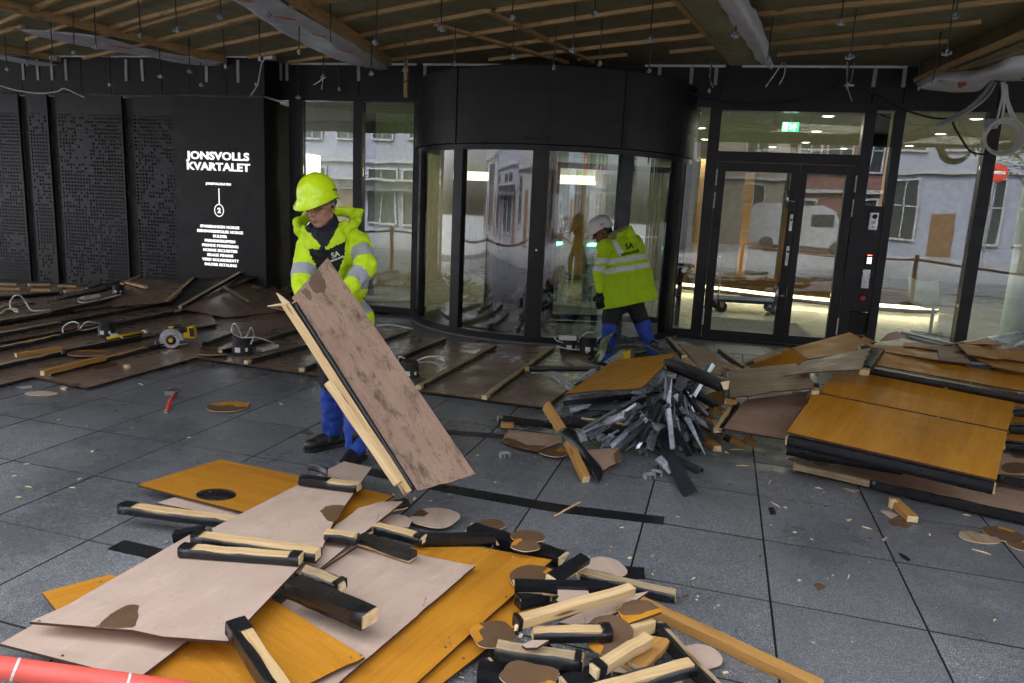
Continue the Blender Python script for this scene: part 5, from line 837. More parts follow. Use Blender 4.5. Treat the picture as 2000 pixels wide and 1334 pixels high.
# ---- centre: heap of bent steel profiles
def prof(label, a, b_, w=.06, h=.03, mat='galv', tw=0.0, seed=1, bend=.02, roll=0, par=None):
    p0, p1 = (G(*a) if not isinstance(a, Vector) else a), (G(*b_) if not isinstance(b_, Vector) else b_); M = frame_of(p0, p1, roll=roll); L = (p1 - p0).length; bb = MB(); r = random.Random(seed)
    kinks = sorted(r.uniform(.15, .85) for _ in range(1 if bend > .005 else 0)); us = [0, 1] + [q + d for q in kinks for d in (-.05, -.015, .015, .05)]; us = sorted(u for u in us if 0 <= u <= 1); n = len(us) - 1; flat0, flat1 = r.random() < .35, r.random() < .35; kz = [r.uniform(-.035, .035) for _ in kinks]; ky = [r.uniform(-.03, .03) for _ in kinks]
    for i, u in enumerate(us):
        k = 1.0
        for q in kinks: k = min(k, .2 if abs(u - q) < .02 else 1)
        if bend > .005 and ((flat0 and i == 0) or (flat1 and i == n)): k = .1
        W = w / 2 * (1 + .3 * (1 - k)); Hh = h * k; a_ = tw * (u - .5); t_ = .002
        off = Vector((0, sum(c * min(u / q, (1 - u) / (1 - q)) for q, c in zip(kinks, ky)) * L, sum(c * min(u / q, (1 - u) / (1 - q)) for q, c in zip(kinks, kz)) * L)) if bend > .01 else Vector((0, 0, 0))
        for y, z in ((-W, -Hh), (-W, 0), (W, 0), (W, -Hh), (W - t_, -Hh), (W - t_, -t_), (-W + t_, -t_), (-W + t_, -Hh)): bb.v.append(Vector((u * L, y * math.cos(a_) - z * math.sin(a_), y * math.sin(a_) + z * math.cos(a_))) + off)
    for i in range(n):
        for k in range(8): bb.f.append([i * 8 + k, (i + 1) * 8 + k, (i + 1) * 8 + (k + 1) % 8, i * 8 + (k + 1) % 8]); bb.m.append(0)
    bb.f += [[0, 1, 6, 7], [1, 2, 5, 6], [2, 3, 4, 5]]; bb.m += [0] * 3; e = n * 8; bb.f += [[e + 7, e + 6, e + 1, e], [e + 6, e + 5, e + 2, e + 1], [e + 5, e + 4, e + 3, e + 2]]; bb.m += [0] * 3
    o = bb.build("steel_profile", MT[mat], None, False); o.matrix_world = M; tag(o, label, "steel profile", "bent steel profiles heaped before the doors"); return o
P3 = lambda l: V('p3', l)
SP = [("long straight steel profile reaching out of the heap to the lower right", (935, 820, .12), (1520, 1100, .03), .06, .03, 0), ("long steel profile crossing the heap top left from under the amber sheet", (430, 390, .30), (860, 700, .22), .06, .03, 0), ("bright wide steel profile lying level below the amber sheet", (560, 650, .26), (1060, 515, .42), .075, .03, 0), ("second level steel profile just under the bright wide one", (590, 700, .22), (950, 600, .34), .06, .03, 0), ("broad steel profile with flared foot standing in the middle of the heap", (1285, 430, .60), (1330, 940, .14), .10, .03, .4), ("wide bright profile pointing at the paving, rightmost foot of the heap", (1330, 540, .45), (1540, 975, .03), .08, .04, .3), ("profile with a flattened shiny foot left of the broad one", (1210, 600, .44), (1100, 900, .12), .055, .03, .6), ("profile slanting down left of the middle of the heap", (1260, 640, .38), (1130, 890, .12), .06, .03, 0), ("profile leaning to the upper right, its tip above the heap", (1440, 560, .42), (1580, 330, .62), .05, .03, 0), ("profile beside the upper right tip, turned on edge", (1350, 520, .45), (1400, 380, .58), .07, .03, .5), ("dark profile with a shadowed channel facing left in the heap", (1055, 530, .42), (1050, 830, .14), .07, .035, .2), ("profile lying low at the front left of the heap", (800, 940, .06), (1000, 590, .30), .07, .03, .2), ("short profile at the front left foot of the heap", (960, 970, .05), (1060, 860, .14), .06, .03, .4), ("profile poking out left toward the loose timber", (395, 740, .14), (600, 560, .28), .05, .03, .2), ("dusty profile sticking out under the timber at the heap's left", (600, 640, .26), (660, 900, .08), .06, .03, .3), ("dark profile with a fishtail end on the paving in front of the heap", (1220, 830, .16), (1440, 1280, .02), .075, .02, .7), ("thin profile crossing under the fishtail one", (1210, 1010, .10), (1310, 1120, .03), .05, .025, .2), ("bent profile at the right shoulder of the heap", (1400, 500, .42), (1500, 780, .16), .07, .035, .8), ("profile with a torn bright end by the right panels", (1330, 600, .36), (1600, 800, .14), .06, .03, .9), ("narrow profile high on the heap next to the amber sheet", (1180, 470, .50), (1270, 350, .62), .08, .03, .2), ("long profile across the upper right of the heap", (1420, 440, .48), (1600, 350, .56), .04, .025, .3), ("profile half buried in the right of the heap", (1250, 750, .26), (1440, 820, .16), .06, .03, 0), ("crushed profile in the core of the heap", (1100, 700, .30), (1240, 800, .24), .07, .03, 1.0), ("profile lying under the black topped timber", (760, 860, .06), (920, 700, .22), .07, .03, .2), ("low profile at the right foot of the heap", (1380, 860, .08), (1500, 960, .03), .06, .03, .4), ("profile on the left behind the amber sheet", (560, 470, .26), (740, 370, .30), .05, .03, .2), ("thin profile standing behind the amber sheet", (830, 330, .40), (950, 240, .48), .05, .025, 0), ("profile lying dim behind the heap toward the doors", (920, 120, .30), (1250, 265, .42), .08, .03, 0), ("flattened profile leaning on the broad one", (1290, 700, .34), (1380, 940, .08), .07, .02, .5), ("profile leaning into the heap from the right front", (1470, 900, .06), (1340, 640, .34), .05, .03, .3), ("upright profile stump in the centre of the heap", (1150, 560, .46), (1170, 690, .33), .06, .03, .2), ("profile hidden at the back of the heap", (1000, 560, .32), (1260, 520, .46), .06, .03, .2), ("small steel offcut wedged at the front of the heap", (1100, 940, .06), (1110, 980, .04), .05, .03, 0), ("thin bent profile under the black beam end on the right", (1390, 440, .50), (1540, 470, .44), .05, .03, .4)]
for k, (lab, a, b_, w, h, tw) in enumerate(SP): prof(lab, *P3([a, b_]), w, h, tw=tw, seed=k + 3, bend=.006 if k < 3 else .013, roll=rnd.uniform(-.9, .9) if k > 3 else 0, mat='galv' if k % 3 else 'galvdark')
FIL = [(1240, 470, 1010, 930), (1320, 480, 1260, 950), (1200, 480, 760, 880), (1350, 500, 1470, 900), (1290, 440, 1620, 640), (1140, 520, 660, 800), (1265, 500, 1150, 960), (1300, 540, 1420, 940), (1100, 560, 520, 620), (1230, 540, 960, 880), (1290, 470, 1180, 900), (1260, 450, 1000, 800), (1340, 440, 1450, 800), (1240, 500, 880, 860), (1310, 460, 1330, 860), (1280, 520, 760, 780), (1210, 500, 600, 680), (1360, 480, 1560, 720), (1250, 480, 1100, 930), (1300, 500, 1520, 920), (1330, 480, 1390, 960), (1270, 560, 1240, 960), (1180, 560, 800, 900), (1230, 600, 900, 960), (1300, 560, 1230, 930), (1330, 520, 1400, 900), (1270, 540, 1010, 880), (1380, 560, 1480, 860), (1240, 520, 700, 760), (1350, 470, 1560, 690), (1120, 600, 640, 720), (1300, 640, 1180, 930), (1410, 640, 1530, 900), (1200, 640, 860, 930), (1280, 480, 1500, 560), (1160, 620, 930, 800), (1340, 700, 1430, 950), (1060, 620, 700, 860), (1310, 590, 1330, 900), (1370, 620, 1560, 780), (1000, 640, 560, 640), (1190, 700, 1080, 930), (1100, 540, 580, 590), (1420, 500, 1640, 620), (1250, 620, 1040, 940), (1290, 700, 1440, 1000), (1200, 520, 1600, 420), (1150, 480, 1420, 420), (1330, 560, 1200, 840), (960, 700, 620, 830)]
rf = random.Random(31)
for k, (x0, y0, x1, y1) in enumerate(FIL):
    za = .16 + .30 * max(0, (950 - y0) / 450) + rf.uniform(-.05, .05); zb = max(.03, .05 + .34 * max(0, (930 - y1) / 450) + rf.uniform(-.03, .04))
    prof("bent grey steel profile tangled in the heap among many alike", *P3([(x0, y0, za), (x1, y1, zb)]), rf.choice((.035, .045, .05)), rf.choice((.02, .028)), 'galv' if rf.random() < .52 else 'galvdark', rf.uniform(-.35, .35), 200 + k, .013, rf.uniform(-1.3, 1.3))
panel("amber veneered sheet lying on top of the steel heap", P3([(525, 553), (880, 310), (1348, 254), (1200, 400), (1085, 500), (980, 516), (760, 530)]), [(1102, 769, .36), (1198, 704, .40), (1324, 688, .64)], ('orangedk', 'pink', 'edge'), gx=((1102, 769), (1324, 688)), curl=.012, nails=((1247, 752), (1275, 731)))
timb("black wrapped beam lying over the right shoulder of the steel heap", *P3([(1290, 305, .66), (1690, 460, .62)]), .085, .06, 'pine', ((0, 1, 'full'),)); timb("black batten with an orange sawn end left of the amber sheet", *P3([(250, 358, .16), (800, 352, .30)]), .05, .04, 'orangepine', ((.06, 1, 'full'),)); prof("thin bright profile strip below the black batten left of the amber sheet", *P3([(290, 395, .12), (770, 378, .22)]), .03, .012, seed=90, bend=.004)
timb("black wrapped timber with a torn pale top in front of the heap", *P3([(470, 710, .20), (970, 790, .20)]), .06, .06, 'pine', ((0, 1, 'full'),)); panel("torn pale splinter of board stuck to the black timber before the heap", P3([(650, 725), (720, 705), (880, 705), (960, 720), (965, 770), (840, 745)]), [(1140, 812, .215), (1219, 815, .215), (1186, 822, .215)], ('pinkdirty', 'orange', 'cut'), jag=(3, 4), amp=.006)
timb("black edged timber lying left of the steel heap", *P3([(50, 705, .07), (450, 755, .09)]), .05, .045, 'oldpine', ((.02, 1, 'L'),)); timb("split orange post with a torn head at the left of the heap", *P3([(400, 615, .36), (520, 800, .22)]), .065, .04, 'orangepine', ()); timb("orange square timber pointing at the camera from the steel heap", *P3([(555, 870, .17), (690, 1150, .05)]), .05, .05, 'orangepine', (), nails=0)
t = thing("membrane_offcut", "black membrane wrapped round the orange square timber", "strip"); sheet("wrap", [[G(*q) for q in P3([(500, 830, .20), (560, 800, .22), (610, 830, .19)])], [G(*q) for q in P3([(530, 900, .15), (600, 870, .19), (660, 930, .13)])], [G(*q) for q in P3([(690, 1060, .07), (720, 1010, .11), (800, 1100, .05)])], [G(*q) for q in P3([(715, 1150, .03), (745, 1130, .06), (770, 1210, .01)])]], 'black', t, .003, 4, .012)
disc("brown disc with an orange torn centre in front of the steel heap", *P3([(450, 970)])[0][:2], 29, .03, 'brown', patch=(-1, 60, .3, 'orangedk')); panel("dirty torn backing board lying left in front of the steel heap", P3([(125, 812), (500, 855), (510, 905), (330, 965), (200, 940), (75, 895)]), [(994, 839, .03), (1095, 851, .05), (1013, 874, .03)], ('pinkdirty', 'orange', 'edge'), jag=(2, 3, 4), amp=.01, patches=((P3([(75, 895), (110, 868), (160, 880), (260, 925), (400, 928), (330, 962), (200, 938)]), 'brown'),))
panel("dirty torn board with a chewed edge on the right of the orange timber", P3([(640, 965), (925, 940), (945, 1030), (800, 1110), (660, 1020)]), [(1133, 880, .05), (1210, 874, .07), (1176, 919, .03)], ('pinkdirty', 'orange', 'edge'), jag=(1, 2), amp=.012, patches=((P3([(885, 985), (925, 945), (942, 1030), (900, 1060)]), 'brown'),)); bo = bar("wood_block", *[G(*q) for q in P3([(70, 760, .06), (160, 765, .06)])], .05, .035, 'orangepine'); tag(bo, "orange splintered block beside the black edged timber", "wood block")
for lab, x, y in (("grey plastic clip on the paving left of the steel heap", 985, 893), ("grey plastic clip on the paving before the steel heap, beside the striped one", 1268, 935), ("translucent striped plastic clip on the paving before the steel heap", 1282, 929)):
    c = G(x, y, 0); b = MB(); Mx = Matrix.Translation(c) @ Matrix.Rotation(rnd.uniform(-.5, .5), 4, 'Z'); b.box((-.035, -.02, 0), (-.03, .02, .035), M=Mx); b.box((.03, -.02, 0), (.035, .02, .035), M=Mx); b.box((-.035, -.02, .03), (.035, .02, .035), M=Mx); b.box((-.01, -.02, .0), (-.005, .02, .03), M=Mx); o = b.build("plastic_clip", MT['grey']); tag(o, label=lab, cat="clip")
c = G(1302, 657, .02); t = thing("spray_can", "white and blue spray can standing behind the steel heap at the door", "can", loc=c); MB().lathe([(.033, 0), (.034, .005), (.034, .15), (.026, .168), (.001, .17)], 20).build("body", MT['white'], t, True); MB().lathe([(.022, .165), (.022, .205), (.001, .207)], 16).build("cap", plain("can_blue", (.05, .1, .35)), t, True)
t = thing("foil_tongue", "greenish silver foil tongue sticking up beside the standing worker's leg", "strip"); sheet("foil", [[G(*q) for q in P3([(725, 330, .36), (750, 325, .36), (790, 330, .36)])], [G(*q) for q in P3([(770, 260, .44), (800, 250, .45), (820, 262, .44)])], [G(*q) for q in P3([(800, 160, .55), (825, 150, .56), (850, 165, .55)])], [G(*q) for q in P3([(880, 110, .62), (892, 100, .63), (905, 95, .63)])]], plain("foil_green", (.13, .16, .09), .3, .5), t, .002, 4, .012)
t = thing("cordless_drill", "yellow and black cordless drill lying behind the amber sheet", "drill", M=frame_of(G(*P3([(940, 260, .46)])[0]), G(*P3([(1060, 215, .46)])[0]))); MB().box((0, -.035, -.06), (.12, .035, .01)).build("body", MT['yel'], t); MB().tube([(.12, 0, -.02), (.19, 0, -.02)], .022, 12).build("chuck", MT['blackmat'], t); MB().box((-.02, -.03, -.16), (.05, .03, -.06)).build("grip", MT['blackmat'], t)
# ---- right: big stack of orange panels
def P5(l): return V('p5', l)
def P4(l): return V('p4', l)
RF = [(1537, 843, .34), (1946, 937, .32), (1640, 722, .50)]
panel("front orange board of the big right stack, the one nearest the camera", [(1537, 843), (1946, 937), (1968, 843), (1606, 770), (1580, 772), (1581, 783), (1572, 793)], RF, OR, .012, jag=(4, 5), amp=.006, gx=((1537, 843), (1606, 770)), screws=((1657, 868), (1797, 902), (1941, 934), (1955, 888), (1964, 846)), nails=())
panel("second orange board of the big right stack behind the narrow seam", [(1605, 767.5), (1969, 840.5), (1986, 774), (1698, 722), (1640, 718), (1620, 741), (1603, 760)], RF, OR, .012, jag=(4, 5), amp=.010, gx=((1605, 767), (1640, 722)), screws=((1703, 789), (1832, 815), (1967, 839), (1861, 751), (1976, 803), (1678, 750)))
t = timb("black wrapped edge batten under the front orange board", (1537, 851, .318), (1946, 944, .30), .05, .055, 'pine', ((0, 1, 'full'),)); timb("second black wrapped batten just below the front edge batten", (1540, 868, .24), (1760, 905, .24), .05, .06, 'pine', ((0, 1, 'full'),)); timb("black batten under the seam of the two orange boards", (1590, 785, .37), (1960, 860, .36), .05, .05, 'pine', ((0, 1, 'full'),))
timb("black batten below the back edge of the second orange board", (1645, 735, .46), (1975, 800, .42), .05, .05, 'pine', ((0, 1, 'full'),))
panel("third orange board with a thick black front edge on the right stack", P5([(450, 385), (1668, 600), (1800, 625), (1800, 470), (1668, 447), (985, 345), (540, 262)]), [(1708, 712, .56), (2000, 764, .54), (1730, 683, .60)], ('orange', 'pink', 'edge'), gx=((1708, 712), (1730, 683)), screws=((1767, 722), (1896, 748))); timb("thick black batten along the front edge of the third orange board", (1700, 718, .545), (2030, 778, .525), .05, .05, 'pine', ((0, 1, 'full'),))
panel("grey backed board piece with a brown spot high on the right stack", P5([(760, 240), (1150, 235), (1245, 375), (985, 348), (965, 265)]), [(1782, 678, .625), (1876, 676, .63), (1836, 703, .615)], ('pinkdirty', 'orange', 'edge'), jag=(1,), amp=.01, patches=((P5(ell(1145, 284, 50, 15, 14)), 'brown'),)); panel("amber board under the grey piece at the back of the right stack", P5([(360, 215), (700, 232), (965, 262), (988, 350), (520, 275)]), [(1686, 671, .60), (1832, 683, .61), (1725, 686, .60)], OR); panel("orange board at the right edge of the photo, highest on the stack", P5([(1120, 210), (1760, 255), (1760, 372), (1500, 335), (1440, 340), (1210, 300)]), [(1870, 670, .66), (2022, 681, .66), (1890, 692, .65)], OR, jag=(3, 4), amp=.008); panel("orange board just below the highest one at the right edge", P5([(1215, 300), (1500, 345), (1780, 380), (1780, 470), (1430, 402), (1330, 360)]), [(1892, 692, .63), (2026, 711, .63), (1943, 716, .62)], OR, jag=(4, 5), amp=.01)
panel("orange board leaning at the far left of the right stack, left of the thin gap", P4([(700, 405), (1085, 272), (1222, 367), (1150, 405), (720, 435)]), [(1457, 711, .26), (1544, 681, .44), (1575, 702, .40)], OR); panel("orange board with a peaked far corner at the back of the right stack", P4([(1095, 265), (1600, 128), (1790, 230), (1600, 305), (1232, 362)]), [(1546, 680, .45), (1660, 649, .58), (1577, 701, .42)], OR, gx=((1546, 680), (1660, 649)))
panel("grey weathered board lying askew at the left of the right stack", P4([(555, 455), (1130, 400), (1230, 470), (1290, 608), (1150, 625), (920, 640), (720, 680), (555, 692)]), [(1425, 722, .42), (1554, 710, .52), (1425, 775, .38)], ('greyven', 'orange', 'edge'), jag=(4, 5, 6), amp=.01, gx=((1425, 722), (1590, 715)), screws=((1520, 737), (1582, 756))); panel("curled grey weathered board with black end batten on the right stack", P4([(1020, 505), (1200, 380), (1600, 300), (1790, 260), (1690, 445), (1380, 460), (1210, 475)]), [(1529, 733, .53), (1570, 705, .56), (1700, 679, .66)], ('greyven', 'orange', 'edge'), jag=(3, 4), amp=.012, gx=((1529, 733), (1700, 679)), curl=.01, screws=((1704, 682), (1690, 698)))
timb("black batten across the end of the curled grey board", *P5([(495, 248, .675), (365, 425, .60)]), .06, .045, 'pine', ((.0, .93, 'full'),)); timb("pale sawn batten end below the grey weathered board", *P4([(1290, 480, .46), (1300, 640, .44)]), .055, .05, 'pine', ((0, .8, 'full'),)); timb("black batten down the left side of the grey weathered board", *P4([(520, 470, .40), (545, 705, .35)]), .05, .045, 'pine', ((0, 1, 'full'),)); timb("orange batten stub under the grey weathered board", *P4([(520, 705, .345), (612, 705, .35)]), .04, .04, 'orangepine', ()); timb("second sawn batten end stacked under the first at the jagged board", *P4([(1250, 655, .40), (1345, 645, .40)]), .05, .05, 'pine')
panel("dirty pale board hanging down at the left of the big stack", P4([(495, 960), (700, 715), (1250, 640), (1240, 740), (1165, 815), (1055, 985), (1045, 1058)]), [(1411, 836, .20), (1457, 781, .30), (1535, 858, .20)], ('pinkdirty', 'orange', 'edge'), gx=((1411, 836), (1535, 858))); timb("timber along the left edge of the hanging pale board", *P4([(455, 960, .20), (610, 735, .30)]), .055, .04, 'pine', ((0, 1, 'L'),))
panel("pale ground board sticking out under the big stack along the front", [(1540, 895), (1600, 884), (1700, 880), (2040, 955), (2040, 1016), (1860, 975), (1620, 918)], [(1540, 895, .05), (2040, 1016, .05), (2040, 955, .05)], ('pinkdirty', 'orange', 'edge'), jag=(0, 6), amp=.008, patches=((V('p8', [(340, 330), (400, 300), (470, 300), (500, 330), (470, 362), (400, 355)]), 'brown'),)); timb("long timber with a black side lying along the front foot of the big stack", (1554, 904, .065), (2040, 1012, .07), .05, .045, 'oldpine', ((.33, 1, 'L'),), nails=0)
panel("dirty pale board with big brown spots right of the front board", P5([(1500, 1080), (1560, 1050), (1800, 1060), (1800, 1300), (1440, 1270)]), [(1960, 879, .12), (2032, 874, .12), (1946, 925, .1)], ('pinkdirty', 'orange', 'edge'), patches=((P5(ell(1640, 1105, 80, 45, 16)), 'brown'), (P5(ell(1600, 1225, 120, 45, 18)), 'brown'))); timb("pale timber with a black side at the right edge by the front board", (1944, 926, .13), (2040, 943, .13), .04, .045, 'oldpine', ((0, 1, 'L'),))
for lab, poly, z in (("orange board edge at the right edge of the photo, upper of three", [(1985, 777), (2040, 785), (2040, 800), (1980, 795)], .36), ("orange board edge at the right edge of the photo, middle of three", [(1974, 802), (2040, 808), (2040, 830), (1968, 825)], .30), ("orange board edge at the right edge of the photo, lowest of three", [(1968, 842), (2040, 846), (2040, 866), (1962, 858)], .22)): panel(lab, poly, [(*poly[0], z), (*poly[1], z), (*poly[2], z)], OR); timb("black batten under the " + lab.split(',')[1].split(' of')[0].strip() + " orange board edge at the right edge", (poly[3][0], poly[3][1] + 6, z - .02), (2040, poly[2][1] + 6, z - .02), .05, .045, 'pine', ((0, 1, 'full'),))
panel("orange stub of board leaning out at the back of the right stack", P5([(490, 192), (560, 130), (635, 112), (720, 160), (600, 185)]), [(1717, 666, .52), (1752, 647, .64), (1773, 658, .60)], OR, patches=((P5([(600, 180), (630, 140), (680, 140), (718, 160)]), 'greyven'),)); panel("thin orange board strip at the back middle of the right stack", P5([(690, 205), (850, 212), (1040, 236), (1000, 244), (690, 236)]), [(1765, 669, .625), (1850, 676, .625), (1765, 676, .62)], OR); panel("orange board behind the highest one at the right stack", P5([(1010, 222), (1370, 160), (1480, 222), (1130, 212)]), [(1842, 673, .62), (1928, 658, .70), (1955, 673, .70)], OR); panel("small orange corner of board peeping out left of the stub at the back", P5([(340, 170), (370, 155), (470, 200), (400, 210)]), [(1681, 661, .5), (1689, 657, .52), (1713, 668, .5)], OR)
for k, (a, b_, lab) in enumerate((((1880, 668, .66), (2030, 640, .78), "grey metal channel leaning out at the right edge of the stack, upper one"), ((1955, 680, .66), (2030, 646, .76), "grey metal channel leaning out at the right edge of the stack, lower one"), ((1765, 648, .58), (1860, 670, .62), "grey metal channel lying behind the right stack before the window"), ((1775, 656, .57), (1850, 674, .6), "second grey metal channel behind the right stack before the window"))): prof(lab, a, b_, .05, .03, seed=50 + k, bend=.004)
timb("short black ended batten leaning at the back right of the stack", *P5([(1345, 175, .68), (1400, 215, .66)]), .05, .04, 'pine', ((0, .4, 'full'),)); timb("black batten in the gap at the back of the right stack", *P5([(1190, 375, .60), (1400, 400, .60)]), .05, .045, 'pine', ((0, 1, 'full'),)); timb("black batten stub standing by the amber board at the back", *P5([(320, 232, .62), (360, 225, .63)]), .05, .05, 'pine', ((0, 1, 'full'),))
panel("dirty pale board lying flat before the doors, left of the right stack", P4([(105, 220), (380, 270), (560, 462), (540, 500), (480, 505), (300, 440)]), [(1324, 669, .30), (1385, 681, .30), (1408, 733, .34)], ('pinkdirty', 'orange', 'edge'), jag=(0, 1), amp=.01); timb("old batten on the left edge of the flat board before the doors", *P4([(25, 170, .36), (165, 325, .38)]), .05, .04, 'oldpine', ((0, 1, 'L'),)); timb("old batten on the right edge of the flat board before the doors", *P4([(480, 275, .36), (710, 435, .40)]), .055, .04, 'oldpine', ((0, 1, 'L'),)); timb("short old timber stub on the flat board before the doors", *P4([(530, 395, .38), (640, 440, .39)]), .05, .04, 'oldpine'); timb("pale batten with a black end leading to the orange boards by the doors", *P4([(680, 385, .34), (1060, 262, .44)]), .05, .036, 'oldpine', ((0, .16, 'U'),)); timb("lower old batten at the near edge of the flat board before the doors", *P4([(170, 340, .36), (290, 440, .34)]), .045, .04, 'oldpine')
for lab, a, b_, mat, w in (("dark orange batten deep under the right stack", (360, 745, .20), (510, 800, .20), 'orangepine', .06), ("grey ended dark batten deep under the right stack beside the steel heap", (245, 720, .22), (350, 745, .22), 'oldpine', .05), ("orange batten low beside the steel heap's right foot", (320, 1010, .06), (450, 1110, .05), 'orangepine', .06), ("dark timber end sticking out low under the pale hanging board", (540, 1010, .10), (690, 1090, .05), 'orangepine', .05), ("timber with a pale sawn end sticking out low under the pale hanging board", (700, 1020, .10), (800, 1085, .06), 'orangepine', .055), ("dark batten in the shadow under the stack, left of the hanging board", (250, 780, .12), (440, 890, .10), 'orangepine', .05)): timb(lab, *P4([a, b_]), w, .045, mat, ((0, .3, 'full'),) if 'dark' in lab else ())
panel("dark orange board in the shadow below the grey weathered one", P4([(300, 690), (520, 610), (560, 690), (480, 760), (250, 740)]), [(1367, 775, .22), (1417, 757, .26), (1408, 791, .2)], ('orangedk', 'pink', 'edge')); panel("dark orange board deep inside the stack behind the jagged edge", P4([(1100, 640), (1250, 650), (1240, 740), (1200, 810), (1130, 800)]), [(1547, 764, .33), (1581, 766, .34), (1554, 800, .28)], ('orangedk', 'pink', 'edge')); panel("crumpled black membrane under the front of the big stack", [(1537, 850), (1700, 885), (1680, 905), (1580, 895), (1540, 880)], [(1537, 850, .17), (1700, 885, .17), (1540, 880, .15)], ('black', 'black', 'black'), .004, jag='all', amp=.02, name="membrane_offcut", cat="strip", curl=.03)
# support blocks under the right stack
for lab, a, b_ in (("hidden batten stack under the front orange board, left", (1600, 850, .25), (1900, 915, .25)), ("hidden timber under the middle of the right stack", (1640, 800, .27), (1940, 860, .27)), ("hidden timber under the rear of the right stack", (1720, 720, .4), (1990, 765, .4))): timb(lab, a, b_, .08, .12, 'orangepine')
# ---- loose things on the paving
timb("short stained block lying on the paving before the right stack", (1746, 972, .045), (1784, 1008, .045), .06, .04, 'orangepine'); c = G(1738, 992, 0); bo = bar("wood_block", c + Vector((0, 0, .05)), c + Vector((.035, .0, .05)), .04, .05, 'cut'); tag(bo, "pale square wood block standing by the stained block", "wood block")
for lab, poly, m in (("pale torn sliver beside the pale wood block", [(1720, 997), (1735, 998), (1755, 1006), (1742, 1012)], 'pink'), ("pale curved chip under the long timber at the right", [(1648, 953), (1660, 955), (1680, 957), (1668, 962)], 'pink'), ("brown chip on the paving at the right foreground", [(1590, 1140), (1600, 1138), (1613, 1144), (1597, 1152)], 'brown'), ("small brown chip under the worker's raised board", [(1735, 1016), (1745, 1012), (1765, 1015), (1783, 1025), (1770, 1031), (1745, 1026)], 'brown')): flat(lab.replace("small brown chip under the worker's raised board", "oval brown chip before the stained block"), poly, .006, m, "board_chip", "chip", .005)
disc("grey oval cut-out on the paving at the right", 1912, 1049, 35, .008, 'greyven', ry=.75, bite=(20, 80, .7)); disc("brown oval cut-out with an orange sliver on the paving at the right edge", 1960, 1043, 34, .008, 'brown', patch=(20, 80, .7, 'orange')); disc("brown cut-out lying half out of the photo at the right edge", 1995, 1066, 22, .008, 'brown')
disc("orange faced broken disc on the paving left of the worker", 445, 794, 42, .012, 'brown', ry=.9, patch=(10, 170, .35, 'orange')); disc("pale half disc lying alone on the paving at the left", 80, 768, 33, .008, 'pink', ry=.55); flat("brown chip on the paving by the worker's boot", [(585, 845), (600, 838), (612, 846), (600, 849)], .006, 'brown', "board_chip", "chip", .005); flat("black plastic scrap on the paving at the right", [(1756, 1080), (1764, 1082), (1778, 1092), (1775, 1095), (1762, 1088)], .006, 'black', "plastic_scrap", "scrap", .008)
flat("grey stain-like film scrap on the paving behind the stack", [(1500, 992), (1510, 990), (1516, 1004), (1506, 1006)], .003, 'blackmat', "film_scrap", "scrap", .002); flat("pale crumpled scrap on the paving at the left", [(118, 757), (124, 754), (132, 757), (128, 760)], .012, 'cut', "film_scrap", "scrap", .012); flat("clear film scrap on the paving before the fallen ceiling", [(32, 755), (62, 752), (63, 757), (45, 759)], .006, 'grey', "film_scrap", "scrap", .004)
t = timb("thin straight splinter on the black strip behind the front pile", (1083, 1006, .012), (1133, 979, .012), .012, .008, 'pine', name="wood_splinter", cat="splinter")
spl = [(1438, 908, 1463, 909), (1506, 979, 1525, 991), (1592, 951, 1607, 954), (1683, 1027, 1704, 1033), (1898, 1071, 1936, 1082), (1655, 1016, 1664, 1013), (1500, 945, 1508, 935), (1427, 877, 1453, 878), (1415, 883, 1424, 884), (1653, 1012, 1657, 1018), (1880, 1004, 1896, 1006), (45, 906, 58, 905), (22, 930, 30, 928), (150, 936, 160, 933), (48, 949, 62, 951), (135, 951, 147, 952), (30, 970, 40, 970), (480, 788, 490, 786), (545, 786, 552, 790), (690, 855, 700, 850), (925, 755, 938, 748), (270, 748, 280, 752), (255, 835, 262, 833), (110, 820, 118, 818), (365, 854, 372, 853), (1210, 1030, 1216, 1029), (1655, 1130, 1661, 1120), (1940, 1212, 1946, 1208), (930, 890, 936, 887), (1350, 1130, 1356, 1128)]
proto = None
for k, (x0, y0, x1, y1) in enumerate(spl):
    p0, p1 = G(x0, y0, .008), G(x1, y1, .008); L = (p1 - p0).length
    if proto is None:
        proto = meshobj("wood_splinter", [(0, 0, 0), (.3, -.05, .0), (1, .01, .0), (.6, .06, .0), (0, 0, .004), (.3, -.05, .006), (1, .01, .003), (.6, .06, .006)], [[3, 2, 1, 0], [4, 5, 6, 7], [0, 1, 5, 4], [1, 2, 6, 5], [2, 3, 7, 6], [3, 0, 4, 7]], MT['cut']); o = proto
    else: o = proto.copy(); COL.objects.link(o)
    tag(o, "small pale wood splinter lying loose on the grey paving", "splinter", "loose splinters on the paving"); d = p1 - p0; o.matrix_world = Matrix.Translation((p0.x, p0.y, .003)) @ Matrix.Rotation(math.atan2(d.y, d.x), 4, 'Z') @ Matrix.Diagonal((max(L, .03), .055, 1, 1))
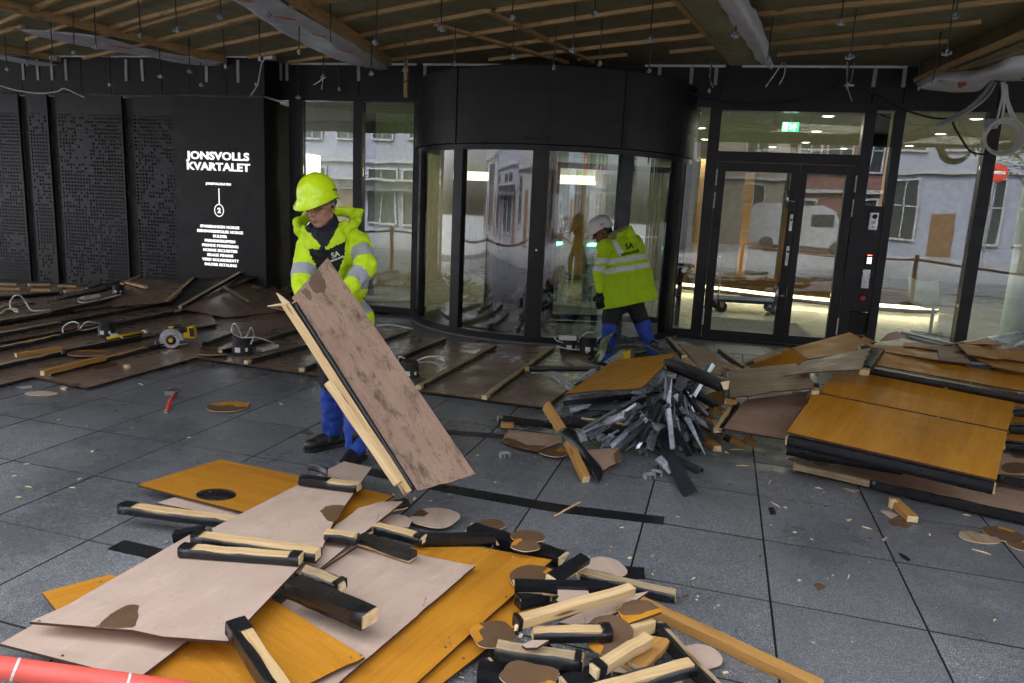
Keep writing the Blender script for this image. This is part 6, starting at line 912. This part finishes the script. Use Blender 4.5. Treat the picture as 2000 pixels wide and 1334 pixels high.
# ---- sawdust and crumbs round the heaps
b = MB(); rd = random.Random(77)
for (x0, y0, x1, y1, n_) in ((880, 1060, 1420, 1334, 170), (300, 900, 1000, 1100, 110), (0, 1150, 700, 1334, 40), (960, 760, 1560, 960, 150), (1500, 860, 2000, 1060, 90), (0, 740, 640, 900, 70), (640, 740, 1000, 900, 50), (1300, 900, 2000, 1334, 60)):
    for _ in range(int(n_ * .8)):
        p = G(rd.uniform(x0, x1), rd.uniform(y0, y1), 0); L = rd.choice((.002, .003, .003, .004, .005, .009)) * rd.uniform(.7, 1.4); w = L * rd.uniform(.2, .7); Mx = Matrix.Translation(p + Vector((0, 0, .002))) @ Matrix.Rotation(rd.uniform(0, 6.3), 4, 'Z') @ Matrix.Rotation(rd.uniform(-.3, .3), 4, 'Y'); b.box((-L, -w, 0), (L, w, min(.004, w)), M=Mx, m=rd.choice((0, 0, 0, 1, 2)))
o = b.build("wood_crumbs", [MT['cut'], MT['brown'], MT['pink']]); tag(o, "fine sawdust and wood crumbs strewn over the paving around the heaps", "sawdust", kind='stuff')
# ---- tools
c = G(342, 676, .05); sw = thing("circular_saw", "yellow and grey cordless circular saw on the fallen ceiling", "saw", M=Matrix.Translation(c) @ Matrix.Rotation(.12, 4, 'Z') @ Matrix.Rotation(-.12, 4, 'Y'))
RX = Matrix.Rotation(math.pi / 2, 4, 'X'); b = MB(); b.box((-.17, -.06, .02), (.14, .09, .026)); b.box((-.17, -.06, .026), (-.165, .09, .07)); b.build("base_plate", MT['steel'], sw)
MB().lathe([(.03, -.02), (.115, -.02), (.118, .02), (.03, .02)], 24, a0=-.15, a1=math.pi + .3, M=Matrix.Translation((-.01, -.03, .075)) @ RX).build("blade_guard", MT['grey'], sw, True); MB().lathe([(.001, -.002), (.082, -.002), (.082, .002), (.001, .002)], 32, M=Matrix.Translation((-.01, -.055, .07)) @ RX).build("blade", MT['steel'], sw); MB().lathe([(.001, .03), (.05, .025), (.07, .0), (.07, -.01)], 24, M=Matrix.Translation((-.01, -.035, .075)) @ RX).build("lower_guard", MT['blackmat'], sw, True); MB().lathe([(.001, .008), (.022, .008), (.022, 0)], 12, M=Matrix.Translation((-.01, -.066, .075)) @ RX).build("blade_bolt", MT['yel'], sw)
b = MB(); b.tube([(-.09, .03, .16), (-.03, .03, .205), (.06, .03, .20), (.12, .03, .15), (.14, .03, .10)], [.016, .02, .02, .019, .02], 10); b.tube([(.0, .06, .10), (.0, .14, .10)], .045, 14); b.build("handle", MT['blackmat'], sw, True); MB().box((.10, .0, .075), (.15, .06, .13)).build("battery_mount", MT['yel'], sw); b = MB(); b.box((.152, -.015, .07), (.215, .075, .19)); b.build("battery", MT['yel'], sw); MB().box((.17, -.02, .085), (.216, -.0155, .175)).build("battery_label", MT['blackmat'], sw); MB().box((-.03, -.02, .196), (.02, .06, .212)).build("top_cap", MT['yel'], sw)
p0, p1 = G(210, 661, .10), G(292, 646, .12); hm = thing("claw_hammer", "yellow handled hammer with a pale head lying behind the lamp can", "hammer", M=frame_of(p0, p1)); L = (p1 - p0).length; MB().tube([(0, 0, 0), (L * .3, 0, 0), (L * .85, 0, 0)], [.018, .015, .011], 10).build("handle", MT['yel'], hm, True); MB().tube([(L * .86, -.05, 0), (L * .88, .0, .004), (L * .9, .05, 0), (L * .95, .1, -.02)], [.014, .016, .012, .004], 10).build("head", MT['white'], hm, True)
p0, p1 = G(327, 800, .012), G(346, 765, .06); hx = thing("hatchet", "red handled hatchet with a grey head lying on the paving at the left", "hatchet", M=frame_of(p0, p1)); L = (p1 - p0).length; MB().tube([(-.03, 0, 0), (L * .5, .01, .005), (L * .95, 0, 0)], [.014, .015, .013], 10).build("handle", MT['red'], hx, True); MB().box((L * .90, -.02, -.018), (L + .03, .085, .018)).build("head", MT['steel'], hx); MB().tube([(-.06, 0, 0), (-.03, 0, 0)], .012, 8).build("tip", MT['grey'], hx)
# ================================================================== PEOPLE
def cap_mesh(b, p0, p1, r0, r1, n=14, k=5):
    ax = (p1 - p0); L = ax.length; ax = ax / L if L > 1e-6 else Vector((0, 0, 1)); pts, rs = [], []
    for i in range(k + 1): a = -math.pi / 2 + (math.pi / 2) * i / k; pts.append(p0 + ax * r0 * math.sin(a)); rs.append(max(1e-4, r0 * math.cos(a)))
    for i in range(k + 1): a = (math.pi / 2) * i / k; pts.append(p1 + ax * r1 * math.sin(a)); rs.append(max(1e-4, r1 * math.cos(a)))
    b.tube(pts, rs, n)
def ell_mesh(b, c, R, M3, n=16, k=9):
    base = len(b.v)
    for i in range(k + 1):
        a = -math.pi / 2 + math.pi * i / k
        for j in range(n): t = 2 * math.pi * j / n; cr = max(1e-3, math.cos(a)); b.v.append(c + M3 @ Vector((R[0] * cr * math.cos(t), R[1] * cr * math.sin(t), R[2] * math.sin(a))))
    for i in range(k):
        for j in range(n): b.f.append([base + i * n + j, base + i * n + (j + 1) % n, base + (i + 1) * n + (j + 1) % n, base + (i + 1) * n + j]); b.m.append(0)
    b.f.append([base + j for j in range(n)][::-1]); b.f.append([base + k * n + j for j in range(n)]); b.m += [0, 0]
I3 = Matrix.Identity(3)
def organic(name, prims, vox, mats, parent, matfn=None, wrinkle=0, wscale=9, smooth=4, seed=0, clip=None):
    b = MB()
    for p in prims:
        if p[0] == 'c': cap_mesh(b, *p[1:5])
        else: ell_mesh(b, p[1], p[2], p[3] if len(p) > 3 and p[3] is not None else I3)
    o = b.build(name, MT['white'], None); o.modifiers.new("r", 'REMESH').mode = 'VOXEL'; o.modifiers["r"].voxel_size = vox; s = o.modifiers.new("s", 'SMOOTH'); s.factor = .5; s.iterations = smooth
    bpy.context.view_layer.update(); dg = bpy.context.evaluated_depsgraph_get(); me = bpy.data.meshes.new_from_object(o.evaluated_get(dg)); old = o.data; o.modifiers.clear(); o.data = me; bpy.data.meshes.remove(old)
    if wrinkle:
        nrm = [v.normal.copy() for v in me.vertices]
        for v, nn in zip(me.vertices, nrm):
            c = v.co * wscale + Vector((seed * 3.1, seed, 0)); q = Vector((c.x, c.y, c.z * .55)); v.co += nn * wrinkle * (abs(noise.noise(q)) * 2 - .7 + .6 * noise.noise(c * 2.3))
    if clip:
        for v in me.vertices:
            k = (v.co - clip[0]).dot(clip[1])
            if k < 0 and (v.co - clip[0]).length < .6: v.co -= clip[1] * k
    me.materials.clear()
    for m in mats: me.materials.append(MT[m])
    if matfn:
        caps = [p for p in prims if p[0] == 'c' and len(p) > 5]
        idx = []
        for f in me.polygons:
            c = f.center; best = (9, None, 0)
            for p in caps:
                d = p[2] - p[1]; t = max(0, min(1, (c - p[1]).dot(d) / max(d.length_squared, 1e-9))); ds = (c - p[1] - d * t).length - (p[3] + (p[4] - p[3]) * t)
                if ds < best[0]: best = (ds, p[5], t)
            idx.append(matfn(best[1], best[2], c, f.normal))
        me.polygons.foreach_set("material_index", idx)
    me.polygons.foreach_set("use_smooth", [True] * len(me.polygons)); me.update(); o.parent = parent
    if parent is not None: o.matrix_parent_inverse = parent.matrix_world.inverted()
    return o
def proj(p):
    c = _M @ (p - EYE); return 1000 + FPX * c.x / c.z, 667 + FPX * c.y / c.z
def inpoly(x, y, P):
    r = False
    for i in range(len(P)):
        (x0, y0), (x1, y1) = P[i - 1], P[i]
        if (y0 > y) != (y1 > y) and x < (x1 - x0) * (y - y0) / (y1 - y0) + x0: r = not r
    return r
def C(p0, p1, r0, r1, t=None): return ('c', p0, p1, r0, r1, t)
def frame3(f, u):
    f = Vector(f).normalized(); u = Vector(u); u = (u - f * u.dot(f)).normalized(); r = f.cross(u); return Matrix(((r.x, f.x, u.x), (r.y, f.y, u.y), (r.z, f.z, u.z)))
def headprims(c, M3, s=1.0):
    L = lambda x, y, z: c + M3 @ (Vector((x, y, z)) * s)
    pr = [('e', L(0, -.005, .035), (.076 * s, .095 * s, .098 * s), M3), ('e', L(0, .03, -.045), (.060 * s, .062 * s, .075 * s), M3), ('e', L(0, .055, -.098), (.030 * s, .028 * s, .024 * s), M3), C(L(0, .093, .006), L(0, .113, -.034), .010 * s, .0155 * s), C(L(-.036, .080, .020), L(.036, .080, .020), .014 * s, .014 * s), ('e', L(-.04, .058, -.03), (.026 * s,) * 3, M3), ('e', L(.04, .058, -.03), (.026 * s,) * 3, M3), ('e', L(-.079, -.008, -.012), (.011 * s, .022 * s, .034 * s), M3), ('e', L(.079, -.008, -.012), (.011 * s, .022 * s, .034 * s), M3), C(L(-.02, .088, -.060), L(.02, .088, -.060), .008 * s, .008 * s), C(L(-.018, .086, -.074), L(.018, .086, -.074), .009 * s, .009 * s), C(L(-.014, .109, -.036), L(.014, .109, -.036), .0095 * s, .0095 * s), C(L(0, -.03, -.08), L(0, -.045, -.14), .056 * s, .058 * s)]
    return pr, L
def helmet(par, c, M3, mat, brim=.07, tall=1.0):
    L = lambda x, y, z: par.matrix_world.inverted() @ (c + M3 @ Vector((x, y, z))); b = MB(); n = 40; rows = 10
    for i in range(rows + 1):
        a = (math.pi / 2) * (1 - i / rows)
        for j in range(n):
            t = 2 * math.pi * j / n; x, y = math.cos(t), math.sin(t); k = math.cos(a) ** .85; ridge = .006 * math.exp(-(x / .22) ** 2) * (1 if i else 1)
            b.v.append(L(.112 * x * k, .138 * y * k + .004, .045 + (.125 * tall) * math.sin(a) + ridge * math.cos(a * .5)))
    for j in range(n):                                    # rim, peak in front
        t = 2 * math.pi * j / n; x, y = math.cos(t), math.sin(t); f = max(0, y) ** 1.5; b.v.append(L(.120 * x * (1 + .05 * f), .146 * y + brim * f + .004, .030 - .035 * f - (.02 if y < -.3 else 0)))
    for j in range(n):
        t = 2 * math.pi * j / n; x, y = math.cos(t), math.sin(t); f = max(0, y) ** 1.5; b.v.append(L(.117 * x * (1 + .05 * f), .142 * y + brim * f, .025 - .036 * f - (.02 if y < -.3 else 0)))
    for j in range(n):
        t = 2 * math.pi * j / n; x, y = math.cos(t), math.sin(t); b.v.append(L(.104 * x, .128 * y, .034))
    R = rows + 4
    for i in range(1, R - 0):
        for j in range(n): b.f.append([(i - 1) * n + j, (i - 1) * n + (j + 1) % n, i * n + (j + 1) % n, i * n + j]); b.m.append(0)
    h = b.build("helmet", MT[mat], par, True); q = MB()
    for s in (-1, 1): q.tube([L(s * .113, .02, .075), L(s * .116, -.02, .068)], .004, 6)
    q.build("vent_slot", MT['blackmat'], h); return h
def glove(par, wrist, fwd, palm, mat, grip=1.0, s=1.0, name="glove", thumb=1):      # fwd: wrist to knuckles, palm: normal out of the palm
    f = fwd.normalized(); pn = (palm - f * palm.dot(f)).normalized(); sd = f.cross(pn) * thumb; pr = [C(wrist - f * .05, wrist + f * .01, .034 * s, .032 * s), ('e', wrist + f * .055 * s, (.042 * s, .052 * s, .019 * s), Matrix((sd, f, pn)).transposed())]
    for k, (off, Ls) in enumerate(((-.030, .92), (-.010, 1.05), (.011, 1.0), (.030, .8))):
        p = wrist + f * .092 * s + sd * off * s; a = 0
        for q, l in enumerate((.040, .026, .022)):
            a += grip * (.55, .75, .5)[q] + .05 * k; d = f * math.cos(a) + pn * math.sin(a); e = p + d * l * Ls * s; pr.append(C(p, e, (.0115 - .001 * q) * s, (.0105 - .001 * q) * s)); p = e
    t0 = wrist + f * .035 * s - sd * .034 * s; t1 = t0 + (f * .6 - sd * .65 + pn * .45).normalized() * .038 * s; t2 = t1 + (f * .75 + pn * (.5 + .3 * grip)).normalized() * .032 * s; pr += [C(t0, t1, .015 * s, .013 * s), C(t1, t2, .0125 * s, .0105 * s)]
    return organic(name, pr, .0042, (mat,), par, smooth=2)
def bootmesh(par, ankle, toe_dir, mat='boot'):
    d = Vector((toe_dir[0], toe_dir[1], 0)).normalized(); a = ankle.copy(); z = lambda h: Vector((0, 0, h)); g = Vector((a.x, a.y, 0))
    sdv = Vector((-d.y, d.x, 0)); pr = [C(a + z(.10), g + z(.10), .062, .056), C(g + z(.06) - d * .045, g + z(.055) + d * .05, .046, .050), C(g + z(.05) + d * .06, g + z(.042) + d * .165, .048, .040), C(g + z(.075), g + z(.06) + d * .1, .05, .042)]
    o = organic("boot", pr, .007, (mat,), par, smooth=3, wrinkle=.002, wscale=30); b = MB(); ol = [(-.10, .034), (-.06, .043), (0, .040), (.06, .046), (.13, .05), (.18, .038), (.205, .015), (.205, -.015), (.18, -.038), (.13, -.05), (.06, -.046), (0, -.040), (-.06, -.043), (-.10, -.034)]
    n = len(ol); vs = [par.matrix_world.inverted() @ (g + d * x + sdv * y + z(h)) for h in (.004, .028) for x, y in ol]; b.add(vs, [list(range(n))[::-1], list(range(n, 2 * n))] + [[k, (k + 1) % n, n + (k + 1) % n, n + k] for k in range(n)]); s = b.build("sole", MT['blackmat'], o); s.matrix_parent_inverse = o.matrix_parent_inverse.inverted() if False else Matrix.Identity(4); s.matrix_local = o.matrix_local.inverted() @ Matrix.Identity(4) if False else s.matrix_local
    s.parent = par; return o

# ---- worker in front, carrying the board
w1 = thing("person", "worker in yellow helmet and hi-vis jacket bending to carry a broken board", "person", M=Matrix.Translation(G(665, 872, 0)))
NB, SL, SR, HC = D(637, 452, 4.56), D(602, 482, 4.60), D(700, 474, 4.62), D(668, 622, 4.80)
H1c = D(624, 402, 4.48); M1 = frame3((-.20, -.96, -.16), (-.14, -.05, 1)); hp1, L1 = headprims(H1c, M1, 1.0)
EL, WL = D(590, 548, 4.46), D(600, 602, 4.24); ER, WR = D(716, 520, 4.42), D(662, 588, 4.22)
hL, hR = D(652, 655, 4.82), D(686, 655, 4.80); kL, kR = D(648, 748, 4.78), D(690, 762, 4.58); aL, aR = G(650, 848, .09), G(695, 878, .09)
chest = [C(SL.lerp(SR, .22) - Vector((0, 0, .05)), SL.lerp(SR, .78) - Vector((0, 0, .05)), .125, .125, 'torso'), C(SL.lerp(SR, .25) - Vector((0, -.05, .25)), SL.lerp(SR, .75) - Vector((0, -.05, .25)), .135, .135, 'torso'), C(HC - FU * .075, HC + FU * .075, .145, .145, 'torso'), C(NB - Vector((0, 0, .06)), HC, .15, .15, 'torso')]
jk = chest + [C(SL, EL, .078, .068, 'ra'), C(EL, WL, .068, .052, 'rf'), C(SR, ER, .080, .070, 'la'), C(ER, WR, .070, .052, 'lf'), C(NB + Vector((0, 0, -.01)), SL, .07, .075, 'torso'), C(NB + Vector((0, 0, -.01)), SR, .07, .075, 'torso')]
hd = [D(*q) for q in ((584, 452, 4.58), (582, 436, 4.66), (600, 424, 4.74), (640, 414, 4.78), (674, 412, 4.74), (698, 420, 4.66), (690, 440, 4.58))]; jk += [C(hd[i], hd[i + 1], .036, .036, 'hood') for i in range(len(hd) - 1)] + [C(D(674, 412, 4.72), D(708, 412, 4.66), .034, .018, 'hood'), C(D(592, 446, 4.52), D(622, 480, 4.43), .024, .020, 'hood'), C(D(674, 436, 4.52), D(636, 482, 4.43), .026, .020, 'hood'), C(D(690, 436, 4.56), D(655, 470, 4.48), .03, .03, 'hood')]
z545, z600 = D(715, 552, 4.66).z, D(722, 600, 4.7).z
yoke = [(601, 485), (640, 488), (655, 480), (672, 473), (676, 466), (672, 500), (664, 524), (650, 560), (600, 560), (616, 515), (607, 500)]
vneck = [(598, 430), (607, 458), (629, 483), (637, 484), (650, 462), (668, 428), (640, 415)]
def jm1(tg, t, c, n):
    if tg == 'la': return 1 if .45 < t < .85 else 0
    if tg == 'lf': return 1 if .22 < t < .5 else 0
    if tg == 'ra': return 1 if .62 < t < .95 else 0
    if tg == 'torso':
        if abs(c.z - z545) < .034 or abs(c.z - z600) < .034: return 1
        x, y = proj(c)
        if n.dot(EYE - c) > 0 and inpoly(x, y, vneck): return 3
        if n.dot(EYE - c) > 0 and inpoly(x, y, yoke): return 2
    return 0
body = hp1 + [C(NB - Vector((0, 0, .13)), HC, .10, .11), C(SL, SR, .07, .07), C(SL, EL, .05, .043), C(EL, WL, .042, .03), C(SR, ER, .05, .043), C(ER, WR, .042, .03), C(hL, kL, .075, .055), C(hR, kR, .075, .055), C(kL, aL, .05, .038), C(kR, aR, .05, .038), C(HC, hL, .1, .09), C(HC, hR, .1, .09), C(NB, H1c - M1 @ Vector((0, .02, .06)), .062, .06)]
def skinfn(L, mats=2):
    return None
organic("body", body, .0062, ('skin',), w1, smooth=3)
organic("jacket", jk, .0095, ('hiv', 'refl', 'blackcloth', 'navy'), w1, jm1, .0095, 11, 4, 3)
organic("neck_warmer", [C(NB + Vector((0, -.01, -.09)), NB + (H1c - NB) * .34, .104, .086), C(D(622, 462, 4.45), D(630, 488, 4.43), .034, .02), C(D(606, 448, 4.49), D(628, 478, 4.45), .03, .02), C(D(652, 450, 4.49), D(634, 482, 4.45), .034, .02)], .009, ('navy',), w1, None, .004, 14, 3, 5)
def tm1(tg, t, c, n): return 1 if (tg in ('ls', 'rs')) else 0
organic("trousers", [C(HC, hL, .135, .115, 'hip'), C(HC, hR, .135, .115, 'hip'), C(hL, kL, .105, .085, 'lt'), C(hR, kR, .105, .085, 'rt'), C(kL, aL + Vector((0, 0, .03)), .082, .072, 'ls'), C(kR, aR + Vector((0, 0, .03)), .082, .072, 'rs')], .011, ('blackcloth', 'blue'), w1, tm1, .015, 10, 3, 8)
bootmesh(w1, aL, (-.75, -.65)); bootmesh(w1, aR, (-.25, -.95))
hm1 = helmet(w1, H1c + M1 @ Vector((0, -.004, .012)), M1, 'helm', .075, 1.06)
gl = MB(); iw = w1.matrix_world.inverted()
for s in (-1, 1):
    ring = [iw @ L1(s * .032 + .024 * math.cos(a * .3927), .100 - abs(.012 * math.cos(a * .3927)) - (.004), .002 + .017 * math.sin(a * .3927)) for a in range(17)]; gl.tube(ring, .0017, 5, caps=False); gl.tube([iw @ L1(s * .056, .09, .006), iw @ L1(s * .08, .0, .008)], .002, 5)
gl.tube([iw @ L1(-.01, .101, .004), iw @ L1(.01, .101, .004)], .0018, 5); gl.build("glasses", MT['blackmat'], w1)
for s in (-1, 1):
    b = MB(); ell_mesh(b, iw @ L1(s * .032, .083, .002), (.011, .011, .008), I3, 10, 6); b.build("eye", MT['eye'], w1, True)
    b = MB(); b.tube([iw @ L1(s * .018, .096, .030), iw @ L1(s * .034, .096, .034), iw @ L1(s * .05, .084, .028)], .004, 5); b.build("eyebrow", MT['hair'], w1)
b = MB(); ell_mesh(b, iw @ L1(.004, .0935, -.067), (.019, .008, .006), M1, 12, 6); b.build("mouth", MT['lip'], w1, True); b = MB(); ell_mesh(b, iw @ L1(.004, .0985, -.0655), (.013, .005, .0022), M1, 10, 6); b.build("teeth", MT['white'], w1, True)
b = MB(); [ell_mesh(b, iw @ L1(s * .077, -.03, .012), (.012, .045, .028), M1, 12, 6) for s in (-1, 1)]; ell_mesh(b, iw @ L1(0, -.082, .0), (.06, .025, .05), M1, 14, 8); b.build("hair", MT['hair'], w1, True); b = MB(); ell_mesh(b, iw @ L1(.083, .004, -.012), (.010, .010, .012), M1, 10, 6); ell_mesh(b, iw @ L1(-.083, .004, -.012), (.010, .010, .012), M1, 10, 6); b.build("ear_plug", MT['blackmat'], w1, True)
def logo(par, target, lines, px, py, xpx, mat):             # print laid on the cloth where the view ray meets it
    iv = target.matrix_world.inverted(); o_ = iv @ EYE; d_ = (iv @ (EYE + ray(px, py)) - o_).normalized(); ok, hit, nn, _ = target.ray_cast(o_, d_)
    if not ok: return
    hit = target.matrix_world @ hit; z = nn.normalized(); x = ray(px + xpx[0], py + xpx[1]) - ray(px, py); x = (x - z * x.dot(z)).normalized(); up = z.cross(x); c = hit + z * .009
    M = Matrix(((x.x, up.x, z.x, c.x), (x.y, up.y, z.y, c.y), (x.z, up.z, z.z, c.z), (0, 0, 0, 1)))
    for q, dy, sz, w in lines: text("logo_print", q, 0, 0, sz, par, 0, .0015, 1, mat, w, par.matrix_world.inverted() @ M @ Matrix.Translation((0, dy, 0)), .0005)
bpy.context.view_layer.update()
jk1 = [c for c in w1.children if c.name.startswith("jacket")][0]
logo(w1, jk1, (("SA", 0, .05, .05), ("INDALLANSE", -.032, .016, .085)), 654, 496, (20, -2), 'white')
# ---- the board he carries
PA, PB, PC, PD = D(570, 581, 4.02), D(640, 503, 4.10), D(928, 925, 3.52), D(812, 958, 3.46)
Nn = (PB - PA).cross(PD - PA).normalized()
if Nn.dot(EYE - PA) < 0: Nn = -Nn
hb = thing("carried_panel", "dirty brown backed board with timber along its edge, held up by the worker", "panel", M=Matrix.Translation(PA)); DC = lambda x, y: onpl(x, y, PA, Nn)
slab("board", [DC(570, 581), DC(600, 548), DC(640, 503), DC(928, 925), DC(870, 944), DC(812, 958)], Nn, .012, ('carried', 'orange', 'edge') if 'carried' in MT else ('pinkdirty', 'orange', 'edge'), hb, (3, 4), .006, DC(812, 958) - DC(570, 581), 41)
for pp in ([(602, 553), (612, 536), (621, 526), (628, 534), (635, 548), (637, 560), (633, 571), (620, 573), (612, 571)], [(587, 569), (597, 562), (607, 572), (610, 582), (606, 588), (597, 580)]): slab("torn_patch", [onpl(x, y, PA + Nn * .0012, Nn) for x, y in pp], Nn, .001, ('brown',) * 3, hb, 'all', .004, None, 5, fine=.012)
def hbar(a, b_, w, h, wr=(), mat='pine', lift=.0):
    p0, p1 = onpl(a[0], a[1], PA + Nn * lift, Nn), onpl(b_[0], b_[1], PA + Nn * lift, Nn); t = bpy.data.objects.new("batten", None); COL.objects.link(t); t.parent = hb; t.matrix_local = hb.matrix_world.inverted() @ frame_of(p0, p1, Nn); L = (p1 - p0).length
    bm_ = beam_mesh(L, w, h, .0025, seed=int(a[0])); me = bpy.data.meshes.new("wood"); bm_.to_mesh(me); bm_.free(); me.materials.append(MT[mat]); me.materials.append(MT['cut']); o = bpy.data.objects.new("wood", me); COL.objects.link(o); o.parent = t
    for q in wr: m = wrapmesh(L, w, h, *q, 77).build("membrane_wrap", MT['black'], t, True); m.modifiers.new("t", 'SOLIDIFY').thickness = .0012
hbar((556, 592), (797, 962), .045, .045, (), 'pine', .035); hbar((640, 745), (778, 945), .045, .04, (), 'pine', .07); hbar((573, 590), (808, 958), .022, .03, ((0, 1, 'full'),), 'pine', .012)
spp = MB(); a, b_ = D(560, 594, 3.98), D(540, 572, 4.0); spp.tube([a, a.lerp(b_, .5), b_], [.018, .012, .002], 5); spp.tube([a, D(523, 598, 4.05)], [.010, .003], 5); spp.build("splinter", MT['cut'], hb, M=hb.matrix_world.inverted())
# gloves hold the board's upper end from behind
fw = (DC(605, 542) - DC(690, 730)).normalized(); sdv = (DC(640, 503) - DC(570, 581)).normalized()
glove(w1, WL, (D(583, 606, 4.06) - WL), Nn, 'blackcloth', .9, 1.1); glove(w1, WR, (D(655, 560, 4.10) - WR), Nn, 'blackcloth', .9, 1.1, thumb=-1)

# ---- worker by the revolving door
w2 = thing("person", "worker in white helmet and lime hi-vis coat walking away before the revolving door", "person", M=Matrix.Translation(G(1225, 700, 0)))
d2 = 8.25; Q = lambda x, y, d=0.0: D(x, y, d2 + d)
NB2, SL2, SR2, HC2 = Q(1202, 462), Q(1184, 484, -.14), Q(1238, 476, .14), Q(1222, 588, .02)
H2c = Q(1176, 452, -.02); M2 = frame3((-.86, -.12, -.42), (-.30, .02, .95)); hp2, L2 = headprims(H2c, M2, 1.04)
EL2, WL2 = Q(1168, 528, -.32), Q(1172, 566, -.40); ER2, WR2 = Q(1240, 530, .22), Q(1215, 562, .25)
hL2, hR2 = Q(1198, 598, -.05), Q(1240, 594, .05); kL2, kR2 = Q(1190, 650, -.14), Q(1258, 642, .02); aL2, aR2 = G(1182, 700, .09), G(1274, 690, .09)
tq = lambda f, dy: NB2.lerp(HC2, f) + Vector((0, dy, 0))
jk2 = [C(SL2, SR2, .11, .11, 'torso')] + [C(Q(x0, y0, o0), Q(x1, y1, o1), r0, r1, 'torso') for x0, y0, o0, x1, y1, o1, r0, r1 in ((1196, 484, -.08, 1186, 590, -.08, .11, .135), (1206, 484, -.06, 1204, 592, -.06, .125, .15), (1220, 482, 0, 1222, 590, 0, .13, .16), (1232, 480, .05, 1244, 584, .03, .125, .155), (1240, 480, .08, 1262, 578, .04, .11, .13))] + [C(SL2, EL2, .076, .066, 'la'), C(EL2, WL2, .066, .054, 'lf'), C(SR2, ER2, .085, .078, 'ra'), C(ER2, WR2, .078, .062, 'rf'), C(NB2 + Vector((.03, 0, 0)), Q(1226, 472, -.02), .09, .06, 'hood'), C(Q(1206, 460, -.1), Q(1230, 447, -.03), .045, .03, 'hood'), C(Q(1230, 447, -.03), Q(1236, 472, -.05), .04, .06, 'hood')]
hem = [(1140, 586), (1165, 604), (1220, 596), (1285, 583), (1300, 640), (1140, 640)]
def along(c):
    x, y = proj(c); return x, y - (x - 1225) * -.13
def jm2(tg, t, c, n):
    x, y = proj(c)
    if tg in ('torso', 'hood'):
        yy = y + (x - 1225) * .17
        if 501 < yy < 511 or 519 < yy < 529: return 1
        if n.dot(EYE - c) > 0 and inpoly(x, y, [(1193, 466), (1200, 466), (1218, 492), (1213, 500), (1208, 498)]): return 1
    if tg in ('la', 'lf', 'ra', 'rf'):
        if 504 < y < 515 or 520 < y < 530: return 1
    return 0
body2 = hp2 + [C(NB2 - Vector((0, 0, .14)), HC2, .09, .11), C(SL2, SR2, .07, .07), C(SL2, EL2, .05, .043), C(EL2, WL2, .042, .03), C(SR2, ER2, .05, .043), C(ER2, WR2, .042, .03), C(hL2, kL2, .07, .055), C(hR2, kR2, .07, .055), C(kL2, aL2, .05, .038), C(kR2, aR2, .05, .038), C(HC2, hL2, .1, .09), C(HC2, hR2, .1, .09), C(NB2, H2c - M2 @ Vector((0, .02, .06)), .062, .06)]
organic("body", body2, .0075, ('skind',), w2, smooth=3); hN = (Q(1162, 604) - Q(1282, 584)).cross(Vector((.2, 1, 0))).normalized(); hN = hN if hN.z > 0 else -hN
organic("jacket", jk2, .011, ('hivb', 'reflw'), w2, jm2, .010, 7.5, 4, 4, clip=(Q(1222, 594), hN))
organic("hood_lining", [C(Q(1196, 462, -.12), Q(1222, 446, -.02), .05, .045)], .01, ('wool',), w2)
def tm2(tg, t, c, n):
    if tg == 'ls': return 1
    if tg == 'rs': return 1
    if tg in ('lt', 'rt') and t > .72: return 1
    return 0
organic("trousers", [C(HC2, hL2, .14, .115, 'hip'), C(HC2, hR2, .14, .115, 'hip'), C(hL2, kL2, .112, .09, 'lt'), C(hR2, kR2, .112, .09, 'rt'), C(kL2, aL2 + Vector((0, 0, .03)), .088, .075, 'ls'), C(kR2, aR2 + Vector((0, 0, .03)), .088, .075, 'rs')], .012, ('blackcloth', 'blue'), w2, tm2, .015, 9, 3, 2)
bootmesh(w2, aL2, (-.9, .3)); bootmesh(w2, aR2, (-.9, .4)); helmet(w2, H2c + M2 @ Vector((0, -.006, .010)), M2, 'helmw', .055, .98)
iw2 = w2.matrix_world.inverted(); b = MB(); [ell_mesh(b, iw2 @ L2(s * .074, -.035, .005), (.014, .05, .04), M2, 12, 6) for s in (-1, 1)]; ell_mesh(b, iw2 @ L2(0, -.082, -.005), (.066, .03, .06), M2, 14, 8); b.build("hair", MT['dhair'], w2, True)
for s in (-1, 1):
    b = MB(); ell_mesh(b, iw2 @ L2(s * .032, .088, .004), (.011, .010, .008), I3, 10, 6); b.build("eye", MT['eye'], w2, True); b = MB(); b.tube([iw2 @ L2(s * .016, .100, .032), iw2 @ L2(s * .034, .100, .037), iw2 @ L2(s * .052, .086, .03)], .005, 5); b.build("eyebrow", MT['dhair'], w2)
b = MB(); ell_mesh(b, iw2 @ L2(0, .099, -.07), (.02, .006, .005), M2, 12, 6); b.build("mouth", MT['lip'], w2, True)
glove(w2, WL2 + Vector((0, 0, -.03)), Vector((.06, -.05, -1)), Vector((.35, 1, 0)), 'blackcloth', .7, 1.2); glove(w2, WR2, Vector((-.4, .3, -.8)), Vector((-1, 0, 0)), 'blackcloth', .6, 1.15, thumb=-1)
jk2o = [c for c in w2.children if c.name.startswith("jacket")][0]; bpy.context.view_layer.update(); logo(w2, jk2o, (("SA", .03, .09, .10), ("INDALLANSE", -.045, .04, .23)), 1229, 486, (20, -4), 'blackcloth')
